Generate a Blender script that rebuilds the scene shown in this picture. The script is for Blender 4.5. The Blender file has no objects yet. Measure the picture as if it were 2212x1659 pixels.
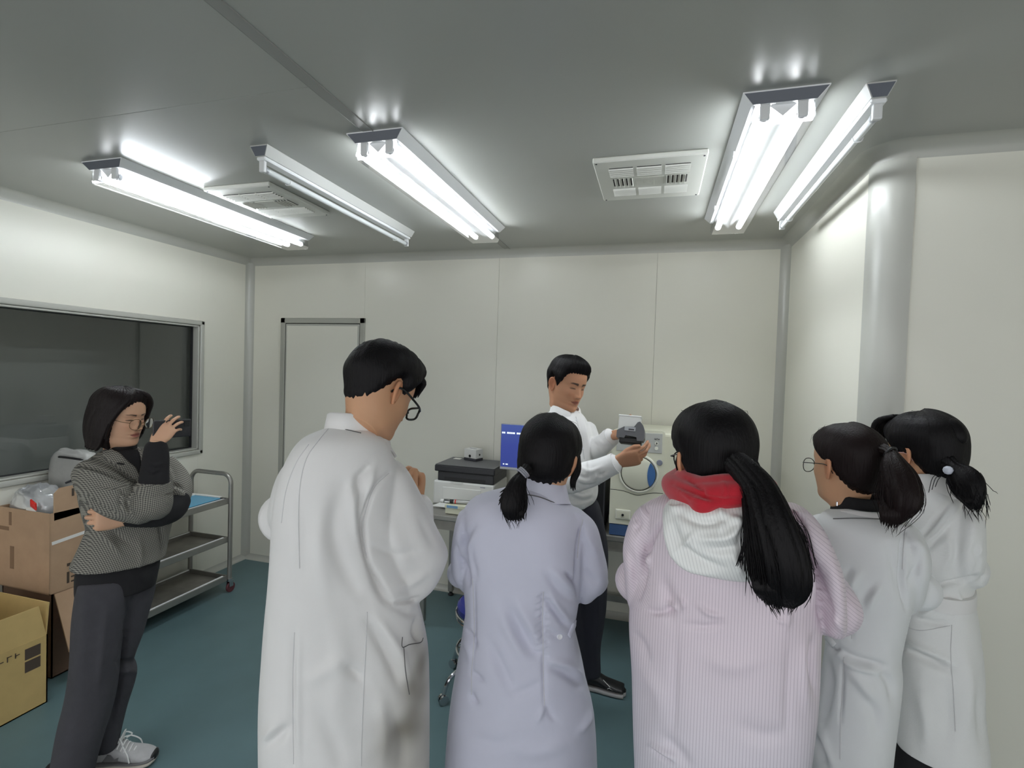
import bpy, bmesh, math, random
import numpy as np
from mathutils import Vector, Matrix
from mathutils.bvhtree import BVHTree
random.seed(7)
RNG = np.random.default_rng(11)
S = bpy.context.scene
COL = S.collection
pi = math.pi

# ---------------------------------------------------------------- camera, world, exposure
IMG_W, IMG_H = 2212, 1659
FOC = 1087.0
YAW, PITCH, ROLL = math.radians(-15.96), math.radians(-1.53), math.radians(1.82)
CAM = np.array([0.0, 0.0, 1.68])
_f = np.array([math.sin(YAW)*math.cos(PITCH), math.cos(YAW)*math.cos(PITCH), math.sin(PITCH)])
_r0 = np.array([math.cos(YAW), -math.sin(YAW), 0.0]); _u0 = np.cross(_r0, _f)
_r = math.cos(ROLL)*_r0 + math.sin(ROLL)*_u0
_u = -math.sin(ROLL)*_r0 + math.cos(ROLL)*_u0
CM = np.array([_r, _u, _f])
cam_data = bpy.data.cameras.new('camera')
cam = bpy.data.objects.new('camera', cam_data); COL.objects.link(cam)
cam_data.sensor_fit = 'HORIZONTAL'; cam_data.sensor_width = 36.0
cam_data.lens = FOC/IMG_W*36.0
cam_data.clip_start = 0.05; cam_data.clip_end = 60
mw = Matrix.Identity(4)
for i in range(3):
    mw[i][0] = _r[i]; mw[i][1] = _u[i]; mw[i][2] = -_f[i]; mw[i][3] = CAM[i]
cam.matrix_world = mw
S.camera = cam
WORLD = 1.15               # added fill light, let in through the rear left open behind the camera
world = bpy.data.worlds.new('world'); S.world = world
world.use_nodes = True
world.node_tree.nodes['Background'].inputs[0].default_value = (0.97, 0.98, 1.0, 1)
world.node_tree.nodes['Background'].inputs[1].default_value = WORLD
S.view_settings.view_transform = 'Standard'
S.view_settings.look = 'None'
S.view_settings.exposure = 0.28
S.view_settings.gamma = 1.0
S.view_settings.use_curve_mapping = False
try:
    S.cycles.use_denoising = True
    S.cycles.denoiser = 'OPENIMAGEDENOISE'
    S.cycles.max_bounces = 9
    S.cycles.diffuse_bounces = 6
    S.cycles.transparent_max_bounces = 12
    S.cycles.sample_clamp_indirect = 6.0
    S.cycles.caustics_reflective = False
    S.cycles.caustics_refractive = False
except Exception:
    pass
TUBE_STRENGTH = 39.0        # emission of the fluorescent tubes

def ray(x, y):
    return np.array([(x-IMG_W/2)/FOC, -(y-IMG_H/2)/FOC, 1.0]) @ CM
def on_z(x, y, z):
    d = ray(x, y); return CAM + d*((z-CAM[2])/d[2])
def on_y(x, y, Y):
    d = ray(x, y); return CAM + d*((Y-CAM[1])/d[1])
def on_x(x, y, X):
    d = ray(x, y); return CAM + d*((X-CAM[0])/d[0])
def project(V):
    q = (np.asarray(V)-CAM) @ CM.T
    return np.stack([IMG_W/2+FOC*q[..., 0]/q[..., 2], IMG_H/2-FOC*q[..., 1]/q[..., 2]], -1)

# ---------------------------------------------------------------- materials
def lin(c):
    return tuple(((v/12.92) if v <= 0.04045 else ((v+0.055)/1.055)**2.4) for v in c)
def rgb(r, g, b):
    return lin((r/255, g/255, b/255))
def mat(name, color, rough=0.5, metal=0.0, spec=0.5, var=0.0, vscale=8.0, bump=0.0, bscale=60.0,
        attr=None, emit=None, estr=0.0, coat=0.0, sheen=0.0, sss=0.0, stretch=None, rvar=0.0, aniso=0.0):
    m = bpy.data.materials.new(name); m.use_nodes = True
    nt = m.node_tree; b = nt.nodes['Principled BSDF']
    def setv(k, v):
        if k in b.inputs: b.inputs[k].default_value = v
    setv('Base Color', (*color, 1)); setv('Roughness', rough); setv('Metallic', metal)
    setv('Specular IOR Level', spec); setv('Coat Weight', coat); setv('Sheen Weight', sheen)
    setv('Anisotropic', aniso)
    if sss:
        setv('Subsurface Weight', sss); setv('Subsurface Radius', (0.9, 0.35, 0.2)); setv('Subsurface Scale', 0.008)
    if emit is not None:
        setv('Emission Color', (*emit, 1)); setv('Emission Strength', estr)
    tc = nt.nodes.new('ShaderNodeTexCoord')
    src = None
    if attr:
        a = nt.nodes.new('ShaderNodeAttribute'); a.attribute_name = attr
        mx = nt.nodes.new('ShaderNodeMix'); mx.data_type = 'RGBA'; mx.blend_type = 'MULTIPLY'
        mx.inputs[0].default_value = 1.0
        mx.inputs[6].default_value = (*color, 1)
        nt.links.new(a.outputs['Color'], mx.inputs[7]); src = mx.outputs[2]
    mp = nt.nodes.new('ShaderNodeMapping'); nt.links.new(tc.outputs['Object'], mp.inputs[0])
    if stretch: mp.inputs['Scale'].default_value = stretch
    if var > 0:
        n = nt.nodes.new('ShaderNodeTexNoise'); n.inputs['Scale'].default_value = vscale; n.inputs['Detail'].default_value = 4
        nt.links.new(mp.outputs[0], n.inputs['Vector'])
        r = nt.nodes.new('ShaderNodeMapRange'); r.inputs[3].default_value = 1-var; r.inputs[4].default_value = 1+var
        r.inputs[1].default_value = 0.3; r.inputs[2].default_value = 0.7
        nt.links.new(n.outputs[0], r.inputs[0])
        mx2 = nt.nodes.new('ShaderNodeMix'); mx2.data_type = 'RGBA'; mx2.blend_type = 'MULTIPLY'; mx2.inputs[0].default_value = 1.0
        mx2.inputs[6].default_value = (*color, 1)
        if src is not None: nt.links.new(src, mx2.inputs[6])
        nt.links.new(r.outputs[0], mx2.inputs[7]); src = mx2.outputs[2]
    if src is not None: nt.links.new(src, b.inputs['Base Color'])
    if rvar > 0:
        n3 = nt.nodes.new('ShaderNodeTexNoise'); n3.inputs['Scale'].default_value = vscale*0.6; n3.inputs['Detail'].default_value = 3
        nt.links.new(mp.outputs[0], n3.inputs['Vector'])
        r3 = nt.nodes.new('ShaderNodeMapRange'); r3.inputs[3].default_value = max(0, rough-rvar); r3.inputs[4].default_value = min(1, rough+rvar)
        nt.links.new(n3.outputs[0], r3.inputs[0]); nt.links.new(r3.outputs[0], b.inputs['Roughness'])
    if bump > 0:
        n2 = nt.nodes.new('ShaderNodeTexNoise'); n2.inputs['Scale'].default_value = bscale; n2.inputs['Detail'].default_value = 3
        nt.links.new(mp.outputs[0], n2.inputs['Vector'])
        bp = nt.nodes.new('ShaderNodeBump'); bp.inputs['Strength'].default_value = bump; bp.inputs['Distance'].default_value = 0.004
        nt.links.new(n2.outputs[0], bp.inputs['Height']); nt.links.new(bp.outputs[0], b.inputs['Normal'])
    return m
def glass_mat(name, tint=(1, 1, 1), gloss=0.1, rough=0.03, milky=0.0):
    m = bpy.data.materials.new(name); m.use_nodes = True
    nt = m.node_tree; out = nt.nodes['Material Output']; nt.nodes.remove(nt.nodes['Principled BSDF'])
    t = nt.nodes.new('ShaderNodeBsdfTransparent'); t.inputs[0].default_value = (*tint, 1)
    g = nt.nodes.new('ShaderNodeBsdfGlossy'); g.inputs['Roughness'].default_value = rough
    lw = nt.nodes.new('ShaderNodeFresnel'); lw.inputs[0].default_value = 1.45
    ml = nt.nodes.new('ShaderNodeMath'); ml.operation = 'MULTIPLY_ADD'; ml.inputs[1].default_value = 0.9; ml.inputs[2].default_value = gloss
    nt.links.new(lw.outputs[0], ml.inputs[0])
    mx = nt.nodes.new('ShaderNodeMixShader')
    nt.links.new(ml.outputs[0], mx.inputs[0]); nt.links.new(t.outputs[0], mx.inputs[1]); nt.links.new(g.outputs[0], mx.inputs[2])
    fin = mx.outputs[0]
    if milky > 0:
        d = nt.nodes.new('ShaderNodeBsdfDiffuse'); d.inputs[0].default_value = (0.85, 0.86, 0.88, 1)
        mx2 = nt.nodes.new('ShaderNodeMixShader'); mx2.inputs[0].default_value = milky
        nt.links.new(fin, mx2.inputs[1]); nt.links.new(d.outputs[0], mx2.inputs[2]); fin = mx2.outputs[0]
    nt.links.new(fin, out.inputs[0])
    return m

M = {}
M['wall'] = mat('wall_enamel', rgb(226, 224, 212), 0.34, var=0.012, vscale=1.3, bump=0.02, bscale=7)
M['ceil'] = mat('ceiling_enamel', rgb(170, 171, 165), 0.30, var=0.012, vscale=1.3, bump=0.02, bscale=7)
M['alu'] = mat('powder_coated_profile', rgb(182, 182, 174), 0.28)
M['dooralu'] = mat('door_profile', rgb(170, 170, 160), 0.4)
M['strip'] = mat('ceiling_strip_profile', rgb(150, 150, 145), 0.4)
M['dark'] = mat('dark_joint', rgb(40, 40, 38), 0.8)
M['floor'] = mat('teal_epoxy', rgb(88, 112, 116), 0.42, var=0.05, vscale=5, bump=0.05, bscale=30, spec=0.35)
M['lampwhite'] = mat('lamp_white_steel', rgb(240, 241, 242), 0.35)
M['lampgrey'] = mat('lamp_end_backlit_steel', rgb(88, 93, 102), 0.4)  # colour darkened so the end plates look backlit
M['lampuv'] = mat('unlit_lamp_steel', rgb(196, 196, 192), 0.4)
M['socket'] = mat('lamp_socket_plastic', rgb(225, 226, 226), 0.45)
M['reflector'] = mat('bright_reflector', rgb(244, 245, 246), 0.35)
M['tube'] = mat('lit_tube', (1, 1, 1), 0.5, emit=(0.93, 0.97, 1.0), estr=TUBE_STRENGTH)
M['uvtube'] = mat('unlit_tube_glass', rgb(215, 218, 218), 0.12, coat=0.5)
M['cover'] = glass_mat('clear_acrylic', (0.97, 0.98, 0.99), 0.03, 0.06)
M['vent'] = mat('vent_white', rgb(216, 216, 208), 0.45)
M['slot'] = mat('vent_dark_slot', rgb(58, 56, 52), 0.8)
M['glass'] = glass_mat('window_glass', (0.86, 0.88, 0.88), 0.02, 0.0)
M['steel'] = mat('brushed_stainless', rgb(160, 158, 152), 0.36, metal=0.7, var=0.06, vscale=14, rvar=0.1)
M['steeldark'] = mat('worn_stainless_shelf', rgb(158, 154, 146), 0.45, metal=0.45, var=0.14, vscale=11, rvar=0.12)
M['chrome'] = mat('chrome', rgb(215, 215, 218), 0.1, metal=1.0)
M['rubber'] = mat('black_rubber', rgb(30, 30, 32), 0.6)
M['castor'] = mat('dark_red_wheel', rgb(96, 50, 56), 0.5)
M['blueseat'] = mat('blue_vinyl', rgb(36, 42, 120), 0.4)
M['bluefolder'] = mat('blue_plastic_folder', rgb(98, 170, 205), 0.35)
M['paper'] = mat('paper', rgb(235, 233, 228), 0.8)
M['prwhite'] = mat('printer_white', rgb(222, 222, 218), 0.45)
M['prgrey'] = mat('printer_grey_lid', rgb(98, 98, 100), 0.55, bump=0.05, bscale=300)
M['prblack'] = mat('printer_black', rgb(42, 42, 46), 0.4)
M['cream'] = mat('cream_abs', rgb(226, 225, 205), 0.42)
M['creamlight'] = mat('cream_rim', rgb(238, 237, 224), 0.35)
M['panelgrey'] = mat('control_panel_grey', rgb(196, 197, 192), 0.4)
M['knobgrey'] = mat('grey_knob', rgb(140, 144, 158), 0.4)
M['navyblue'] = mat('blue_base_plastic', rgb(44, 74, 116), 0.45)
M['crescent'] = mat('blue_crescent', rgb(58, 104, 160), 0.4)
M['black'] = mat('black_plastic', rgb(22, 22, 24), 0.45)
M['darkgrey'] = mat('dark_grey_steel', rgb(58, 58, 64), 0.5)
M['silver'] = mat('silver_bezel', rgb(172, 174, 178), 0.35, metal=0.5)
M['tray'] = mat('translucent_cream_plastic', rgb(220, 220, 196), 0.35, sss=0.0)
M['red'] = mat('red_plastic', rgb(205, 40, 30), 0.4)
M['labelblue'] = mat('blue_sticker', rgb(120, 160, 195), 0.5)
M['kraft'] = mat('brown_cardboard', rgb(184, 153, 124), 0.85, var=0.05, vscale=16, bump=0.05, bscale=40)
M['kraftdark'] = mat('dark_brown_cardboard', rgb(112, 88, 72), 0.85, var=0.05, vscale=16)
M['kraftyel'] = mat('yellow_cardboard', rgb(198, 170, 112), 0.85, var=0.05, vscale=16, bump=0.05, bscale=40)
M['ink'] = mat('box_print', rgb(78, 66, 56), 0.85)
M['inkfaint'] = mat('box_faint_print', rgb(136, 108, 84), 0.85)
M['foam'] = mat('white_foam', rgb(232, 232, 230), 0.9)
M['poly'] = glass_mat('clear_plastic_bag', (0.92, 0.93, 0.93), 0.16, 0.12, milky=0.32)
M['sack'] = mat('grey_plastic_sack', rgb(176, 176, 172), 0.3, var=0.06, vscale=20, bump=0.35, bscale=38)
M['adj'] = mat('adjoining_room_wall', rgb(222, 221, 214), 0.6)

def screen_mat():
    m = mat('blue_screen', rgb(5, 5, 8), 0.25)
    nt = m.node_tree; b = nt.nodes['Principled BSDF']
    tc = nt.nodes.new('ShaderNodeTexCoord'); sp = nt.nodes.new('ShaderNodeSeparateXYZ')
    nt.links.new(tc.outputs['Generated'], sp.inputs[0])
    cr = nt.nodes.new('ShaderNodeValToRGB')
    cr.color_ramp.elements[0].color = (*rgb(34, 58, 150), 1); cr.color_ramp.elements[1].color = (*rgb(50, 80, 165), 1)
    e = cr.color_ramp.elements.new(0.5); e.color = (*rgb(30, 56, 158), 1)
    nt.links.new(sp.outputs['Z'], cr.inputs[0])
    nt.links.new(cr.outputs[0], b.inputs['Emission Color']); b.inputs['Emission Strength'].default_value = 0.62
    return m
M['screen'] = screen_mat()
M['screentext'] = mat('screen_text', (0.2, 0.2, 0.2), 0.4, emit=rgb(225, 238, 255), estr=1.0)

# ---------------------------------------------------------------- mesh helpers
class MB:
    def __init__(s): s.v = []; s.f = []
    def add(s, V, F):
        o = len(s.v); s.v.extend([tuple(map(float, p)) for p in V]); s.f.extend([tuple(int(i)+o for i in f) for f in F]); return s
    def box(s, lo, hi, bev=0.0, seg=1, rot=None, piv=None):
        lo = Vector(lo); hi = Vector(hi); c = (lo+hi)/2; d = hi-lo
        bm = bmesh.new(); bmesh.ops.create_cube(bm, size=1.0)
        for v in bm.verts: v.co = Vector((v.co.x*d.x, v.co.y*d.y, v.co.z*d.z))
        if bev > 0:
            bmesh.ops.bevel(bm, geom=list(bm.edges), offset=min(bev, min(d)*0.49), segments=seg, profile=0.5, affect='EDGES')
        pv = Vector(piv) if piv is not None else c
        for v in bm.verts:
            p = v.co + c
            if rot is not None: p = pv + rot @ (p-pv)
            v.co = p
        bm.verts.ensure_lookup_table()
        s.add([v.co[:] for v in bm.verts], [[v.index for v in f.verts] for f in bm.faces]); bm.free(); return s
    def tube(s, pts, rad, n=10, caps=True):
        V, F = tube_arrays(pts, rad, n, caps); return s.add(V, F)
    def cyl(s, a, b, r, n=16, r2=None):
        return s.tube([a, b], [r, r if r2 is None else r2], n)
    def lathe(s, c, prof, n=24, axis=(0, 0, 1)):
        ax = Vector(axis).normalized(); q = Vector((0, 0, 1)).rotation_difference(ax)
        V = []; F = []
        for (r, z) in prof:
            for k in range(n):
                a = 2*pi*k/n
                V.append(Vector(c) + q @ Vector((r*math.cos(a), r*math.sin(a), z)))
        for i in range(len(prof)-1):
            for k in range(n):
                k2 = (k+1) % n
                F.append((i*n+k, i*n+k2, (i+1)*n+k2, (i+1)*n+k))
        F.append(tuple(range(n-1, -1, -1))); F.append(tuple((len(prof)-1)*n+k for k in range(n)))
        return s.add(V, F)
    def prism(s, poly, a, b):
        """poly: list of points (3D) in a plane; extruded by vector (b-a)."""
        n = len(poly); d = np.array(b, float)-np.array(a, float)
        V = [np.array(p, float) for p in poly] + [np.array(p, float)+d for p in poly]
        F = [tuple(range(n-1, -1, -1)), tuple(range(n, 2*n))] + [(k, (k+1) % n, n+(k+1) % n, n+k) for k in range(n)]
        return s.add(V, F)

def tube_frames(P):
    P = np.asarray(P, float); n = len(P)
    T = np.zeros_like(P)
    for i in range(n):
        t = P[min(i+1, n-1)] - P[max(i-1, 0)]; T[i] = t/(np.linalg.norm(t)+1e-12)
    up = np.array([0, 0, 1.0])
    if abs(T[0] @ up) > 0.9: up = np.array([0, 1.0, 0])
    A = np.zeros_like(P); B = np.zeros_like(P)
    a = up - T[0]*(up @ T[0]); a /= np.linalg.norm(a)
    for i in range(n):
        a = a - T[i]*(a @ T[i]); a /= np.linalg.norm(a)+1e-12
        A[i] = a; B[i] = np.cross(T[i], a)
    return T, A, B
def tube_arrays(pts, rad, n=10, caps=True):
    P = np.asarray(pts, float); m = len(P)
    R = np.full(m, rad, float) if np.isscalar(rad) else np.asarray(rad, float)
    T, A, B = tube_frames(P)
    ang = np.linspace(0, 2*pi, n, endpoint=False)
    V = (P[:, None] + R[:, None, None]*(np.cos(ang)[None, :, None]*A[:, None] + np.sin(ang)[None, :, None]*B[:, None])).reshape(-1, 3)
    F = []
    for i in range(m-1):
        for k in range(n):
            k2 = (k+1) % n
            F.append((i*n+k, i*n+k2, (i+1)*n+k2, (i+1)*n+k))
    if caps:
        F.append(tuple(range(n-1, -1, -1))); F.append(tuple((m-1)*n+k for k in range(n)))
    return V, F
def catmull(P, n):
    P = np.asarray(P, float)
    if len(P) == 2:
        t = np.linspace(0, 1, n)[:, None]; return P[0]*(1-t)+P[1]*t
    Q = np.vstack([2*P[0]-P[1], P, 2*P[-1]-P[-2]])
    out = []
    L = len(P)-1
    for x in np.linspace(0, L, n):
        i = min(int(x), L-1); t = x-i
        p0, p1, p2, p3 = Q[i], Q[i+1], Q[i+2], Q[i+3]
        out.append(0.5*((2*p1)+(-p0+p2)*t+(2*p0-5*p1+4*p2-p3)*t*t+(-p0+3*p1-3*p2+p3)*t**3))
    return np.array(out)

def world_loc(o):
    p = Vector((0, 0, 0))
    while o is not None: p += o.location; o = o.parent
    return p
def link_mesh(name, V, F, m, parent=None, smooth=False, colors=None, floats=None, sharp=None):
    me = bpy.data.meshes.new(name)
    V = np.asarray(V, float)
    off = np.array(world_loc(parent)) if parent is not None else np.zeros(3)
    me.from_pydata((V-off).tolist(), [], [tuple(int(i) for i in f) for f in F])
    if isinstance(m, (list, tuple)):
        for k in m: me.materials.append(k)
    else: me.materials.append(m)
    if colors is not None:
        a = me.color_attributes.new('Col', 'FLOAT_COLOR', 'POINT')
        c = np.ones((len(V), 4), np.float32); c[:, :3] = colors
        a.data.foreach_set('color', c.ravel())
    if floats:
        for k, val in floats.items():
            a = me.attributes.new(k, 'FLOAT', 'POINT'); a.data.foreach_set('value', np.asarray(val, np.float32))
    me.update()
    if smooth:
        me.polygons.foreach_set('use_smooth', [True]*len(me.polygons))
        if sharp is not None:
            me.set_sharp_from_angle(angle=math.radians(sharp))
    o = bpy.data.objects.new(name, me); COL.objects.link(o)
    if parent is not None: o.parent = parent
    return o
def obj(name, mb, m, parent=None, smooth=False, sharp=35):
    return link_mesh(name, np.array(mb.v), mb.f, m, parent, smooth, sharp=sharp if smooth else None)
def thing(name, label, cat, loc=(0, 0, 0), group=None):
    o = bpy.data.objects.new(name, None); COL.objects.link(o)
    o.location = [float(v) for v in loc]; o.empty_display_size = 0.1
    o['label'] = label; o['category'] = cat
    if group: o['group'] = group
    return o
def tag(o, label, cat, group=None):
    o['label'] = label; o['category'] = cat
    if group: o['group'] = group
    return o
def struct(name, mb, m, parent=None, smooth=False):
    o = obj(name, mb, m, parent, smooth)
    if parent is None: o['kind'] = 'structure'
    return o

# ================================================================ ROOM
XL, XR, YB, ZC = -3.35, 0.77, 3.514, 2.55
YJ, RJ = 2.17, 0.085          # wall that juts out on the right, radius of its rounded corner
XE, YN = 3.2, -1.6            # room limits; the rear is left open for the world fill light
struct('floor', MB().box((XL-0.1, YN-0.1, -0.08), (XE+0.1, YB+0.1, 0.0)), M['floor'])

# ceiling: slab + sandwich panels with fine joints
ceil_o = struct('ceiling', MB().box((XL-0.1, YN-0.1, ZC+0.012), (XE+0.1, YB+0.1, ZC+0.1)), M['alu'])
def panel(parent, lo, hi, m, name):
    return obj(name, MB().box(lo, hi, 0.0007), m, parent)
g = 0.0006
for (x0, x1, ys) in ((XL-0.05, -1.084, (YN, 1.36, YB+0.05)), (-1.039, XE, (YN, 0.42, YB+0.05))):
    for a, b in zip(ys[:-1], ys[1:]):
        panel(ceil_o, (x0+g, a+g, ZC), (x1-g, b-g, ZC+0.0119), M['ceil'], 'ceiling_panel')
struct('trim_1', MB().box((-1.083, YN, ZC-0.001), (-1.040, YB, ZC+0.0118), 0.001).box((-1.0405, YN, ZC-0.004), (-1.0385, YB, ZC+0.002)), M['strip'])

# back wall
wb = struct('wall_back', MB().box((XL-0.1, YB+0.012, 0), (XR+0.3, YB+0.1, ZC+0.1)), M['alu'])
xs = [XL-0.05, -2.237, -1.129, -0.021, XR+0.2]
for a, b in zip(xs[:-1], xs[1:]):
    panel(wb, (a+g, YB, 0.0), (b-g, YB+0.0119, ZC+0.02), M['wall'], 'wall_panel')
# left wall with the window opening
WY0, WY1, WZ0, WZ1 = 0.75, 3.03, 1.00, 1.948
wl = struct('wall_left', MB().box((XL-0.1, YN, 0), (XL-0.012, WY0, ZC+0.1)).box((XL-0.1, WY1, 0), (XL-0.012, YB+0.1, ZC+0.1))
            .box((XL-0.1, WY0, 0), (XL-0.012, WY1, WZ0)).box((XL-0.1, WY0, WZ1), (XL-0.012, WY1, ZC+0.1)), M['wall'])
panel(wl, (XL-0.0119, WY1, 0), (XL, YB, ZC+0.02), M['wall'], 'wall_panel')
panel(wl, (XL-0.0119, WY0, WZ1), (XL, WY1, ZC+0.02), M['wall'], 'wall_panel')
panel(wl, (XL-0.0119, WY0, 0), (XL, WY1, WZ0), M['wall'], 'wall_panel')
panel(wl, (XL-0.0119, YN, 0), (XL, WY0, ZC+0.02), M['wall'], 'wall_panel')
# right side: short wall, rounded corner, wall facing the camera
wr = MB(); n = 10
arc = [(XR+RJ-RJ*math.cos(a), YJ+RJ-RJ*math.sin(a)) for a in np.linspace(0, pi/2, n)]
poly = [(XR, YB+0.1)] + [(XR, YJ+RJ)] + arc[1:] + [(XE, YJ), (XE, YB+0.1)]
wr.prism([(x, y, 0.0) for x, y in poly], (0, 0, 0), (0, 0, ZC+0.05))
wro = struct('wall_right', wr, M['wall'], smooth=True)

struct('wall_added_right', MB().box((XE, YN, 0), (XE+0.1, YJ, ZC+0.1)), M['wall'])  # unseen wall added to cut the light reaching the jutting wall
# coving
def cove_profile(r=0.055, k=7):
    """points (out, z) of a concave quarter, wall at out=0, ceiling at z=0"""
    return [(0, 0), (0, -r)] + [(r-r*math.cos(a), -r+r*math.sin(a)) for a in np.linspace(0, pi/2, k)][1:] + [(r, 0)]
def cove_run(p0, p1, nrm, z, r=0.055, flip=1):
    mb = MB(); P = np.array(p0, float); D = np.array(p1, float)-P
    prof = cove_profile(r)
    mb.prism([(P[0]+nrm[0]*o, P[1]+nrm[1]*o, z+flip*h) for o, h in prof], (0, 0, 0), (D[0], D[1], 0)); return mb
struct('trim_2', cove_run((XL, YB), (XR, YB), (0, -1), ZC), M['alu'], smooth=True)
struct('trim_3', cove_run((XL, YN), (XL, YB), (1, 0), ZC), M['alu'], smooth=True)
struct('trim_4', cove_run((XR, YJ+RJ), (XR, YB), (-1, 0), ZC), M['alu'], smooth=True)
struct('trim_5', cove_run((XR+RJ, YJ), (XE, YJ), (0, -1), ZC), M['alu'], smooth=True)
# coving swept around the rounded corner
mb = MB(); prof = cove_profile(); V = []; F = []
cc = np.array([XR+RJ, YJ+RJ]); NA = 14
for a in np.linspace(0, pi/2, NA):
    d = np.array([-math.cos(a), -math.sin(a)])
    for o, h in prof:
        p = cc + d*(RJ+o*1.06); V.append((p[0], p[1], ZC+h*1.06))
L = len(prof)
for i in range(NA-1):
    for k in range(L): F.append((i*L+k, i*L+(k+1) % L, (i+1)*L+(k+1) % L, (i+1)*L+k))
F.append(tuple(range(L-1, -1, -1))); F.append(tuple((NA-1)*L+k for k in range(L)))
mb.add(V, F); struct('trim_6', mb, M['alu'], smooth=True)
# rounded vertical profile with two thin edges on the convex corner
mb = MB(); V = []; F = []
for z in (0.0, ZC-0.05):
    for rr in (RJ+0.006, RJ-0.004):
        for a in np.linspace(-0.10, pi/2+0.10, 16):
            aa = min(max(a, 0), pi/2); p = cc + np.array([-math.cos(aa), -math.sin(aa)])*rr
            if a < 0: p = p + np.array([0, 0.02])
            if a > pi/2: p = p + np.array([0.02, 0])
            V.append((p[0], p[1], z))
for k in range(15):
    F += [(k, k+1, 32+k+1, 32+k), (16+k+1, 16+k, 48+k, 48+k+1), (32+k, 32+k+1, 48+k+1, 48+k), (k+1, k, 16+k, 16+k+1)]
F += [(0, 32, 48, 16), (15, 31, 63, 47)]
mb.add(V, F); struct('trim_7', mb, M['alu'], smooth=True)
# vertical coves in the inside corners
def vcove(x, y, sx, sy, r=0.05):
    prof = cove_profile(r); mb = MB()
    mb.prism([(x+sx*o, y+sy*(-h), 0.0) for o, h in prof], (0, 0, 0), (0, 0, ZC-0.03)); return mb
struct('trim_8', vcove(XL, YB, 1, -1), M['alu'], smooth=True)
struct('trim_9', vcove(XR, YB, -1, -1), M['alu'], smooth=True)
# floor coving
struct('baseboard_back', cove_run((XL, YB), (XR, YB), (0, -1), 0.0, 0.04, -1), M['alu'], smooth=True)
struct('baseboard_left', cove_run((XL, YN), (XL, YB), (1, 0), 0.0, 0.04, -1), M['alu'], smooth=True)
struct('baseboard_right', cove_run((XR, YJ+RJ), (XR, YB), (-1, 0), 0.0, 0.04, -1), M['alu'], smooth=True)
struct('baseboard_jut', cove_run((XR+RJ, YJ), (XE, YJ), (0, -1), 0.0, 0.04, -1), M['alu'], smooth=True)

# door in the back wall
DX0, DX1, DZ = -3.018, -2.225, 2.057
d1 = struct('door_1', MB().box((DX0+0.03, YB-0.003, 0.0), (DX1-0.03, YB, DZ-0.03)), M['dark'])
fw = 0.043
obj('door_frame', MB().box((DX0, YB-0.014, 0), (DX0+fw, YB, DZ), 0.003).box((DX1-fw, YB-0.014, 0), (DX1, YB, DZ), 0.003)
    .box((DX0, YB-0.014, DZ-fw), (DX1, YB, DZ), 0.003), M['dooralu'], d1)
lf = obj('door_leaf', MB().box((DX0+fw+0.006, YB-0.010, 0.008), (DX1-fw-0.006, YB-0.0031, DZ-fw-0.006), 0.002), M['alu'], d1)
obj('leaf_panel', MB().box((DX0+fw+0.020, YB-0.0125, 0.03), (DX1-fw-0.020, YB-0.0101, DZ-fw-0.022), 0.001), M['wall'], lf)
hd_ = obj('door_handle', MB().box((DX1-fw-0.065, YB-0.018, 0.95), (DX1-fw-0.035, YB-0.0126, 1.11), 0.003)
          .tube(catmull([(DX1-fw-0.05, YB-0.015, 1.05), (DX1-fw-0.05, YB-0.05, 1.05), (DX1-fw-0.08, YB-0.055, 1.05), (DX1-fw-0.16, YB-0.055, 1.05)], 12), 0.008, 8), M['steel'], d1, True)

# window in the left wall with rounded aluminium frame
w1 = struct('window_1', MB().box((XL-0.075, WY0+0.001, WZ0+0.001), (XL-0.069, WY1-0.001, WZ1-0.001)), M['glass'])
def wframe(y0, y1, z0, z1, w, xa, xb, bev):
    mb = MB()
    mb.box((xa, y0-w, z0-w), (xb, y1+w, z0), bev, 3).box((xa, y0-w, z1), (xb, y1+w, z1+w), bev, 3)
    mb.box((xa, y0-w, z0-w), (xb, y0, z1+w), bev, 3).box((xa, y1, z0-w), (xb, y1+w, z1+w), bev, 3); return mb
obj('window_frame', wframe(WY0, WY1, WZ0, WZ1, 0.034, XL+0.0002, XL+0.016, 0.008), M['alu'], w1, True)
obj('inner_frame', wframe(WY0+0.014, WY1-0.014, WZ0+0.014, WZ1-0.014, 0.012, XL-0.068, XL+0.006, 0.003), M['alu'], w1, True)
obj('gasket', wframe(WY0+0.018, WY1-0.018, WZ0+0.018, WZ1-0.018, 0.004, XL-0.0685, XL-0.045, 0.001), M['rubber'], w1)
# the unlit adjoining room behind the glass
struct('wall_adjoining', MB().box((-4.75, 0.0, 0), (-4.65, 3.6, 2.6)).box((-4.65, 3.5, 0), (XL-0.1, 3.6, 2.6))
       .box((-4.65, 0.0, 0), (XL-0.1, 0.1, 2.6)).box((-4.75, 0.0, 2.5), (XL-0.1, 3.6, 2.6)), M['adj'])
struct('floor_adjoining', MB().box((-4.75, 0.0, -0.08), (XL-0.1, 3.6, 0.0)), M['floor'])

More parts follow.
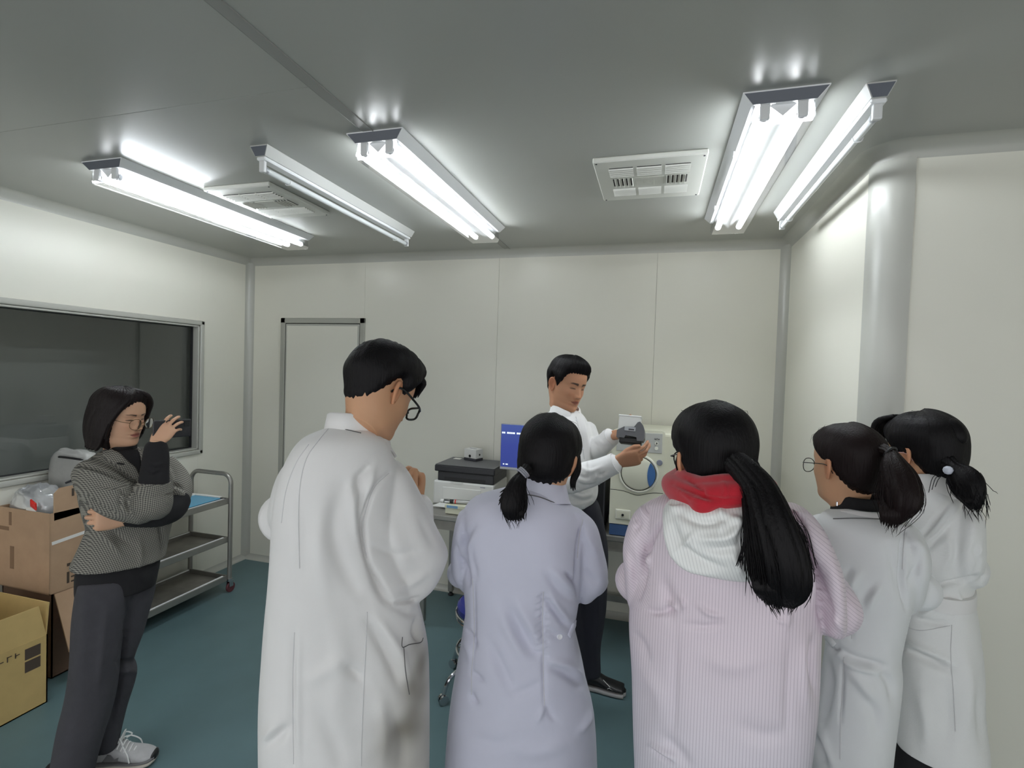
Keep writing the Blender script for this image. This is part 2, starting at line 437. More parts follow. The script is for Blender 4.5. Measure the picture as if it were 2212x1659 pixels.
# ================================================================ CEILING LAMPS
def housing(mb, x0, x1, y0, y1, zt, h, ins):
    """flared steel housing: wide flange at the ceiling, narrower below"""
    A = [(x0, y0, zt), (x1, y0, zt), (x1, y1, zt), (x0, y1, zt)]
    B = [(x0, y0, zt-0.004), (x1, y0, zt-0.004), (x1, y1, zt-0.004), (x0, y1, zt-0.004)]
    C = [(x0+ins, y0+ins*0.5, zt-h), (x1-ins, y0+ins*0.5, zt-h), (x1-ins, y1-ins*0.5, zt-h), (x0+ins, y1-ins*0.5, zt-h)]
    F = [(0, 1, 2, 3)] + [(4*i+k, 4*i+4+k, 4*i+4+(k+1) % 4, 4*i+(k+1) % 4) for i in (0, 1) for k in range(4)] + [(11, 10, 9, 8)]
    mb.add(A+B+C, F); return mb
def twin_lamp(x0, x1, y0, y1, label):
    xc = (x0+x1)/2; t = thing('ceiling_light', label, 'light', (xc, (y0+y1)/2, ZC), 'lit twin-tube ceiling lights')
    z = ZC
    obj('housing', housing(MB(), x0, x1, y0, y1, z, 0.034, 0.028), M['lampwhite'], t)
    # end flanges, steel coloured dark to imitate being backlit
    for ye, s in ((y0, 1), (y1, -1)):
        obj('end_plate', MB().prism([(x0+0.004, ye+s*0.0, z-0.0045), (x1-0.004, ye+s*0.0, z-0.0045), (x1-0.031, ye+s*0.0125, z-0.034), (x0+0.031, ye+s*0.0125, z-0.034)],
            (0, 0, 0), (0, -s*0.0015, -0.0005)), M['lampgrey'], t)
    # V shaped reflector between the tubes
    zb = z-0.034
    vr = obj('reflector', MB().prism([(xc-0.038, y0+0.03, zb), (xc+0.038, y0+0.03, zb), (xc, y0+0.03, zb-0.034)], (0, 0, 0), (0, y1-y0-0.06, 0)), M['reflector'], t)
    for sx in (-1, 1):
        xt = xc+sx*0.052
        tb = obj('tube', MB().cyl((xt, y0+0.045, zb-0.032), (xt, y1-0.045, zb-0.032), 0.0145, 16), M['tube'], t, True)
        for ye, s in ((y0, 1), (y1, -1)):
            obj('tube_cap', MB().cyl((xt, ye+s*0.030, zb-0.032), (xt, ye+s*0.046, zb-0.032), 0.0152, 16), M['silver'], tb, True)
            obj('lamp_socket', MB().box((xt-0.014, ye+s*0.0225-0.0075, zb-0.046), (xt+0.014, ye+s*0.0225+0.0075, zb), 0.003, 2), M['socket'], t)
    # clear acrylic cover, a bent sheet open at the top, rounded lower edges
    prof = [(-0.083, 0.0), (-0.088, -0.045), (-0.080, -0.062), (0.080, -0.062), (0.088, -0.045), (0.083, 0.0)]
    inn = [(0.0800, 0.0), (0.0852, -0.044), (0.0785, -0.0595), (-0.0785, -0.0595), (-0.0852, -0.044), (-0.0800, 0.0)]
    mb = MB(); mb.prism([(xc+a, y0+0.02, zb+b) for a, b in prof+inn], (0, 0, 0), (0, y1-y0-0.04, 0))
    obj('cover', mb, M['cover'], t)
    for ye in (y0+0.36, y1-0.30):
        obj('clip', MB().box((x0+0.020, ye-0.010, zb-0.012), (x0+0.031, ye+0.010, zb+0.004), 0.002), M['reflector'], t)
    return t
def uv_lamp(x0, x1, y0, y1, label):
    xc = (x0+x1)/2; t = thing('germicidal_lamp', label, 'light', (xc, (y0+y1)/2, ZC), 'unlit single-tube lamps')
    obj('housing', housing(MB(), x0, x1, y0, y1, ZC, 0.040, 0.017), M['lampuv'], t)
    for ye, s in ((y0, 1), (y1, -1)):
        obj('end_plate', MB().prism([(x0+0.003, ye, ZC-0.0045), (x1-0.003, ye, ZC-0.0045), (x1-0.020, ye+s*0.0075, ZC-0.040), (x0+0.020, ye+s*0.0075, ZC-0.040)],
            (0, 0, 0), (0, -s*0.0015, -0.0005)), M['lampgrey'], t)
    zb = ZC-0.040
    obj('channel', MB().box((xc-0.022, y0+0.012, zb-0.014), (xc+0.022, y1-0.012, zb), 0.004), M['reflector'], t)
    tb = obj('tube', MB().cyl((xc, y0+0.045, zb-0.045), (xc, y1-0.045, zb-0.045), 0.0125, 14), M['uvtube'], t, True)
    for ye, s in ((y0, 1), (y1, -1)):
        obj('tube_cap', MB().cyl((xc, ye+s*0.032, zb-0.045), (xc, ye+s*0.047, zb-0.045), 0.0135, 14), M['silver'], tb, True)
        obj('lamp_socket', MB().box((xc-0.013, ye+s*0.024-0.008, zb-0.060), (xc+0.013, ye+s*0.024+0.008, zb-0.0141), 0.004, 2), M['socket'], t)
    for yy in (y0+0.17, y1-0.17):
        obj('clip', MB().tube(catmull([(xc-0.015, yy, zb-0.045), (xc-0.010, yy, zb-0.058), (xc+0.010, yy, zb-0.058), (xc+0.015, yy, zb-0.045)], 9), 0.0022, 6), M['socket'], t, True)
    return t
twin_lamp(-2.50, -2.262, 1.645, 2.925, 'lit twin-tube ceiling light nearest the left wall, beside the pale vent')
twin_lamp(-1.152, -0.918, 1.660, 2.945, 'lit twin-tube ceiling light hanging over the grey ceiling strip, middle one')
twin_lamp(0.222, 0.459, 1.685, 2.968, 'lit twin-tube ceiling light near the right wall, widest of the three')
uv_lamp(-1.605, -1.522, 1.672, 2.940, 'unlit single-tube lamp between the left and middle lit lights')
uv_lamp(0.556, 0.632, 1.708, 2.915, 'unlit single-tube lamp along the right wall beside a lit light')
# out of view: left light from ceiling glow, the others added to brighten coats
twin_lamp(-2.50, -2.262, -1.0, 0.28, 'lit twin-tube ceiling light beside the photographer on the left')
twin_lamp(-1.152, -0.918, -1.5, -0.22, 'added, unseen twin-tube ceiling light above and behind the photographer')
twin_lamp(0.222, 0.459, -1.5, -0.22, 'added, unseen twin-tube ceiling light behind the photographer, in line with the widest light')
twin_lamp(1.50, 1.737, -1.3, -0.02, 'added twin-tube ceiling light to the right of the photographer, out of view')

# ================================================================ CEILING VENTS
def vent(x0, x1, y0, y1, label):
    t = thing('ceiling_vent', label, 'vent', ((x0+x1)/2, (y0+y1)/2, ZC), 'square louvred vents in the ceiling')
    h = 0.022; zp = ZC-h
    obj('face_plate', MB().box((x0, y0, zp), (x1, y1, ZC-0.0005), 0.004), M['vent'], t)
    W = x1-x0; D = y1-y0
    for i in range(3):
        for j in range(3):
            cx = x0+W*(0.245+0.255*i); cy = y0+D*(0.24+0.26*j)
            if i == 1 and j == 1:
                gm = MB(); gm.box((cx-0.060, cy-0.048, zp-0.0025), (cx+0.060, cy+0.048, zp-0.0001), 0.001)
                gp = obj('mesh_plate', gm, M['vent'], t)
                lines = MB()
                for k in range(16):
                    xx = cx-0.054+k*0.0072; lines.box((xx-0.0008, cy-0.044, zp-0.0032), (xx+0.0008, cy+0.044, zp-0.0025))
                obj('mesh_ribs', lines, M['vent'], gp); continue
            along_x = not (j == 1)
            sl = MB(); lv = MB()
            for k in range(5):
                o = (k-2)*0.0185
                if along_x:
                    s = 1 if j < 2 else -1
                    sl.box((cx-0.048, cy+o-0.0052, zp-0.0006), (cx+0.048, cy+o+0.0052, zp-0.0001))
                    lv.prism([(cx-0.050, cy+o+0.0018*s, zp-0.0001), (cx-0.050, cy+o+0.0060*s, zp-0.0001), (cx-0.050, cy+o+0.0030*s, zp-0.0070)], (0, 0, 0), (0.1, 0, 0))
                else:
                    s = 1 if i == 0 else -1
                    sl.box((cx+o-0.0052, cy-0.042, zp-0.0006), (cx+o+0.0052, cy+0.042, zp-0.0001))
                    lv.prism([(cx+o+0.0018*s, cy-0.044, zp-0.0001), (cx+o+0.0060*s, cy-0.044, zp-0.0001), (cx+o+0.0030*s, cy-0.044, zp-0.0070)], (0, 0, 0), (0, 0.088, 0))
            so = obj('slot_group', sl, M['slot'], t)
            obj('louvres', lv, M['vent'], so)
    for sx in (x0+0.014, x1-0.014):
        for sy in (y0+0.014, y1-0.014):
            obj('screw', MB().cyl((sx, sy, zp-0.002), (sx, sy, zp), 0.004, 10), M['darkgrey'], t)
vent(-0.281, 0.160, 2.060, 2.522, 'square white louvred vent in clear view, left of the right-hand lit light')
vent(-2.215, -1.815, 2.010, 2.480, 'square white louvred vent half hidden behind the left lit light')

# ================================================================ TROLLEY
TX0, TX1, TY0, TY1 = -3.295, -2.93, 2.20, 2.93
tr = thing('trolley', 'three-tier stainless steel trolley on castors against the left wall', 'trolley', ((TX0+TX1)/2, (TY0+TY1)/2, 0))
for (ye, nm) in ((TY1, 'far'), (TY0, 'near')):
    zt = 0.865; r = 0.07
    P = [(TX1, ye, 0.10), (TX1, ye, zt-r)] + [(TX1-r+r*math.cos(a), ye, zt-r+r*math.sin(a)) for a in np.linspace(0, pi/2, 7)][1:] + \
        [(TX0+r-r*math.sin(a), ye, zt-r+r*math.cos(a)) for a in np.linspace(0, pi/2, 7)] + [(TX0, ye, 0.10)]
    obj('end_frame', MB().tube(P, 0.0155, 14), M['steel'], tr, True)
for k, zs in enumerate((0.688, 0.407, 0.125)):
    mb = MB(); x0, x1, y0, y1 = TX0+0.012, TX1-0.012, TY0+0.012, TY1-0.012
    mb.box((x0, y0, zs-0.030), (x1, y1, zs-0.026))
    sh = obj('shelf', mb, M['steeldark'], tr)
    rim = MB()
    rim.box((x1-0.003, y0, zs-0.036), (x1+0.006, y1, zs+0.006), 0.002).box((x0-0.006, y0, zs-0.036), (x0+0.003, y1, zs+0.006), 0.002)
    rim.box((x0, y0-0.003, zs-0.036), (x1, y0+0.006, zs+0.006), 0.002).box((x0, y1-0.006, zs-0.036), (x1, y1+0.003, zs+0.006), 0.002)
    obj('shelf_rim', rim, M['steel'], sh)
    obj('shelf_lip', MB().box((x1-0.022, y0+0.006, zs+0.0005), (x1-0.0035, y1-0.02, zs+0.005), 0.002).box((x0+0.004, y0+0.006, zs+0.0005), (x0+0.018, y1-0.02, zs+0.005), 0.002), M['lampwhite'], sh)
for x in (TX0, TX1):
    for y in (TY0, TY1):
        cs = obj('castor', MB().cyl((x, y, 0.085), (x, y, 0.104), 0.02, 14).box((x-0.016, y-0.012, 0.045), (x-0.011, y+0.022, 0.088), 0.001).box((x+0.011, y-0.012, 0.045), (x+0.016, y+0.022, 0.088), 0.001), M['chrome'], tr)
        obj('wheel', MB().lathe((x-0.009, y+0.01, 0.0375), [(0.012, 0), (0.034, 0.001), (0.0375, 0.006), (0.0375, 0.012), (0.034, 0.017), (0.012, 0.018)], 20, (1, 0, 0)), M['castor'], cs, True)
fo = thing('folder', 'pale blue plastic folder lying on the top tier of the steel trolley', 'folder', (-3.05, 2.72, 0.695))
obj('cover', MB().box((-3.235, 2.56, 0.6945), (-2.965, 2.875, 0.701), 0.002), M['bluefolder'], fo)
obj('papers', MB().box((-3.235, 2.60, 0.7012), (-3.19, 2.885, 0.709), 0.001).box((-3.20, 2.868, 0.7012), (-2.975, 2.895, 0.708), 0.001, rot=Matrix.Rotation(0.03, 3, 'Z')), M['paper'], fo)

# ================================================================ CARTONS
def carton_faces(mb, x0, x1, y0, y1, z0, z1, th=0.006):
    mb.box((x0, y0, z0), (x1, y1, z0+th)).box((x0, y0, z0), (x0+th, y1, z1)).box((x1-th, y0, z0), (x1, y1, z1))
    mb.box((x0, y0, z0), (x1, y0+th, z1)).box((x0, y1-th, z0), (x1, y1, z1)); return mb
# large brown carton
bx0, bx1, by0, by1, bz0, bz1 = -3.342, -2.95, 1.808, 2.12, 0.452, 0.872
lc = thing('carton', 'large brown cardboard carton full of plastic bags, stacked on a darker carton', 'box', ((bx0+bx1)/2, (by0+by1)/2, bz0))
obj('body', carton_faces(MB(), bx0, bx1, by0, by1, bz0, bz1), M['kraft'], lc)
obj('flap', MB().prism([(bx1-0.006, by0+0.02, bz1-0.04), (bx1-0.006, by1-0.0, bz1-0.02), (bx1-0.006, by1-0.03, bz1+0.13), (bx1-0.006, by0+0.045, bz1+0.125), (bx1-0.006, by0+0.02, bz1+0.10)], (0, 0, 0), (0.006, 0, 0)), M['kraft'], lc)
pm = MB()
def printed(mb, pts):
    for (y, z, w, h) in pts: mb.box((bx1+0.0004, y, z), (bx1+0.0010, y+w, z+h))
printed(pm, [(by0+0.10, bz1+0.07, 0.012, 0.040), (by0+0.14, bz1+0.072, 0.05, 0.006), (by0+0.14, bz1+0.085, 0.05, 0.006), (by0+0.15, bz1+0.06, 0.006, 0.04)])
printed(pm, [(by0+0.08, bz0+0.12, 0.03, 0.016), (by0+0.08, bz0+0.03, 0.012, 0.06), (by0+0.10, bz0+0.03, 0.04, 0.008), (by0+0.10, bz0+0.055, 0.03, 0.008), (by0+0.10, bz0+0.08, 0.04, 0.008),
             (by0+0.19, bz0+0.05, 0.008, 0.05), (by0+0.21, bz0+0.05, 0.03, 0.008), (by0+0.21, bz0+0.09, 0.03, 0.008)])
obj('printing', pm, M['ink'], lc)
pm = MB()
for (x, z, w, h) in ((bx0+0.10, bz0+0.10, 0.03, 0.12), (bx0+0.02, bz0+0.30, 0.07, 0.02), (bx0+0.09, bz0+0.33, 0.02, 0.07)):
    pm.box((x, by0-0.0010, z), (x+w, by0-0.0003, z+h))
obj('faint_printing', pm, M['inkfaint'], lc)
obj('tape', MB().box((bx1+0.0003, by0+0.01, bz0+0.268), (bx1+0.0012, by1-0.02, bz0+0.285), rot=Matrix.Rotation(0.09, 3, 'X')), M['paper'], lc)
# carton underneath
uc = thing('carton', 'dark brown lower carton with a drooping flap, standing on the floor under the brown carton', 'box', (-3.14, 1.98, 0))
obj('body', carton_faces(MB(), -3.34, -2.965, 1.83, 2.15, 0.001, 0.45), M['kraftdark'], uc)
obj('flap', MB().prism([(-2.960, 1.835, 0.448), (-2.960, 2.14, 0.448), (-2.895, 2.06, 0.30), (-2.845, 1.88, 0.13), (-2.850, 1.835, 0.16)], (0, 0, 0), (0.006, 0, 0.002)), M['kraft'], uc)
# yellow carton in front
yx0, yx1, yy0, yy1, zf, zr = -3.20, -2.78, 1.06, 1.70, 0.335, 0.483
yc = thing('carton', 'yellowish open carton with raised flaps and white foam, on the floor at front left', 'box', ((yx0+yx1)/2, (yy0+yy1)/2, 0))
obj('body', carton_faces(MB(), yx0, yx1, yy0, yy1, 0.001, zf), M['kraftyel'], yc)
obj('flap', MB().prism([(yx1-0.006, yy0+0.01, zf), (yx1-0.006, yy1-0.006, zf), (yx1-0.018, yy1-0.03, zr), (yx1-0.018, yy0+0.02, zr)], (0, 0, 0), (0.005, 0, 0)), M['kraftyel'], yc)
obj('flap', MB().prism([(yx0+0.01, yy1-0.006, zf), (yx1-0.006, yy1-0.006, zf), (yx1-0.004, yy1+0.004, zr+0.004), (yx0+0.02, yy1+0.004, zr)], (0, 0, 0), (0, 0.005, 0)), M['kraftyel'], yc)
obj('flap', MB().prism([(yx0, yy0+0.01, zf), (yx0, yy1-0.01, zf), (yx0-0.03, yy1-0.04, zr), (yx0-0.03, yy0+0.04, zr)], (0, 0, 0), (0.005, 0, 0)), M['kraftyel'], yc)
pm = MB()
for z in (0.195, 0.255):
    pm.box((yx1+0.0003, yy1-0.092, z), (yx1+0.001, yy1-0.03, z+0.052), 0)
obj('printed_squares', pm, M['ink'], yc)
pm = MB()
yv = yy1-0.10
for k in range(9):
    yv -= 0.03; zz = 0.285-0.002*k
    pm.box((yx1+0.0003, yv, zz), (yx1+0.001, yv+0.004, zz+0.024)).box((yx1+0.0003, yv, zz+(0.02 if k % 2 else 0.01)), (yx1+0.001, yv+0.018, zz+(0.024 if k % 2 else 0.014)))
obj('printing', pm, M['ink'], yc)
hm = MB()
hm.prism([(yx1+0.0004, yy1-0.40+0.02*math.cos(a)+(0.075 if math.cos(a) > 0 else -0.075), 0.185+0.017*math.sin(a)) for a in np.linspace(0, 2*pi, 20, endpoint=False)], (0, 0, 0), (0.0008, 0, 0))
obj('hand_hole', hm, M['dark'], yc)
obj('foam_block', MB().box((-3.14, 1.20, 0.30), (-2.86, 1.52, 0.475), 0.012, 2, rot=Matrix.Rotation(0.25, 3, 'Z') @ Matrix.Rotation(0.25, 3, 'X')), M['foam'], None)
fb = bpy.data.objects['foam_block']; tag(fb, 'white foam block poking out of the yellowish carton', 'packing foam')

def blob(name, c, r, m, parent=None, seed=0, amp=0.12, freq=9, flat=0.6, seg=(40, 26), zcut=None):
    rs = np.random.default_rng(seed); V = []; F = []
    K = rs.normal(size=(14, 3))*freq; ph = rs.uniform(0, 6.28, 14)
    nu, nv = seg
    for j in range(nv+1):
        t = pi*j/nv
        for i in range(nu):
            p = 2*pi*i/nu
            d = np.array([math.sin(t)*math.cos(p), math.sin(t)*math.sin(p), math.cos(t)])
            d2 = np.sign(d)*np.abs(d)**flat
            q = np.sum(np.abs(np.sin(K@d+ph)))/14-0.63
            P = np.array(c)+d2*np.array(r)*(1+amp*q*2)
            if zcut is not None and P[2] < zcut: P[2] = zcut
            V.append(P)
    for j in range(nv):
        for i in range(nu): F.append((j*nu+i, j*nu+(i+1) % nu, (j+1)*nu+(i+1) % nu, (j+1)*nu+i))
    return link_mesh(name, V, F, m, parent, True)
bg = thing('plastic_bag', 'crumpled clear plastic bag bulging out of the brown carton', 'bag', (-3.17, 1.90, 0.6))
blob('bag_skin', (-3.195, 1.905, 0.81), (0.142, 0.088, 0.170), M['poly'], bg, 3, 0.22, 7, 0.8)
blob('bag_contents', (-3.18, 1.915, 0.79), (0.115, 0.068, 0.13), M['foam'], bg, 9, 0.2, 6, 0.8)
obj('red_cap', MB().tube([(-3.10, 1.815, 0.93), (-3.075, 1.812, 0.905), (-3.055, 1.812, 0.88)], [0.004, 0.014, 0.003], 8), M['red'], bg, True)
obj('label_tag', MB().box((-3.13, 1.812, 0.855), (-3.06, 1.815, 0.89), rot=Matrix.Rotation(-0.1, 3, 'Y')), M['paper'], bg)
sk = thing('sack', 'grey plastic sack with a dark seam behind the crumpled clear bag', 'bag', (-3.16, 2.03, 0.6))
blob('sack_body', (-3.155, 2.055, 0.94), (0.165, 0.052, 0.215), M['sack'], sk, 5, 0.10, 5, 0.55)
obj('seam', MB().tube(catmull([(-3.21, 2.006, 1.115), (-3.16, 1.998, 1.118), (-3.10, 1.997, 1.118), (-3.02, 2.009, 1.112)], 14), [0.002]+[0.006]*12+[0.002], 8), M['black'], sk, True)
obj('cord', MB().tube(catmull([(-3.12, 1.99, 0.98), (-3.07, 1.987, 1.0), (-3.03, 1.991, 1.03), (-3.0, 2.004, 1.05)], 14), 0.006, 8), M['darkgrey'], sk, True)

# ================================================================ WORK TABLE AND WHAT STANDS ON IT
TBX0, TBX1, TBY0, TBY1, TBZ = -1.452, 0.70, 2.925, 3.485, 0.75
tb = thing('work_table', 'long stainless steel work table along the back wall', 'table', ((TBX0+TBX1)/2, 3.2, 0))
obj('table_top', MB().box((TBX0, TBY0, TBZ-0.035), (TBX1, TBY1, TBZ), 0.006, 2), M['steel'], tb)
obj('apron', MB().box((TBX0+0.05, TBY0+0.03, TBZ-0.10), (TBX1-0.05, TBY0+0.045, TBZ-0.036)).box((TBX0+0.05, TBY1-0.045, TBZ-0.10), (TBX1-0.05, TBY1-0.03, TBZ-0.036)), M['steeldark'], tb)
for x in (TBX0+0.045, -0.36, TBX1-0.06):
    for y in (TBY0+0.04, TBY1-0.04):
        lg = obj('leg', MB().box((x-0.019, y-0.019, 0.03), (x+0.019, y+0.019, TBZ-0.036), 0.004), M['steel'], tb)
        obj('foot', MB().lathe((x, y, 0.0), [(0.02, 0.0), (0.022, 0.006), (0.012, 0.014), (0.012, 0.031)], 14), M['rubber'], lg, True)
obj('lower_rail', MB().box((-0.36, TBY1-0.05, 0.14), (TBX1-0.06, TBY1-0.03, 0.18)).box((TBX0+0.045, TBY1-0.05, 0.14), (-0.36, TBY1-0.03, 0.18)), M['steel'], tb)
# printer
px0, px1, py0, py1 = -1.440, -1.005, 3.155, 3.47
pr = thing('printer', 'white and dark grey multifunction printer at the left end of the steel table', 'printer', ((px0+px1)/2, 3.3, TBZ))
obj('body', MB().box((px0, py0, TBZ+0.001), (px1, py1, TBZ+0.165), 0.012, 3), M['prwhite'], pr)
obj('front_panel', MB().box((px0+0.07, py0-0.003, TBZ+0.045), (px1-0.09, py0+0.004, TBZ+0.125), 0.004, 2), M['prwhite'], pr)
obj('cover_grip', MB().prism([(px0+0.13+0.09*t, py0-0.004, TBZ+0.163-0.012*math.sin(pi*t)) for t in np.linspace(0, 1, 9)] + [(px0+0.22, py0-0.004, TBZ+0.165), (px0+0.13, py0-0.004, TBZ+0.165)], (0, 0, 0), (0, 0.006, 0)), M['prwhite'], pr)
obj('paper_slot', MB().box((px0+0.06, py0-0.002, TBZ+0.022), (px1-0.10, py0+0.004, TBZ+0.036)), M['black'], pr)
obj('name_plate', MB().box((px1-0.095, py0-0.0015, TBZ+0.142), (px1-0.060, py0+0.001, TBZ+0.147)), M['knobgrey'], pr)
obj('scanner_base', MB().box((px0+0.028, py0+0.005, TBZ+0.165), (px1-0.004, py1-0.004, TBZ+0.228), 0.006, 2), M['prblack'], pr)
obj('output_gap', MB().box((px0+0.075, py0+0.0035, TBZ+0.170), (px1-0.06, py0+0.02, TBZ+0.197), 0.003), M['black'], pr)
ld = obj('scanner_lid', MB().box((px0+0.006, py0-0.004, TBZ+0.228), (px1+0.004, py1, TBZ+0.272), 0.008, 2), M['prblack'], pr)
obj('lid_top', MB().box((px0+0.010, py0+0.001, TBZ+0.272), (px1, py1-0.004, TBZ+0.2755), 0.003), M['prgrey'], ld)
obj('output_tray', MB().prism([(px0+0.09, py0+0.0, TBZ+0.03), (px0+0.03, py0-0.085, TBZ+0.012), (px0+0.03, py0-0.085, TBZ+0.008), (px0+0.09, py0, TBZ+0.022)], (0, 0, 0), (0.20, 0, 0)), M['prwhite'], pr)
sl = tag(obj('paper_slip', MB().box((px0+0.045, py1-0.085, TBZ+0.2757), (px0+0.10, py1-0.04, TBZ+0.2768), rot=Matrix.Rotation(-0.08, 3, 'Z')), M['paper']), 'small white paper slip on the printer lid', 'paper')
wbx = thing('tissue_box', 'small white box with dark base band standing on the printer lid', 'box', (-1.24, 3.40, TBZ+0.276))
wz = TBZ+0.2762; rz = Matrix.Rotation(-0.35, 3, 'Z'); pv = (-1.24, 3.40, wz)
obj('body', MB().box((-1.300, 3.36, wz+0.018), (-1.190, 3.44, wz+0.084), 0.003, rot=rz, piv=pv), M['prwhite'], wbx)
obj('base_band', MB().box((-1.301, 3.359, wz), (-1.189, 3.441, wz+0.0179), 0.002, rot=rz, piv=pv), M['darkgrey'], wbx)
obj('top_slot', MB().box((-1.275, 3.39, wz+0.0841), (-1.215, 3.402, wz+0.0855), 0, rot=rz, piv=pv), M['knobgrey'], wbx)
m1 = MB()
for (x, z, r) in ((-1.243, wz+0.035, 0.010),):
    a = np.array(pv)+np.array(rz @ Vector((x-pv[0], 3.3585-pv[1], z-pv[2]))); nrm = np.array(rz @ Vector((0, -1, 0)))
    m1.cyl(a, a+nrm*0.002, r, 16)
a = np.array(pv)+np.array(rz @ Vector((-1.1885-pv[0], 3.40-pv[1], 0.045))); nrm = np.array(rz @ Vector((1, 0, 0)))
m1.cyl(a, a+nrm*0.002, 0.007, 14)
obj('round_port', m1, M['black'], wbx)
# tray and tube in front of the printer
ty = thing('plastic_tray', 'translucent cream plastic tray on the table edge in front of the printer', 'tray', (-1.12, 3.0, TBZ))
obj('body', MB().box((-1.268, 2.965, TBZ+0.0008), (-1.00, 3.050, TBZ+0.062), 0.006, 2), M['tray'], ty)
obj('lid', MB().box((-1.270, 2.962, TBZ+0.036), (-0.998, 3.053, TBZ+0.0625), 0.004, 2), M['tray'], ty)
obj('sticker', MB().box((-1.255, 2.9605, TBZ+0.042), (-1.18, 2.9618, TBZ+0.058), 0), M['labelblue'], ty)
sy = thing('sample_tube', 'clear tube with red and black bands lying on the cream tray', 'tube', (-1.12, 3.0, TBZ+0.063))
zt = TBZ+0.0625+0.0135
obj('barrel', MB().cyl((-1.295, 2.985, zt), (-1.02, 3.025, zt), 0.0130, 16), M['cover'], sy, True)
obj('inner_sleeve', MB().cyl((-1.22, 2.996, zt), (-1.04, 3.022, zt), 0.0105, 14), M['paper'], sy, True)
obj('end_cap', MB().cyl((-1.305, 2.9835, zt), (-1.285, 2.9865, zt), 0.0133, 14), M['prwhite'], sy, True)
obj('black_band', MB().cyl((-1.245, 2.9923, zt), (-1.225, 2.9952, zt), 0.0134, 16), M['black'], sy, True)
obj('red_band', MB().cyl((-1.213, 2.9969, zt), (-1.206, 2.998, zt), 0.0134, 16), M['red'], sy, True)
# monitor
mo = thing('monitor', 'thin-bezel computer monitor with a blue screen behind the ponytailed woman', 'monitor', (-0.73, 3.2, TBZ))
mx0, mx1, my, mz0, mz1 = -0.972, -0.49, 3.165, 1.045, 1.325
obj('casing', MB().box((mx0, my, mz0-0.018), (mx1, my+0.035, mz1+0.004), 0.004, 2), M['silver'], mo)
sc = obj('screen', MB().box((mx0+0.005, my-0.0012, mz0), (mx1-0.005, my-0.0002, mz1)), M['screen'], mo)
tx = MB(); xx = mx0+0.010; rr = random.Random(4)
while xx < mx1-0.03:
    w = rr.choice((0.010, 0.014, 0.018)); tx.box((xx, my-0.0022, mz1-0.060), (xx+w, my-0.0013, mz1-0.049)); xx += w+rr.choice((0.002, 0.002, 0.012))
for k, w in ((0, 0.010), (0.018, 0.016)): tx.box((mx0+0.022+k, my-0.0022, mz0+0.015), (mx0+0.022+k+w, my-0.0013, mz0+0.022))
obj('screen_text', tx, M['screentext'], sc)
obj('stand', MB().box((-0.755, my+0.036, TBZ+0.012), (-0.705, my+0.065, 1.15), 0.006, 2), M['silver'], mo)
obj('stand_base', MB().box((-0.83, my-0.06, TBZ+0.001), (-0.63, my+0.12, TBZ+0.0118), 0.005, 2), M['silver'], mo)
# computer tower
pc = thing('computer_tower', 'dark grey slim tower between the demonstrator and the cream machine', 'computer', (-0.29, 3.05, TBZ))
obj('case', MB().box((-0.335, 2.96, TBZ+0.008), (-0.262, 3.33, TBZ+0.32), 0.006, 2), M['darkgrey'], pc)
obj('front_grille', MB().box((-0.328, 2.9555, TBZ+0.02), (-0.269, 2.961, TBZ+0.308), 0.004, 2), M['black'], pc)
ft = MB()
for x in (-0.325, -0.278):
    for y in (2.98, 3.30): ft.box((x, y, TBZ+0.0006), (x+0.014, y+0.014, TBZ+0.0085))
obj('feet', ft, M['rubber'], pc)
obj('power_button', MB().cyl((-0.2985, 2.9555, TBZ+0.285), (-0.2985, 2.953, TBZ+0.285), 0.007, 14), M['silver'], pc)

# ---- tabletop steriliser
ax0, ax1, ay = -0.232, 0.062, 2.945
st = thing('tabletop_steriliser', 'cream tabletop steriliser with round door and blue base on the table', 'machine', (-0.08, 3.2, TBZ))
obj('base', MB().box((ax0+0.004, ay+0.012, TBZ+0.001), (ax1+0.17, 3.45, TBZ+0.066), 0.008, 2), M['navyblue'], st)
obj('base_lip', MB().prism([(ax0+0.004, ay-0.012, TBZ+0.004), (ax0+0.004, ay+0.014, TBZ+0.004), (ax0+0.004, ay+0.014, TBZ+0.062), (ax0+0.004, ay-0.002, TBZ+0.062)], (0, 0, 0), (ax1-ax0-0.008, 0, 0)), M['navyblue'], st)
obj('body', MB().box((ax0+0.012, ay+0.030, TBZ+0.066), (ax1+0.175, 3.45, 1.352), 0.018, 3), M['cream'], st)
# lower cover with a wavy top edge, and upper fascia with a wavy lower edge
NW = 24
def wave(t): return 1.012 - 0.022*math.exp(-((t-0.52)/0.2)**2) + 0.004*t
lo_poly = [(ax0, ay, TBZ+0.066), (ax1, ay, TBZ+0.066)] + [(ax0+(ax1-ax0)*t, ay, wave(t)-0.002) for t in np.linspace(1, 0, NW)]
up_poly = [(ax0+(ax1-ax0)*t, ay, wave(t)+0.002) for t in np.linspace(0, 1, NW)] + [(ax1, ay, 1.348), (ax1-0.006, ay, 1.362), (ax1-0.02, ay, 1.368), (ax0+0.02, ay, 1.360), (ax0+0.006, ay, 1.354), (ax0, ay, 1.340)]
lc_ = obj('lower_cover', MB().prism(lo_poly, (0, 0, 0), (0, 0.04, 0)), M['cream'], st)
fa = obj('fascia', MB().prism(up_poly, (0, 0, 0), (0, 0.04, 0)), M['cream'], st)
obj('joint_line', MB().prism([(ax0+0.001+(ax1-ax0-0.002)*t, ay+0.004, wave(t)-0.004) for t in np.linspace(0, 1, NW)] + [(ax0+0.001+(ax1-ax0-0.002)*t, ay+0.004, wave(t)+0.004) for t in np.linspace(1, 0, NW)], (0, 0, 0), (0, 0.03, 0)), M['dark'], st)
dc = (-0.077, 1.117)
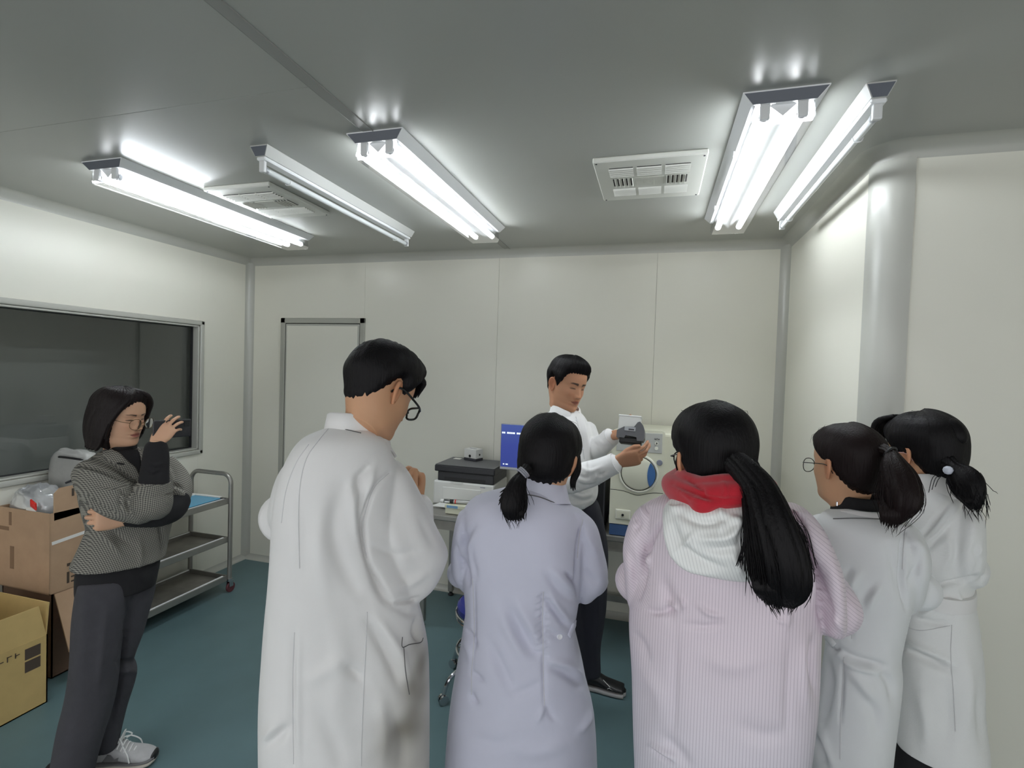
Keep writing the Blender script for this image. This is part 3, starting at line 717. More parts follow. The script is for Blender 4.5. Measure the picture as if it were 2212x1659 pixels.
obj('door_rim', MB().lathe((dc[0], ay-0.001, dc[1]), [(0.098, 0.002), (0.098, -0.004), (0.103, -0.009), (0.109, -0.007), (0.112, 0.002)], 48, (0, 1, 0)), M['creamlight'], st, True)
obj('door_gap', MB().lathe((dc[0], ay-0.003, dc[1]), [(0.001, -0.0005), (0.0985, -0.0005), (0.0985, 0.001), (0.001, 0.001)], 48, (0, 1, 0)), M['dark'], st)
dr = obj('door', MB().lathe((dc[0], ay-0.004, dc[1]), [(0.001, -0.012), (0.080, -0.011), (0.090, -0.007), (0.0945, 0.001), (0.001, 0.001)], 48, (0, 1, 0)), M['cream'], st, True)
cr = []
for a in np.linspace(-0.80, 0.80, 15): cr.append((dc[0]+0.0935*math.cos(a), ay-0.0190, dc[1]+0.0935*math.sin(a)))
for a in np.linspace(0.80, -0.80, 15): cr.append((dc[0]+0.050+0.0145*(a/0.8)**2, ay-0.0190, dc[1]+0.0665*math.sin(a)/math.sin(0.80)))
obj('door_grip', MB().prism(cr, (0, -0.0055, 0), (0, 0.0045, 0)), M['crescent'], dr)
obj('control_panel', MB().box((-0.205, ay-0.003, 1.240), (0.047, ay+0.001, 1.352), 0.004, 2), M['panelgrey'], st)
bt = obj('button', MB().cyl((0.028-0.012, ay-0.003, 1.268), (0.028-0.012, ay-0.006, 1.268), 0.010, 18), M['creamlight'], st)
for (x, z) in ((0.016, 1.296), ):
    obj('button', MB().cyl((x, ay-0.003, z), (x, ay-0.006, z), 0.010, 18), M['creamlight'], st)
mk = MB()
for (x, z, w, h) in ((0.004, 1.319, 0.010, 0.003), (0.016, 1.321, 0.004, 0.004), (0.022, 1.319, 0.010, 0.003), (0.014, 1.291, 0.004, 0.010), (0.014, 1.298, 0.007, 0.003), (0.014, 1.293, 0.007, 0.003), (-0.17, 1.30, 0.05, 0.02)):
    mk.box((x, ay-0.0068, z), (x+w, ay-0.0028, z+h))
obj('panel_marks', mk, M['darkgrey'], st)
obj('indicator_knob', MB().lathe((0.036, ay, 1.188), [(0.001, -0.006), (0.014, -0.006), (0.0165, -0.003), (0.0165, 0.001), (0.001, 0.001)], 24, (0, 1, 0)), M['knobgrey'], st, True)
kp = obj('drain_plate', MB().box((-0.197, ay-0.006, 0.846), (-0.112, ay+0.001, 0.902), 0.010, 3), M['creamlight'], st)
obj('plate_inset', MB().box((-0.190, ay-0.0072, 0.853), (-0.119, ay-0.0058, 0.895), 0.001), M['cream'], kp)
obj('drain_knob', MB().cyl((-0.155, ay-0.0072, 0.872), (-0.155, ay-0.013, 0.872), 0.007, 14), M['black'], kp)

# cables, power strip
tag(obj('cable', MB().tube(catmull([(-0.30, 3.345, 0.98), (-0.255, 3.36, 0.97), (-0.245, 3.10, 1.07), (-0.24, 3.36, 0.90), (-0.25, 3.47, 0.80)], 24), 0.004, 6), M['black'], None, True), 'thin black cable between the dark tower and the cream steriliser', 'cable')
tag(obj('cable', MB().tube(catmull([(-1.27, 3.475, 0.70), (-1.265, 3.48, 0.60), (-1.25, 3.47, 0.52), (-1.20, 3.46, 0.44), (-1.10, 3.44, 0.40), (-0.9, 3.45, 0.50), (-0.8, 3.48, 0.66)], 30), 0.0035, 6), M['darkgrey'], None, True), 'thin dark cable hanging under the table behind the printer', 'cable')
ps = thing('power_strip', 'dark power strip on the floor under the table', 'power strip', (-1.15, 3.36, 0))
obj('strip_body', MB().box((-1.30, 3.33, 0.001), (-1.02, 3.385, 0.038), 0.006, 2), M['darkgrey'], ps)
sm = MB()
for k in range(4): sm.box((-1.28+k*0.065, 3.34, 0.038), (-1.235+k*0.065, 3.375, 0.0392), 0.004)
obj('sockets', sm, M['black'], ps)

# stool
so = thing('stool', 'blue-seated chrome stool on castors, mostly hidden by the ponytailed woman', 'stool', (-0.79, 2.50, 0))
sx, sy_ = -0.79, 2.50
obj('seat', MB().lathe((sx, sy_, 0.40), [(0.02, 0), (0.165, 0.004), (0.178, 0.02), (0.178, 0.045), (0.16, 0.066), (0.10, 0.072), (0.01, 0.072)], 36), M['blueseat'], so, True)
obj('seat_ring', MB().tube([(sx+0.182*math.cos(a), sy_+0.182*math.sin(a), 0.408) for a in np.linspace(0, 2*pi, 41)], 0.007, 8, False).tube([(sx+0.180*math.cos(a), sy_+0.180*math.sin(a), 0.388) for a in np.linspace(0, 2*pi, 41)], 0.006, 8, False), M['chrome'], so, True)
obj('column', MB().lathe((sx, sy_, 0.12), [(0.032, 0), (0.032, 0.10), (0.018, 0.105), (0.018, 0.29)], 20), M['chrome'], so, True)
obj('foot_ring', MB().tube([(sx+0.175*math.cos(a), sy_+0.175*math.sin(a), 0.21) for a in np.linspace(0, 2*pi, 41)], 0.008, 8, False)
    .cyl((sx-0.175, sy_, 0.21), (sx-0.03, sy_, 0.17), 0.006, 8).cyl((sx+0.088, sy_+0.152, 0.21), (sx+0.015, sy_+0.026, 0.17), 0.006, 8).cyl((sx+0.088, sy_-0.152, 0.21), (sx+0.015, sy_-0.026, 0.17), 0.006, 8), M['chrome'], so, True)
for k in range(5):
    a = 2*pi*k/5+math.radians(157); c, s = math.cos(a), math.sin(a)
    lg = obj('leg', MB().tube(catmull([(sx+0.02*c, sy_+0.02*s, 0.14), (sx+0.16*c, sy_+0.16*s, 0.150), (sx+0.235*c, sy_+0.235*s, 0.115), (sx+0.262*c, sy_+0.262*s, 0.052)], 14), 0.011, 10), M['chrome'], so, True)
    bx, by = sx+0.265*c, sy_+0.265*s
    obj('castor', MB().cyl((bx-0.016*s, by+0.016*c, 0.024), (bx-0.004*s, by+0.004*c, 0.024), 0.024, 16).cyl((bx+0.004*s, by-0.004*c, 0.024), (bx+0.016*s, by-0.016*c, 0.024), 0.024, 16).cyl((bx, by, 0.024), (bx, by, 0.056), 0.007, 8), M['chrome'], lg, True)

# ================================================================ PEOPLE: helpers
def nrm_(v): v = np.asarray(v, float); return v/(np.linalg.norm(v)+1e-12)
def sstep(a, b, x): t = np.clip((np.asarray(x, float)-a)/(b-a), 0, 1); return t*t*(3-2*t)
class Frame:
    """upright plane through a person: u to the right, h away from the viewer"""
    def __init__(s, px, d, py=900):
        r = ray(px, py); h = np.array([r[0], r[1], 0]); s.h = h/np.linalg.norm(h); s.d = d
        s.u = np.array([s.h[1], -s.h[0], 0.0]); s.O = np.array([CAM[0], CAM[1], 0.0]) + s.h*d
        s.up = np.array([0, 0, 1.0])
    def pt(s, x, y, v=0.0):
        r = ray(x, y); return CAM + r*((s.d+v)/(r @ s.h))
    def at(s, u, v, z): return s.O + s.u*u + s.h*v + s.up*z
    def dirn(s, u, v, z): return nrm_(s.u*u+s.h*v+s.up*z)
def loft(rings, cap=True):
    R = np.array(rings); m, n, _ = R.shape
    V = R.reshape(-1, 3); idx = np.arange(m*n).reshape(m, n)
    a = idx[:-1]; b = np.roll(idx, -1, 1)[:-1]; c = np.roll(idx, -1, 1)[1:]; d = idx[1:]
    F = np.stack([a, b, c, d], -1).reshape(-1, 4).tolist()
    if cap:
        V = np.vstack([V, R[0].mean(0), R[-1].mean(0)]); i0, i1 = m*n, m*n+1
        F += [(i0, int(idx[0, (k+1) % n]), int(idx[0, k])) for k in range(n)]
        F += [(i1, int(idx[-1, k]), int(idx[-1, (k+1) % n])) for k in range(n)]
    return V, F
def ell(c, a, b, n=40, p=2.3):
    t = np.linspace(0, 2*pi, n, endpoint=False)
    ct, st = np.cos(t), np.sin(t)
    return np.asarray(c) + (np.sign(ct)*np.abs(ct)**(2/p))[:, None]*np.asarray(a) + (np.sign(st)*np.abs(st)**(2/p))[:, None]*np.asarray(b)
def resample(rows, n):
    return catmull(np.array(rows, float), n)
def cloft(fr, rows, n=28, nseg=40, p=2.3, tilt=0.0):
    """loft between two outlines: rows of (xl, yl, xr, yr, v, depth)"""
    R = []
    for (xl, yl, xr, yr, v, b) in resample(rows, n):
        L, Rr = fr.pt(xl, yl, v), fr.pt(xr, yr, v); R.append(ell((L+Rr)/2, (Rr-L)/2, fr.h*b, nseg, p))
    return loft(R)
def tloft(fr, rows, n=28, nseg=40, p=2.4):
    """torso rows (y, xl, xr, v, depth); rings stay level"""
    R = []
    for (y, xl, xr, v, b) in resample(rows, n):
        L, Rr = fr.pt(xl, y, v), fr.pt(xr, y, v); z = (L[2]+Rr[2])/2; L = L.copy(); Rr = Rr.copy(); L[2] = Rr[2] = z
        R.append(ell((L+Rr)/2, (Rr-L)/2, fr.h*b, nseg, p))
    return loft(R)
def otube(pts, ra, rb=None, ref=(0, 0, 1), n=24, nseg=24, p=2.0, rounded=True):
    """smooth tube through points with two radii; rb along ref, ra across it"""
    pts = np.asarray(pts, float); k = len(pts)
    ra = np.full(k, ra, float) if np.isscalar(ra) else np.asarray(ra, float)
    rb = ra if rb is None else (np.full(k, rb, float) if np.isscalar(rb) else np.asarray(rb, float))
    Q = catmull(np.hstack([pts, ra[:, None], rb[:, None]]), n); P = Q[:, :3]
    T = np.gradient(P, axis=0); T /= np.linalg.norm(T, axis=1)[:, None]+1e-12
    B = None; R = []
    ref = np.asarray(ref, float)
    for i in range(n):
        r = ref if B is None else B
        b = r - T[i]*(r @ T[i]); b /= np.linalg.norm(b)+1e-12; B = b
        a = np.cross(T[i], b)
        R.append(ell(P[i], a*max(Q[i, 3], 1e-4), b*max(Q[i, 4], 1e-4), nseg, p))
    if rounded:
        e0 = [P[0]+(R[0]-P[0])*f - T[0]*ra[0]*g_ for f, g_ in ((0.35, 0.55), (0.75, 0.38))]
        e1 = [P[-1]+(R[-1]-P[-1])*f + T[-1]*ra[-1]*g_ for f, g_ in ((0.75, 0.38), (0.35, 0.55))]
        R = e0+R+e1
    return loft(R)
def merge(parts):
    V = []; F = []; o = 0
    for v, f in parts:
        V.append(np.asarray(v)); F += [tuple(int(i)+o for i in q) for q in f]; o += len(v)
    return np.vstack(V), F
def remesh(parts, vox, smooth=2, lam=0.5):
    """union of closed shells as one continuous surface"""
    V, F = merge(parts)
    me = bpy.data.meshes.new('tmp'); me.from_pydata(V.tolist(), [], F); me.update()
    bm = bmesh.new(); bm.from_mesh(me); bmesh.ops.recalc_face_normals(bm, faces=bm.faces); bm.to_mesh(me); bm.free()
    o = bpy.data.objects.new('tmp', me); COL.objects.link(o)
    md = o.modifiers.new('r', 'REMESH'); md.mode = 'VOXEL'; md.voxel_size = vox; md.use_smooth_shade = True
    dg = bpy.context.evaluated_depsgraph_get(); dg.update()
    ev = o.evaluated_get(dg); m2 = bpy.data.meshes.new_from_object(ev)
    n = len(m2.vertices); P = np.empty(n*3); m2.vertices.foreach_get('co', P); P = P.reshape(-1, 3)
    L = np.empty(len(m2.loops), int); m2.loops.foreach_get('vertex_index', L)
    E = np.empty(len(m2.edges)*2, int); m2.edges.foreach_get('vertices', E); E = E.reshape(-1, 2)
    tot = np.empty(len(m2.polygons), int); m2.polygons.foreach_get('loop_total', tot)
    st = np.empty(len(m2.polygons), int); m2.polygons.foreach_get('loop_start', st)
    if (tot == 4).all(): Fq = L.reshape(-1, 4)
    else: Fq = [L[s:s+t].tolist() for s, t in zip(st, tot)]
    bpy.data.objects.remove(o); bpy.data.meshes.remove(me); bpy.data.meshes.remove(m2)
    P = lap(P, E, smooth, lam)
    return P, Fq, E
def lap(P, E, it, lam=0.5):
    n = len(P); deg = np.bincount(E.ravel(), minlength=n)[:, None]+1e-9
    for k in range(it):
        S_ = np.stack([np.bincount(E[:, 0], P[E[:, 1], c], n)+np.bincount(E[:, 1], P[E[:, 0], c], n) for c in range(3)], -1)
        P = P + lam*(S_/deg-P)
    return P
def vnormals(P, F):
    F = np.asarray(F)
    fn = np.cross(P[F[:, 2]]-P[F[:, 0]], P[F[:, 3]]-P[F[:, 1]])
    N = np.zeros_like(P)
    for k in range(4):
        for c in range(3): N[:, c] += np.bincount(F[:, k], fn[:, c], len(P))
    return N/(np.linalg.norm(N, axis=1)[:, None]+1e-12)
def seg_dist(Q, pts):
    """distance of image points Q to a polyline and the position along it"""
    pts = np.asarray(pts, float); best = np.full(len(Q), 1e9); tt = np.zeros(len(Q)); L = np.linalg.norm(np.diff(pts, axis=0), axis=1); cum = np.r_[0, np.cumsum(L)]
    for i in range(len(pts)-1):
        a, b = pts[i], pts[i+1]; ab = b-a; t = np.clip(((Q-a) @ ab)/(ab @ ab+1e-12), 0, 1)
        d = np.linalg.norm(Q-(a+t[:, None]*ab), axis=1); m_ = d < best
        best[m_] = d[m_]; tt[m_] = (cum[i]+t[m_]*L[i])/cum[-1]
    return best, tt
FOLD = 1.5
def folds(P, F, strokes, noise=0.0, nfreq=(9, 9, 4), seed=0, E=None, back=False):
    """raise ridges and press valleys into cloth; strokes: (points, width px, height m)"""
    N = vnormals(P, F); Q = project(P); view = CAM-P; view /= np.linalg.norm(view, axis=1)[:, None]
    w = sstep(0.05, 0.45, (N*view).sum(1))
    D = np.zeros(len(P))
    for (pts, wd, amp) in strokes:
        pts = catmull(pts, 4*len(pts)) if len(pts) > 2 else np.asarray(pts, float)
        lo = pts.min(0)-3*wd; hi = pts.max(0)+3*wd
        s = np.where((Q >= lo).all(1) & (Q <= hi).all(1) & (w > 0))[0]
        if len(s) == 0: continue
        d, t = seg_dist(Q[s], pts)
        D[s] += FOLD*amp*np.exp(-(d/wd)**2)*np.sin(pi*np.clip(t, 0.04, 0.96))**0.6
    D *= w
    if noise > 0:
        rs = np.random.default_rng(seed); X = np.zeros(len(P))
        for k in range(16):
            kv = rs.normal(size=3)*np.array(nfreq); X += np.sin(P @ kv*2.2+rs.uniform(0, 6.3))
        X = X/4.0
        D += noise*np.sign(X)*np.abs(X)**1.2
    P = P+N*D[:, None]
    return P
def garment(name, parts, m, parent, vox=0.0055, smooth=3, strokes=(), noise=0.0, nfreq=(9, 9, 4), seed=0, color=None, floats=None, post=None):
    P, F, E = remesh(parts, vox, smooth)
    F = np.asarray(F)
    P = folds(P, F, strokes, noise, nfreq, seed)
    P = lap(P, E, 1, 0.3)
    if post is not None: P = post(P)
    c = color(P) if color is not None else None
    fl = floats(P) if floats is not None else None
    o = link_mesh(name, P, F, m, parent, True, colors=c, floats=fl)
    bv = BVHTree.FromPolygons([Vector(p) for p in P], [tuple(int(i) for i in f) for f in F])
    return o, bv
def hit(bv, x, y, off=0.0):
    r = ray(x, y); r = r/np.linalg.norm(r)
    loc, nn, i, d = bv.ray_cast(Vector(CAM), Vector(r))
    if loc is None: return None, None
    nn = np.array(nn)
    if nn @ r > 0: nn = -nn
    return np.array(loc)+nn*off, nn
def seam(name, bv, lines, m, parent, r=0.0012, off=0.0004, n=26):
    for ln in lines:
        P = []; mb = MB()
        for (x, y) in catmull(ln, n):
            p, nn = hit(bv, x, y, off)
            if p is not None and (not P or np.linalg.norm(p-P[-1]) < 0.06): P.append(p)
        if len(P) > 2: mb.tube(P, r, 6); obj(name, mb, m, parent, True)
def disc_on(mb, bv, x, y, r, h=0.003, n=16):
    p, nn = hit(bv, x, y)
    if p is not None: mb.lathe(p-nn*0.002, [(r*0.3, 0), (r, 0.0), (r, h*0.8), (r*0.82, h+0.002), (r*0.3, h*0.8+0.001)], n, nn)

# ---------------------------------------------------------------- head
PROF = np.array([  # yf, zf, yb, zb, half width, narrowing at the front, squareness
    (0.030, -0.128, -0.060, -0.100, 0.052, 0.00, 2.0), (0.045, -0.121, -0.063, -0.092, 0.055, 0.10, 2.0), (0.066, -0.1145, -0.066, -0.084, 0.0595, 0.24, 2.0),
    (0.082, -0.109, -0.069, -0.077, 0.0630, 0.33, 2.0), (0.0905, -0.102, -0.073, -0.069, 0.0650, 0.33, 2.0), (0.093, -0.092, -0.078, -0.060, 0.0665, 0.28, 2.05),
    (0.0905, -0.079, -0.083, -0.050, 0.0680, 0.20, 2.1), (0.0915, -0.070, -0.087, -0.042, 0.0690, 0.16, 2.15), (0.0925, -0.058, -0.0905, -0.033, 0.0700, 0.12, 2.2), (0.0925, -0.046, -0.0935, -0.025, 0.0710, 0.08, 2.2),
    (0.0920, -0.034, -0.0960, -0.014, 0.0722, 0.05, 2.25), (0.0915, -0.018, -0.0985, -0.001, 0.0735, 0.02, 2.3), (0.0900, 0.000, -0.1005, 0.012, 0.0745, 0.0, 2.3),
    (0.0900, 0.014, -0.1015, 0.024, 0.0752, 0.0, 2.3), (0.0930, 0.028, -0.1010, 0.036, 0.0758, 0.0, 2.3), (0.0930, 0.046, -0.0985, 0.050, 0.0757, 0.0, 2.25), (0.0890, 0.066, -0.0930, 0.067, 0.0735, 0.0, 2.2),
    (0.0780, 0.088, -0.0820, 0.086, 0.0660, 0.0, 2.15), (0.0590, 0.106, -0.0640, 0.103, 0.0520, 0.0, 2.1), (0.0330, 0.1175, -0.0380, 0.1155, 0.0310, 0.0, 2.0), (0.0080, 0.1215, -0.0120, 0.1210, 0.0090, 0.0, 2.0)])
class Head:
    def __init__(s, center, fwd, yaw, pitch=0.0, roll=0.0, scale=1.0, nr=72, nc=96, male=False, detail=True):
        """fwd: world direction meaning yaw 0; yaw turns to the left, pitch < 0 looks down"""
        y0 = nrm_([fwd[0], fwd[1], 0]); x0 = np.array([y0[1], -y0[0], 0]); B = np.array([x0, y0, [0, 0, 1.0]]).T
        R = np.array(Matrix.Rotation(yaw, 3, 'Z') @ Matrix.Rotation(pitch, 3, 'X') @ Matrix.Rotation(roll, 3, 'Y'))
        s.R = B @ R; s.c = np.asarray(center, float); s.sc = scale; s.nr, s.nc = nr, nc; s.male = male
        d = np.linalg.norm(np.diff(PROF[:, :2], axis=0), axis=1)+0.4*np.linalg.norm(np.diff(PROF[:, 2:4], axis=0), axis=1)
        cum = np.r_[0, np.cumsum(d)]; fine = catmull(PROF, 400); tf = np.linspace(0, len(PROF)-1, 400); arc = np.interp(tf, np.arange(len(PROF)), cum)
        q = np.linspace(0, cum[-1], nr); Q = np.stack([np.interp(q, arc, fine[:, k]) for k in range(7)], -1)
        t = np.linspace(0, 2*pi, nc, endpoint=False); ph = t-0.42*np.sin(t); s.phi = ph
        c = np.cos(ph); sn = np.sin(ph)
        pp = 2/Q[:, 6:7]
        C = np.sign(c)*np.abs(c)[None]**pp; Sn = np.sign(sn)*np.abs(sn)[None]**pp
        X = Q[:, 4:5]*Sn*(1-Q[:, 5:6]*sstep(-0.1, 0.95, c)[None])
        Y = (Q[:, 0:1]+Q[:, 2:3])/2+(Q[:, 0:1]-Q[:, 2:3])/2*C
        Z = (Q[:, 1:2]+Q[:, 3:4])/2+(Q[:, 1:2]-Q[:, 3:4])/2*C
        if detail:
            fr_ = sstep(0.03, 0.07, Y); G = lambda x, z, sx, sz: np.exp(-((X-x)/sx)**2-((Z-z)/sz)**2)
            zt = np.clip((0.016-Z)/(0.016+0.030), 0, 1.0)          # 0 at the root, 1 at the tip of the nose
            nh = (0.002+0.0165*zt**1.15)*sstep(-0.043, -0.033, Z)*(1-sstep(0.006, 0.03, Z)); nw = 0.0075+0.0055*zt
            dy = nh*np.exp(-(np.abs(X)/nw)**2.2)
            for sx in (-1, 1):
                dy += 0.0065*G(sx*0.0125, -0.0315, 0.0068, 0.0075)                # nostril wings
                dy -= 0.0070*G(sx*0.030, 0.006, 0.0165, 0.0105)                   # sockets
                dy += 0.0058*G(sx*0.0305, 0.0065, 0.0125, 0.0075)                 # lids
                dy += 0.0022*G(sx*0.030, 0.026, 0.020, 0.006)                     # brow
                dy += 0.0035*G(sx*0.042, -0.022, 0.020, 0.016)                    # cheekbone
                dy -= 0.0025*G(sx*0.034, -0.058, 0.014, 0.016)
                dy -= 0.0020*G(sx*0.0255, -0.0595, 0.005, 0.005)                  # corners of the mouth
            dy += 0.0042*G(0, -0.0535, 0.019, 0.0048)+0.0046*G(0, -0.0665, 0.016, 0.0052)-0.0038*G(0, -0.0598, 0.022, 0.0026)-0.0030*G(0, -0.0765, 0.016, 0.005)
            dy -= 0.0018*G(0, -0.044, 0.004, 0.006); dy += 0.003*G(0, -0.098, 0.016, 0.010)
            Y = Y+dy*fr_
        s.L = np.stack([X, Y, Z], -1)
        top = np.array([[-0.002, 0, 0]])
        s.V = s.W(s.L.reshape(-1, 3))
        A = s.L; du = np.roll(A, -1, 1)-np.roll(A, 1, 1); dv = np.gradient(A, axis=0)
        Nn = np.cross(du, dv); Nn /= np.linalg.norm(Nn, axis=2)[:, :, None]+1e-12
        if Nn[nr//2, 0, 1] < 0: Nn = -Nn
        s.N = Nn
    def W(s, p): return s.c + (np.asarray(p, float)*s.sc) @ s.R.T
    def D(s, p): return np.asarray(p, float) @ s.R.T
    def rings(s): return [s.W(s.L[i]) for i in range(s.nr)]
    def colors(s, skin, lip, brow=(0.02, 0.016, 0.014), blush=0.10, eyes=True):
        X, Y, Z = s.L[..., 0], s.L[..., 1], s.L[..., 2]; c = np.ones(X.shape+(3,))*np.array(skin)
        front = Y > 0.045
        def mixc(w, col):
            nonlocal c
            w = (w*front)[..., None]; c = c*(1-w)+np.array(col)*w
        ax = np.abs(X)
        mixc(blush*np.exp(-((ax-0.042)/0.02)**2-((Z+0.022)/0.018)**2), np.array(skin)*np.array((1.0, 0.6, 0.55)))
        mixc(0.25*np.exp(-(X/0.014)**2-((Z+0.028)/0.012)**2), np.array(skin)*np.array((0.95, 0.7, 0.62)))
        wl = 1-sstep(0.7, 1.1, (X/0.0235)**2+((Z+0.0598)/(0.0105*(1-0.35*(ax/0.0235)**2)))**2); mixc(0.8*wl, lip)
        mixc(0.75*np.exp(-((Z+0.0598)/0.0016)**2)*(ax < 0.0225), np.array(lip)*0.35)
        bz = 0.0245+0.0035*np.sin(np.clip((ax-0.012)/0.036, 0, 1)*pi*0.75); bt = (0.0056 if s.male else 0.0036)*(1.15-0.75*np.clip((ax-0.012)/0.038, 0, 1))
        mixc(0.94*(1-sstep(0.6, 1.3, np.abs(Z-bz)/bt))*sstep(0.009, 0.014, ax)*(1-sstep(0.044, 0.051, ax)), brow)
        if eyes:
            ez = 0.0035+0.0018*np.cos(np.clip((ax-0.031)/0.013, -1, 1)*pi/2)
            el = sstep(0.0165, 0.019, ax)*(1-sstep(0.0425, 0.046, ax))
            mixc(0.95*np.exp(-((Z-ez)/0.0020)**2)*el, (0.012, 0.009, 0.008))
            mixc(0.75*np.exp(-((Z-ez+0.0026)/0.0020)**2)*el*(1-sstep(0.007, 0.012, np.abs(ax-0.0305))), (0.03, 0.02, 0.016))
            mixc(0.40*np.exp(-((Z-ez-0.0062)/0.0014)**2)*el, np.array(skin)*0.35)
            mixc(0.30*np.exp(-((ax-0.029)/0.014)**2-((Z+0.008)/0.007)**2), np.array(skin)*np.array((0.6, 0.5, 0.5)))
        for sx in (-1, 1): mixc(0.85*np.exp(-((X-sx*0.0075)/0.0042)**2-((Z+0.0385)/0.0026)**2), np.array(skin)*0.16)
        return c.reshape(-1, 3)
    def hair_shell(s, zline, thick, groove=0.0012, seed=1, wave=None):
        """cap that grows out of the skin where the hairline allows; zline: [(deg from front, z)]"""
        X, Y, Z = s.L[..., 0], s.L[..., 1], s.L[..., 2]
        ang = np.degrees(np.arctan2(np.abs(X), Y)); zl = np.interp(ang, [a for a, _ in zline], [z for _, z in zline])
        side = np.sign(X)
        rs = np.random.default_rng(seed)
        jag = 0.0025*np.sin(ang*1.9+side*2+rs.uniform(0, 6))+0.002*np.sin(ang*0.73+side)
        mask = Z-zl+jag
        th = thick(ang, Z) if callable(thick) else np.full(Z.shape, thick)
        g = 0
        for k in range(5):
            g = g+np.sin(ang*rs.uniform(0.4, 1.5)+Z*rs.uniform(-40, 40)+side*rs.uniform(0, 3)+rs.uniform(0, 6))
        t = -0.004+(th+0.004)*sstep(-0.004, 0.030, mask)**0.8+groove*g*0.4*sstep(0.0, 0.02, mask)
        P = s.L+s.N*t[..., None]
        keep = mask > -0.012
        idx = np.arange(s.nr*s.nc).reshape(s.nr, s.nc); F = []
        for i in range(s.nr-1):
            for k in range(s.nc):
                k2 = (k+1) % s.nc
                if keep[i, k] or keep[i, k2] or keep[i+1, k] or keep[i+1, k2]: F.append((int(idx[i, k]), int(idx[i, k2]), int(idx[i+1, k2]), int(idx[i+1, k])))
        V = P.reshape(-1, 3)
        V = np.vstack([V, V[-s.nc:].mean(0)+np.array([0, 0, 0.001])]); ti = len(V)-1
        F += [(int(idx[-1, k]), int(idx[-1, (k+1) % s.nc]), ti) for k in range(s.nc)]
        return s.W(V), F
def ear_parts(hd, side, zc=-0.004, yc=-0.012, size=1.08, flare=0.55):
    nr_, nt = 8, 30; top = []; bot = []
    for i in range(nr_+1):
        r = i/nr_
        for k in range(nt):
            a = 2*pi*k/nt; ca, sa = math.cos(a), math.sin(a)
            y = 0.0175*ca*(1+0.12*sa); z = 0.0315*sa
            if sa < 0: y *= 1-0.35*(-sa)
            h = 0.0045*math.exp(-((r-0.86)/0.13)**2)*(1.0-0.55*max(0, -sa)) - 0.0055*math.exp(-(r/0.48)**2) + 0.0028*math.exp(-((r-0.55)/0.12)**2)*(ca < 0.3)
            if r > 0.93: h -= 0.003
            top.append((y*r, z*r, h)); bot.append((y*r*0.97, z*r*0.97, h-0.0045 if r > 0.5 else -0.011))
    V = np.array(top+bot)*size; F = []; m_ = (nr_+1)*nt
    for i in range(nr_):
        for k in range(nt):
            k2 = (k+1) % nt
            F.append((i*nt+k, i*nt+k2, (i+1)*nt+k2, (i+1)*nt+k)); F.append((m_+(i+1)*nt+k, m_+(i+1)*nt+k2, m_+i*nt+k2, m_+i*nt+k))
    for k in range(nt):
        k2 = (k+1) % nt; F.append((nr_*nt+k, nr_*nt+k2, m_+nr_*nt+k2, m_+nr_*nt+k))
    til = 0.20
    out = []
    for (y, z, h) in V:
        y2 = y*math.cos(til)-z*math.sin(til); z2 = y*math.sin(til)+z*math.cos(til)
        # ear plane: outward normal +x, flared so that the back edge stands off the head
        yy = y2*math.cos(flare)+h*math.sin(flare); xx = -y2*math.sin(flare)+h*math.cos(flare)
        out.append((side*(0.0775+xx+0.004), yc+yy, zc+z2))
    return hd.W(np.array(out)), F
def neck_rings(hd, base_c, base_a, base_b, n=9, front=None):
    """rings from the collar to the first head ring"""
    r0 = hd.W(hd.L[0]); c1 = r0.mean(0); f = nrm_(front if front is not None else hd.R[:, 1])
    ph = hd.phi; base = np.asarray(base_c)+np.cos(ph)[:, None]*f*base_b+np.sin(ph)[:, None]*np.array([f[1], -f[0], 0])*base_a
    out = []
    for t in np.linspace(0, 1, n+1)[:-1]:
        w = t*t*(3-2*t); k = base*(1-w)+r0*w
        mid = k.mean(0); sh = 1-0.07*math.sin(pi*t); out.append(mid+(k-mid)*sh)
    return out
def body_rings(rows, phi, front):
    """rows: (center, half width, half depth)"""
    f = nrm_([front[0], front[1], 0]); r = np.array([f[1], -f[0], 0])
    return [np.asarray(c)+np.cos(phi)[:, None]*f*b+np.sin(phi)[:, None]*r*a for c, a, b in rows]

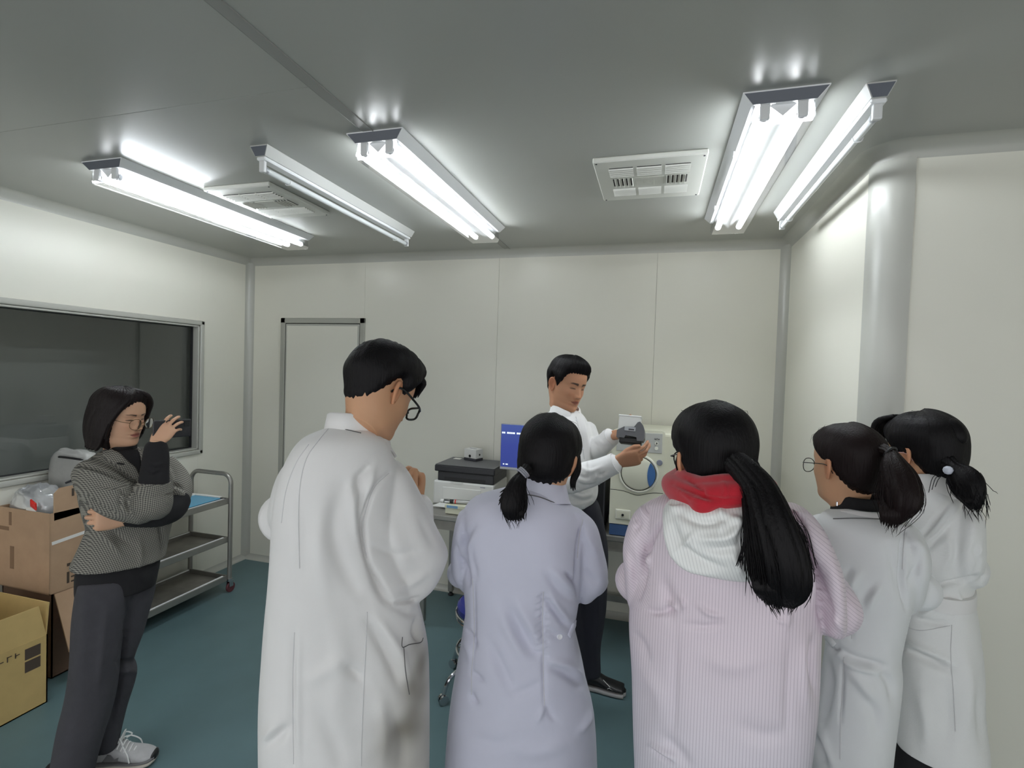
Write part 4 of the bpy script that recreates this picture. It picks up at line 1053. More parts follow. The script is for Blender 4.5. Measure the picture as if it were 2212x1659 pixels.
# ---------------------------------------------------------------- hands
def hand_parts(wrist, ydir, zdir, side=1, curl=((20, 30, 20),)*4, spread=(6, 2, -2, -7), thumb=(0.7, 0.65, -0.25), tcurl=(15, 20), s=1.0, stub=1.0):
    """palm, four fingers and thumb as closed shells. ydir: along the fingers, zdir: out of the back of the hand, side: thumb on +x (1) or -x (-1)"""
    y = nrm_(ydir); z = nrm_(np.asarray(zdir)-y*(np.asarray(zdir) @ y)); x = np.cross(y, z)*side
    def P(a, b, c): return np.asarray(wrist)+(x*a+y*b+z*c)*s
    parts = []
    R = []
    for (yy, hw, ht, cx, cz) in resample([(-0.045*stub, 0.0255, 0.0195, 0, 0), (-0.015*stub, 0.0265, 0.0185, 0.0, 0), (0.012, 0.033, 0.0175, 0.002, -0.001), (0.042, 0.0405, 0.0165, 0.002, -0.002), (0.070, 0.0415, 0.0145, 0.001, 0), (0.088, 0.0395, 0.0115, 0, 0.0005), (0.096, 0.035, 0.006, 0, 0)], 16):
        R.append(ell(P(cx, yy, cz), x*hw*s, z*ht*s, 22, 2.5))
    parts.append(loft(R))
    bx = (0.0295, 0.0098, -0.0098, -0.0275); by = (0.086, 0.091, 0.087, 0.078); rr = (0.0088, 0.0090, 0.0085, 0.0075)
    LN = ((0.043, 0.026, 0.021), (0.047, 0.029, 0.022), (0.043, 0.027, 0.021), (0.034, 0.020, 0.018))
    def chain(p0, d, up, lens, angs, r0):
        pts = [p0-d*0.020*s, p0]; rad = [r0*1.05, r0*1.08]; ax = np.cross(d, up); p = p0.copy(); dd = d.copy(); uu = up.copy()
        for L_, a in zip(lens, angs):
            a = math.radians(a); dd2 = dd*math.cos(a)-uu*math.sin(a); uu = uu*math.cos(a)+dd*math.sin(a); dd = dd2
            pts.append(p+dd*L_*0.5*s); rad.append(r0*0.94); p = p+dd*L_*s; pts.append(p.copy()); r0 *= 0.93; rad.append(r0*1.03)
        rad[-1] *= 0.72
        return otube(pts, np.array(rad)*s, None, uu, 26, 12, 2.0, True)
    for k in range(4):
        a = math.radians(spread[k]); d = nrm_(y*math.cos(a)+x*math.sin(a))
        parts.append(chain(P(bx[k], by[k]-0.006, 0.0005), d, z, LN[k], curl[k], rr[k]))
    td = nrm_(x*thumb[0]+y*thumb[1]+z*thumb[2]); tu = nrm_(x*(-0.25)+z*0.9+y*0.2); tu = nrm_(tu-td*(tu @ td)); tb = P(0.020, 0.014, -0.006)
    bend = nrm_(np.cross(np.cross(td, y), td)); tu2 = -bend
    parts.append(chain(tb, td, tu2, (0.044, 0.033, 0.026), (0, tcurl[0], tcurl[1]), 0.0118))
    return parts
def arm_part(pts, radii):
    return otube(pts, radii, None, (0, 0, 1), 22, 20)

# ---------------------------------------------------------------- hair
def tail(path, ra, rb, ref, n=34, nseg=40, ridges=9, seed=0, tip=0.35):
    """a gathered lock: ridged tube with a soft end"""
    rs = np.random.default_rng(seed); pts = np.asarray(path, float)
    Q = catmull(np.hstack([pts, np.array(ra)[:, None], np.array(rb)[:, None]]), n); P = Q[:, :3]; T = np.gradient(P, axis=0); T /= np.linalg.norm(T, axis=1)[:, None]
    ph = rs.uniform(0, 6, 4); R = []; B = np.asarray(ref, float)
    for i in range(n):
        b = B-T[i]*(B @ T[i]); b /= np.linalg.norm(b); a = np.cross(T[i], b); B = b
        t = np.linspace(0, 2*pi, nseg, endpoint=False); f = i/(n-1)
        m_ = 1+0.055*np.sin(ridges*t+ph[0]+1.5*f)+0.045*np.sin((ridges*2+1)*t+ph[1]-2*f)+0.03*np.sin(5*t+ph[2])
        R.append(P[i]+(np.cos(t)*m_)[:, None]*a*Q[i, 3]+(np.sin(t)*m_)[:, None]*b*Q[i, 4])
    return loft(R)
def strands(path, ra, rb, ref, count, seed=0, r=0.0007, out=1.02, start=0.0, over=0.05, jitter=0.004, n=12):
    """loose hairs following a lock"""
    rs = np.random.default_rng(seed); pts = np.asarray(path, float); Q = catmull(np.hstack([pts, np.array(ra)[:, None], np.array(rb)[:, None]]), 30); P = Q[:, :3]
    T = np.gradient(P, axis=0); T /= np.linalg.norm(T, axis=1)[:, None]; parts = []
    for k in range(count):
        a0 = rs.uniform(0, 2*pi); rad = out*rs.uniform(0.75, 1.08); s0 = rs.uniform(start, 0.75); s1 = min(1.0, s0+rs.uniform(0.25, 0.6)); L = []
        B = np.asarray(ref, float); drift = rs.normal(size=3)*jitter
        for f in np.linspace(s0, s1, n):
            i = int(f*29); b = B-T[i]*(B @ T[i]); b /= np.linalg.norm(b); a = np.cross(T[i], b)
            q = (f-s0)/(s1-s0+1e-9)
            L.append(P[i]+a*math.cos(a0)*Q[i, 3]*rad+b*math.sin(a0)*Q[i, 4]*rad+drift*q*q)
        L.append(L[-1]+(L[-1]-L[-2])*rs.uniform(0.3, 1)+np.array([0, 0, -rs.uniform(0, over)*0.4]))
        L.append(L[-1]+(L[-1]-L[-2])*0.6)
        parts.append(tube_arrays(L, [r]*(len(L)-2)+[r*0.7, r*0.2], 4))
    return parts
def flyaways(hd, count, seed, r=0.0006, zmin=0.02, lift=0.012, ths=0.012):
    rs = np.random.default_rng(seed); parts = []
    for k in range(count):
        i = rs.integers(int(hd.nr*0.55), hd.nr-4); j = rs.integers(0, hd.nc)
        p = hd.L[i, j]+hd.N[i, j]*ths
        if p[2] < zmin: continue
        t = rs.normal(size=3); t -= hd.N[i, j]*(t @ hd.N[i, j]); t /= np.linalg.norm(t)
        L = [p+t*q*0.05+hd.N[i, j]*(lift*math.sin(pi*q*0.8)*rs.uniform(0.4, 1.0)-q*q*0.014) for q in np.linspace(0, 1, 7)]
        parts.append(tube_arrays(hd.W(np.array(L)), [r*0.6]+[r]*4+[r*0.6, r*0.2], 4))
    return parts

# ---------------------------------------------------------------- glasses (in head space)
def glasses(hd, parent, m, kind='round', r=0.0012, w=0.024, h=0.021, yy=0.113, zz=0.0, drop=0.0, lensm=None, temple_r=None, hinge=0.0):
    t_ = obj_empty_child('glasses', parent)
    mb = MB(); lens = MB()
    for sx in (-1, 1):
        L = []
        for a in np.linspace(0, 2*pi, 33):
            c, s_ = math.cos(a), math.sin(a); p = 2.2 if kind == 'round' else 3.4
            x = w*np.sign(c)*abs(c)**(2/p); z = h*np.sign(s_)*abs(s_)**(2/p)
            if kind != 'round' and z < 0: x *= 0.92
            L.append((sx*0.0335+x, yy-0.9*(abs(sx*0.0335+x)-0.02)**2*6, zz+drop+z))
        mb.tube(hd.W(np.array(L)), r, 8, False)
        c0 = np.array([sx*0.0335, yy-0.001, zz+drop]); ring = hd.W(np.array(L[:-1])); lens.add(np.vstack([ring, hd.W(c0)[None]]), [(i, (i+1) % 32, 32) for i in range(32)])
        tr_ = temple_r or r
        TP = [(sx*(0.0335+w), yy-0.006, zz+drop+h*0.35), (sx*0.0735, yy-0.030, zz+drop*0.7+h*0.38), (sx*0.0795, 0.030, zz+0.009), (sx*0.0815, 0.0, zz+0.010), (sx*0.080, -0.018, zz+0.003), (sx*0.078, -0.030, zz-0.014)]
        mb.tube(hd.W(catmull(TP, 22)), tr_, 8)
        mb.tube(hd.W(catmull([(sx*0.012, yy-0.004, zz+drop-0.004), (sx*0.0105, yy-0.010, zz+drop-0.009), (sx*0.009, yy-0.012, zz+drop-0.013)], 6)), 0.0012, 6)
    mb.tube(hd.W(catmull([(-0.0100, yy, zz+drop+0.003), (0, yy+0.002, zz+drop+0.007), (0.0100, yy, zz+drop+0.003)], 9)), r, 8)
    obj('frame', mb, m, t_, True)
    obj('lens', lens, lensm or M['lens'], t_, True)
    return t_
def obj_empty_child(name, parent):
    o = bpy.data.objects.new(name, None); COL.objects.link(o); o.parent = parent; o.empty_display_size = 0.05; return o

def collar(name, c, a, b, fwd, m, parent, h=0.042, fall=0.052, gap=70, tiltf=0.30, th=0.0035, n=44, spread=0.020, backlift=0.012):
    """fold-over collar around the neck: stand and fall, open at the front. c: centre of the neck base"""
    f = nrm_([fwd[0], fwd[1], 0]); r = np.array([f[1], -f[0], 0]); up = np.array([0, 0, 1.0])
    prof = [(0.0, -0.010), (-0.003, h*0.5), (-0.005, h), (0.000, h+0.006), (0.006, h+0.003), (0.010, h*0.6), (0.016, h-fall*0.75), (spread, h-fall), (spread-th, h-fall-0.001), (0.012-th, h-fall*0.7), (0.003, h*0.5)]
    R = []
    for q in np.linspace(-(180-gap/2), 180-gap/2, n):
        ang = math.radians(q)             # 0 = back
        e = abs(q)/(180-gap/2); d = -f*math.cos(ang)+r*math.sin(ang)
        rad = 1.0/math.sqrt((math.cos(ang)/b)**2+(math.sin(ang)/a)**2)
        zz = backlift*math.cos(ang)-0.02*e**3
        long = 1+0.35*max(0, e-0.7)/0.3
        R.append([np.asarray(c)+d*(rad+o*(1 if o < 0 else long))+up*(zz+(z if z > h*0.5 else z*long)) for o, z in prof])
    V = np.array(R); m_, k, _ = V.shape; F = []
    for i in range(m_-1):
        for j in range(k): F.append((i*k+j, i*k+(j+1) % k, (i+1)*k+(j+1) % k, (i+1)*k+j))
    F.append(tuple(range(k))); F.append(tuple((m_-1)*k+j for j in range(k-1, -1, -1)))
    return link_mesh(name, V.reshape(-1, 3), F, m, parent, True, sharp=60)

# ---------------------------------------------------------------- cloth and skin materials
def cloth_mat(name, color, rough=0.85, bump=0.10, bscale=900, attr='Col', sheen=0.15, var=0.015, spec=0.25):
    return mat(name, color, rough, spec=spec, var=var, vscale=10, bump=bump, bscale=bscale, attr=attr, sheen=sheen)
M['skin'] = mat('skin', (1, 1, 1), 0.52, spec=0.35, attr='Col', sss=0.10, bump=0.05, bscale=400)
M['hair'] = mat('black_hair', rgb(15, 13, 15), 0.5, spec=0.16, bump=0.5, bscale=260, stretch=(1, 1, 0.06), aniso=0.5)
M['hairbrown'] = mat('dark_brown_hair', rgb(27, 19, 19), 0.5, spec=0.16, bump=0.5, bscale=260, stretch=(1, 1, 0.06), aniso=0.5)
M['coatw'] = cloth_mat('white_coat_cotton', rgb(224, 222, 221))
M['coatb'] = cloth_mat('bluish_white_coat_cotton', rgb(203, 203, 218))
M['coats'] = cloth_mat('white_coat_cotton_cool', rgb(219, 220, 221))
M['coatf'] = cloth_mat('white_coat_fleece', rgb(224, 224, 223), bump=0.18, bscale=300)
M['coatplain'] = mat('white_coat_collar', rgb(224, 222, 221), 0.85, spec=0.25, bump=0.1, bscale=900)
M['coatbplain'] = mat('bluish_coat_collar', rgb(205, 205, 219), 0.85, spec=0.25, bump=0.1, bscale=900)
M['shirt'] = cloth_mat('white_shirt_cotton', rgb(232, 231, 230), 0.8)
M['shirtplain'] = mat('white_shirt_collar', rgb(232, 231, 230), 0.8, spec=0.25)
M['seam'] = mat('stitched_seam', rgb(204, 203, 204), 0.9)
M['seamdark'] = mat('shadowed_seam', rgb(92, 90, 90), 0.9)  # dark tone for pocket edges and for shade under the collars
M['navy'] = mat('navy_trousers', rgb(30, 31, 42), 0.85, bump=0.1, bscale=700)
M['blackcloth'] = mat('black_knit', rgb(22, 21, 24), 0.9, bump=0.15, bscale=500)
M['greytrousers'] = mat('dark_grey_wool', rgb(62, 61, 66), 0.92, var=0.05, vscale=30, bump=0.2, bscale=500)
M['redcloth'] = mat('red_sweatshirt_fleece', rgb(178, 18, 38), 0.9, bump=0.15, bscale=600, sheen=0.3)
M['lens'] = glass_mat('spectacle_lens', (0.97, 0.98, 0.98), -0.03, 0.02)
M['gold'] = mat('thin_gold_metal', rgb(120, 100, 70), 0.25, metal=0.9)
M['pinkmetal'] = mat('pale_pink_metal', rgb(225, 180, 175), 0.3, metal=0.3)
M['blackframe'] = mat('black_acetate', rgb(20, 20, 20), 0.25)
M['bobble'] = mat('pale_bobble', rgb(206, 210, 222), 0.5)
M['band'] = mat('grey_hair_band', rgb(150, 150, 158), 0.6)
M['button'] = mat('white_button', rgb(232, 232, 236), 0.35)
SKIN = rgb(205, 160, 126); SKIN2 = rgb(196, 150, 116); LIPF = rgb(170, 96, 88); LIPM = rgb(165, 104, 88)
def stripe_mat(name, base, line, pitch=0.0058, frac=0.20):
    """anti-static cloth: fine dark threads along the attribute 'sc' and across 'sd'"""
    m = mat(name, base, 0.38, spec=0.4, attr='Col', var=0.02, vscale=9, bump=0.06, bscale=200)
    nt = m.node_tree; b = nt.nodes['Principled BSDF']; src = b.inputs['Base Color'].links[0].from_socket
    a = nt.nodes.new('ShaderNodeAttribute'); a.attribute_name = 'sc'
    d = nt.nodes.new('ShaderNodeMath'); d.operation = 'DIVIDE'; d.inputs[1].default_value = pitch
    f = nt.nodes.new('ShaderNodeMath'); f.operation = 'FRACT'; l = nt.nodes.new('ShaderNodeMath'); l.operation = 'LESS_THAN'; l.inputs[1].default_value = frac
    nt.links.new(a.outputs['Fac'], d.inputs[0]); nt.links.new(d.outputs[0], f.inputs[0]); nt.links.new(f.outputs[0], l.inputs[0])
    mx = nt.nodes.new('ShaderNodeMix'); mx.data_type = 'RGBA'; mx.blend_type = 'MULTIPLY'
    nt.links.new(l.outputs[0], mx.inputs[0]); nt.links.new(src, mx.inputs[6]); mx.inputs[7].default_value = (*line, 1)
    nt.links.new(mx.outputs[2], b.inputs['Base Color']); return m
M['striped'] = stripe_mat('pinkish_striped_antistatic_cloth', rgb(222, 212, 218), (0.76, 0.74, 0.77))
M['stripedw'] = stripe_mat('white_striped_antistatic_cloth', rgb(232, 232, 230), (0.80, 0.80, 0.81))
def tweed_mat(name):
    m = mat(name, rgb(128, 125, 116), 0.92, spec=0.2, bump=0.15, bscale=700)
    nt = m.node_tree; b = nt.nodes['Principled BSDF']
    res = []
    for att, pitch in (('sc', 0.0062), ('sd', 0.0068)):
        a = nt.nodes.new('ShaderNodeAttribute'); a.attribute_name = att
        d = nt.nodes.new('ShaderNodeMath'); d.operation = 'DIVIDE'; d.inputs[1].default_value = pitch
        f = nt.nodes.new('ShaderNodeMath'); f.operation = 'FRACT'; l = nt.nodes.new('ShaderNodeMath'); l.operation = 'LESS_THAN'; l.inputs[1].default_value = 0.5
        nt.links.new(a.outputs['Fac'], d.inputs[0]); nt.links.new(d.outputs[0], f.inputs[0]); nt.links.new(f.outputs[0], l.inputs[0]); res.append(l)
    ad = nt.nodes.new('ShaderNodeMath'); ad.operation = 'ADD'; nt.links.new(res[0].outputs[0], ad.inputs[0]); nt.links.new(res[1].outputs[0], ad.inputs[1])
    cr = nt.nodes.new('ShaderNodeValToRGB'); cr.color_ramp.elements[0].color = (*rgb(152, 149, 139), 1); cr.color_ramp.elements[1].color = (*rgb(70, 69, 68), 1)
    mu = nt.nodes.new('ShaderNodeMath'); mu.operation = 'MULTIPLY'; mu.inputs[1].default_value = 0.5; nt.links.new(ad.outputs[0], mu.inputs[0]); nt.links.new(mu.outputs[0], cr.inputs[0])
    nt.links.new(cr.outputs[0], b.inputs['Base Color']); return m
M['tweed'] = tweed_mat('houndstooth_tweed')
def white_color(P): return np.ones((len(P), 3))

def person(fr, label):
    return thing('person', label, 'person', (fr.O[0], fr.O[1], 0.0))
def build_body(p, fr, hd, torso, arms, legs, skin, lip, neck, front, blush=0.1, eyes=True, ears=(1, -1), earargs=None, neckw=None):
    """torso rows from pelvis up [(center, a, b)], neck=(center, a, b); one mesh"""
    rings = body_rings(torso, hd.phi, front)+neck_rings(hd, neck[0], neck[1], neck[2], 8, front if neckw is None else neckw)
    nb = len(rings); rings = rings+hd.rings()
    V, F = loft(rings); cols = np.ones((len(V), 3))*np.array(skin)
    cols[nb*hd.nc:nb*hd.nc+hd.nr*hd.nc] = hd.colors(skin, lip, blush=blush, eyes=eyes)
    parts = [(V, F)]; cl = [cols]
    for sd in ears:
        v, f = ear_parts(hd, sd, **(earargs or {})); parts.append((v, f)); cl.append(np.ones((len(v), 3))*np.array(skin)*np.array((1.0, 0.86, 0.82)))
    for a in arms:
        if a[0] == 'fine':
            v, f, e = remesh(a[1], 0.0029, 2, 0.45)
        else: v, f = merge(a[1])
        parts.append((v, [tuple(q) for q in f])); cl.append(np.ones((len(v), 3))*np.array(skin))
    for l in legs:
        v, f = l; parts.append((v, f)); cl.append(np.ones((len(v), 3))*np.array(skin))
    V, F = merge(parts)
    return link_mesh('body', V, F, M['skin'], p, True, colors=np.vstack(cl))
def shoe(fr_pos, dirn, m_up, m_sole, parent, L=0.255, name='shoe', hgt=0.085):
    """closed shoe with sole; fr_pos = heel position on the floor"""
    d = nrm_([dirn[0], dirn[1], 0]); r = np.array([d[1], -d[0], 0]); up = np.array([0, 0, 1.0]); P = np.asarray(fr_pos, float)
    rows = [(-0.012, 0.022, 0.040), (0.0, 0.031, 0.070), (0.05, 0.034, hgt), (0.09, 0.036, hgt*0.92), (0.13, 0.042, 0.066), (0.18, 0.046, 0.052), (0.22, 0.042, 0.044), (L-0.012, 0.028, 0.034), (L, 0.012, 0.026)]
    R = []; S_ = []
    for (y, w, h) in resample(rows, 22):
        c = P+d*y; k = np.linspace(0, 2*pi, 24, endpoint=False)
        cc = np.cos(k); ss = np.sin(k)
        R.append(c+np.outer(np.sign(cc)*np.abs(cc)**0.8*w, r)+np.outer(0.018+(h-0.018)*(0.5+0.5*ss)**0.75, up))
        S_.append(c+np.outer(np.sign(cc)*np.abs(cc)**0.6*(w+0.004), r)+np.outer(0.0125+0.0120*np.sign(ss)*np.abs(ss)**0.5, up))
    V, F = loft(R); o = link_mesh(name, V, F, m_up, parent, True)
    V, F = loft(S_); link_mesh('sole', V, F, m_sole, o, True)
    return o
def std_legs(fr, hip_z, foot_a, foot_b, hip_c):
    out = []
    for s, fpos in ((-1, foot_a), (1, foot_b)):
        h = np.asarray(hip_c)+fr.u*0.085*s; k = (h+np.asarray(fpos))/2; out.append([np.array([h[0], h[1], hip_z]), np.array([k[0], k[1], hip_z*0.53]), np.array([fpos[0], fpos[1], 0.07])])
    return out

def neckband(name, fr, c, a, b, h, m, parent, n=40, lean=0.0):
    R = []
    for (z, k) in ((-0.03, 1.10), (0, 1.02), (h*0.6, 0.98), (h, 0.985), (h+0.003, 0.95), (h-0.004, 0.90), (-0.03, 0.9)):
        R.append(ell(np.asarray(c)+np.array([0, 0, z])+fr.h*lean*z, fr.u*a*k, fr.h*b*k, n, 2.0))
    V, F = loft(R, cap=False); return link_mesh(name, V, F, m, parent, True)
def patch(name, bv, left, right, m, parent, off=0.004, ns=18, nt=10, colors=None, floats=None):
    """a piece of cloth lying on a garment, spanned between two edges given in image points"""
    A = catmull(left, ns); B = catmull(right, ns); top = np.zeros((ns, nt, 3)); bot = np.zeros((ns, nt, 3)); last = None
    for i in range(ns):
        for j in range(nt):
            q = A[i]+(B[i]-A[i])*j/(nt-1); p, nn = hit(bv, q[0], q[1])
            if p is None:
                p, nn = last if last is not None else (CAM+ray(q[0], q[1])*1.5, -ray(q[0], q[1]))
            last = (p, nn); e = 1.0 if 0 < i < ns-1 and 0 < j < nt-1 else 0.55
            top[i, j] = p+nn*off*e; bot[i, j] = p-nn*0.003
    V = np.vstack([top.reshape(-1, 3), bot.reshape(-1, 3)]); k = ns*nt; F = []
    I = lambda i, j: i*nt+j
    for i in range(ns-1):
        for j in range(nt-1):
            F.append((I(i, j), I(i, j+1), I(i+1, j+1), I(i+1, j))); F.append((k+I(i+1, j), k+I(i+1, j+1), k+I(i, j+1), k+I(i, j)))
    for j in range(nt-1):
        F.append((I(0, j+1), I(0, j), k+I(0, j), k+I(0, j+1))); F.append((I(ns-1, j), I(ns-1, j+1), k+I(ns-1, j+1), k+I(ns-1, j)))
    for i in range(ns-1):
        F.append((I(i, 0), I(i+1, 0), k+I(i+1, 0), k+I(i, 0))); F.append((I(i+1, nt-1), I(i, nt-1), k+I(i, nt-1), k+I(i+1, nt-1)))
    return link_mesh(name, V, F, m, parent, True, colors=colors(V) if colors else (np.ones((len(V), 3))), floats=floats(V) if floats else None)
def inner_rows(fr, torso, f=0.80, zmin=0.80):
    """rows of the body inside a garment, from the pelvis up"""
    out = []
    for (y, xl, xr, v, bb) in reversed(torso[1:]):
        L, R = fr.pt(xl, y, v), fr.pt(xr, y, v); c = (L+R)/2
        if c[2] < zmin: continue
        out.append((c, np.linalg.norm(R-L)/2*f, bb*f*0.92))
    return out
def hip_of(fr, torso, z=0.84):
    best = min(torso, key=lambda r: abs(fr.pt((r[1]+r[2])/2, r[0], r[3])[2]-z))
    L, R = fr.pt(best[1], best[0], best[3]), fr.pt(best[2], best[0], best[3]); c = (L+R)/2
    return np.array([c[0], c[1], 0.0]), np.linalg.norm(R-L)/2, best[4]
def lower_body(p, fr, torso, du, dv, face, mtr, hipz=0.84, rmax=0.095, width=None):
    """legs, trousers and shoes of someone standing under a coat; du, dv: foot offsets (left, right)"""
    c, a, bb = hip_of(fr, torso, hipz); a = min(a, 0.19 if width is None else width)
    r0 = min(rmax, a*0.44, bb*0.66); sp = a*0.37; lg = []
    for k, s in ((0, -1), (1, 1)):
        h = c+fr.u*sp*s; ft = c+fr.u*du[k]+fr.h*dv[k]; kn = (h+ft)/2
        lg.append([h+np.array([0, 0, hipz]), np.array([kn[0], kn[1], hipz*0.54]), np.array([ft[0], ft[1], 0.075])])
    garment('trousers', [otube(l, [r0, r0*0.88, r0*0.78], None, fr.u, 18, 22) for l in lg], mtr, p, 0.010, 2, (), 0.002)
    for l in lg: shoe(np.array([l[2][0], l[2][1], 0])-nrm_(face)*0.07, face, M['black'], M['rubber'], p)
    return [otube(l, [r0*0.75, r0*0.6, 0.033], None, fr.u, 14, 16) for l in lg]
ZL_PULLED = [(0, 0.074), (30, 0.070), (50, 0.060), (66, 0.044), (80, 0.020), (96, 0.010), (110, -0.014), (130, -0.048), (150, -0.066), (180, -0.078)]

# ================================================================ PERSON: man in the stained white coat
def P_man():
    fr = Frame(745, 1.36, 1000)
    p = person(fr, 'man in black glasses and stained long white lab coat, seen from behind, head bowed')
    face = fr.dirn(0.75, 0.66, 0)
    hc = fr.pt(820, 850, 0.02)
    hd = Head(hc, fr.h, math.radians(-52), math.radians(-29), math.radians(-3), 0.955, 72, 96, True)
    # coat: torso and sleeves
    torso = [(922, 712, 800, 0.00, 0.05), (934, 684, 815, 0.0, 0.078), (950, 652, 832, 0.0, 0.098), (975, 628, 845, 0, 0.112), (1010, 610, 858, 0, 0.122), (1060, 596, 862, 0, 0.130), (1120, 588, 858, 0, 0.135), (1200, 582, 872, 0.0, 0.138), (1300, 572, 900, 0.0, 0.145), (1400, 566, 921, 0, 0.150),
             (1500, 561, 925, 0, 0.155), (1600, 560, 925, 0, 0.160), (1720, 561, 925, 0, 0.165), (1760, 561, 925, 0, 0.165)]
    body = tloft(fr, torso, 40, 56)
    rs = cloft(fr, [(826, 1000, 862, 998, 0.01, 0.04), (812, 1030, 882, 1018, 0.0, 0.070), (792, 1090, 920, 1090, -0.01, 0.082), (785, 1140, 944, 1140, -0.012, 0.088), (788, 1195, 967, 1186, -0.005, 0.088), (806, 1240, 960, 1220, 0, 0.082), (828, 1270, 938, 1261, 0.0, 0.070), (852, 1300, 905, 1289, 0.01, 0.045)], 26, 40)
    fa = otube([fr.pt(890, 1245, 0.02), fr.pt(895, 1180, 0.11), fr.pt(898, 1090, 0.185)], [0.07, 0.062, 0.052], None, fr.u, 16, 24)
    ls = cloft(fr, [(640, 975, 668, 970, 0.03, 0.05), (598, 1030, 660, 1020, 0.03, 0.07), (580, 1095, 650, 1090, 0.04, 0.075), (582, 1130, 640, 1128, 0.05, 0.07), (600, 1150, 640, 1150, 0.07, 0.05)], 16, 32)
    lfa = otube([fr.pt(610, 1120, 0.07), fr.pt(660, 1100, 0.20), fr.pt(730, 1060, 0.27)], [0.065, 0.06, 0.05], None, fr.u, 14, 22)
    st = [([(840, 1022), (808, 1054), (790, 1105), (784, 1145), (792, 1206), (807, 1240), (826, 1270), (846, 1300)], 4.5, -0.013), ([(850, 1303), (880, 1300), (904, 1292)], 4.5, -0.010), ([(772, 1030), (780, 1070), (777, 1120), (790, 1200)], 7, -0.010), ([(800, 1004), (778, 1030), (768, 1062)], 8, -0.009), ([(806, 1012), (800, 1040), (790, 1075)], 8, 0.007), ([(758, 1050), (765, 1100), (772, 1160)], 11, 0.007),
          ([(742, 1054), (720, 1150), (760, 1260), (788, 1292)], 18, -0.008), ([(700, 1060), (690, 1180), (705, 1300)], 22, 0.006), ([(640, 1060), (660, 1140), (658, 1240)], 16, -0.005),
          ([(797, 1344), (840, 1420), (869, 1490)], 13, -0.012), ([(815, 1335), (860, 1405), (880, 1460)], 12, 0.008), ([(745, 1438), (770, 1460), (783, 1472)], 11, -0.008), ([(660, 1475), (700, 1450), (745, 1420)], 16, 0.004),
          ([(623, 1568), (600, 1590), (573, 1615)], 12, -0.010), ([(600, 1560), (580, 1590), (566, 1600)], 12, 0.006), ([(635, 1366), (632, 1480), (633, 1660)], 7, -0.006), ([(645, 1366), (644, 1480), (645, 1660)], 7, 0.004),
          ([(800, 1230), (830, 1290), (850, 1310)], 10, -0.012), ([(850, 1310), (890, 1325), (905, 1310)], 9, -0.006), ([(905, 1330), (896, 1365), (905, 1385)], 6, -0.010),
          ([(830, 1110), (860, 1180), (880, 1240)], 20, 0.006), ([(800, 1180), (850, 1195), (900, 1190)], 9, -0.004), ([(905, 1110), (930, 1160), (945, 1190)], 12, -0.004), ([(840, 1270), (880, 1262), (930, 1235)], 10, 0.005),
          ([(720, 1330), (735, 1420), (728, 1560)], 26, 0.006), ([(690, 1540), (720, 1600), (740, 1660)], 18, -0.005), ([(850, 1540), (870, 1600), (865, 1660)], 14, -0.007), ([(820, 1500), (830, 1580), (826, 1660)], 14, 0.006)]
    def col(P):
        Q = project(P); c = np.ones((len(P), 3)); rs_ = np.random.default_rng(5); n = np.zeros(len(P))
        for k in range(12): n += np.sin(P @ (rs_.normal(size=3)*38)+rs_.uniform(0, 6))
        n = n/5
        for (x, y, sx, sy, a) in ((905, 1420, 24, 55, 0.45), (893, 1490, 28, 34, 0.45), (868, 1575, 46, 34, 0.55), (860, 1640, 80, 60, 0.25), (890, 1540, 30, 40, 0.3), (840, 1620, 40, 40, 0.22), (912, 1450, 10, 50, 0.35)):
            w = np.clip(1.35*a*np.exp(-((Q[:, 0]-x)/sx)**2-((Q[:, 1]-y)/sy)**2)*(1+0.55*n), 0, 0.85); c = c*(1-w[:, None])+np.array((0.26, 0.24, 0.20))*w[:, None]
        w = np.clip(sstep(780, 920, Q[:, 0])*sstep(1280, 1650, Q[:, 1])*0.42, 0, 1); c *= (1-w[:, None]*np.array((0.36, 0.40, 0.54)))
        return c
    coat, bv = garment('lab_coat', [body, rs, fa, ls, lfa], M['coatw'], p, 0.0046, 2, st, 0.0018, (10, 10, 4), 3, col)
    seam('seam', bv, [[(714, 921), (690, 950), (663, 989), (649, 1044), (645, 1116), (647, 1228)], [(636, 1366), (632, 1480), (634, 1650)], [(793, 1322), (789, 1421), (785, 1504), (781, 1601), (780, 1655)], [(840, 1022), (808, 1054), (790, 1105), (784, 1145), (793, 1206)], [(667, 960), (640, 1000), (618, 1060), (608, 1130)]], M['seam'], coat, 0.0010)
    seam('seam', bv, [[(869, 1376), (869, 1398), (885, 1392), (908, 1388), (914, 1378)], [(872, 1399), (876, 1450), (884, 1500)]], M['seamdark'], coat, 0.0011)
    seam('seam', bv, [[(699, 921), (740, 927), (780, 936)]], M['seamdark'], coat, 0.0012, 0.001)  # dark line stands in for shade under the collar
    nk = fr.pt(770, 930, 0.045)
    collar('coat_collar', fr.pt(772, 940, 0.035), 0.066, 0.082, fr.dirn(0.5, 0.85, 0), M['coatplain'], p, 0.044, 0.070, 90, spread=0.027, backlift=0.016)
    # body under the coat
    def C(y, x, v): q = fr.pt(x, y, v); return q
    rows = inner_rows(fr, torso)
    hand = fr.pt(897, 1085, 0.20); hy = fr.dirn(0.06, 0.1, 1.0)
    hp = hand_parts(hand, hy, fr.dirn(0.75, 0.35, 0.1), -1, ((55, 75, 40), (60, 78, 40), (62, 80, 40), (65, 80, 40)), (3, 1, -1, -3), (0.35, 0.8, -0.5), (25, 25), 0.98)
    arm = arm_part([fr.pt(850, 1040, 0.0), fr.pt(890, 1235, 0.0), fr.pt(895, 1170, 0.11), hand], [0.034, 0.036, 0.034, 0.026])
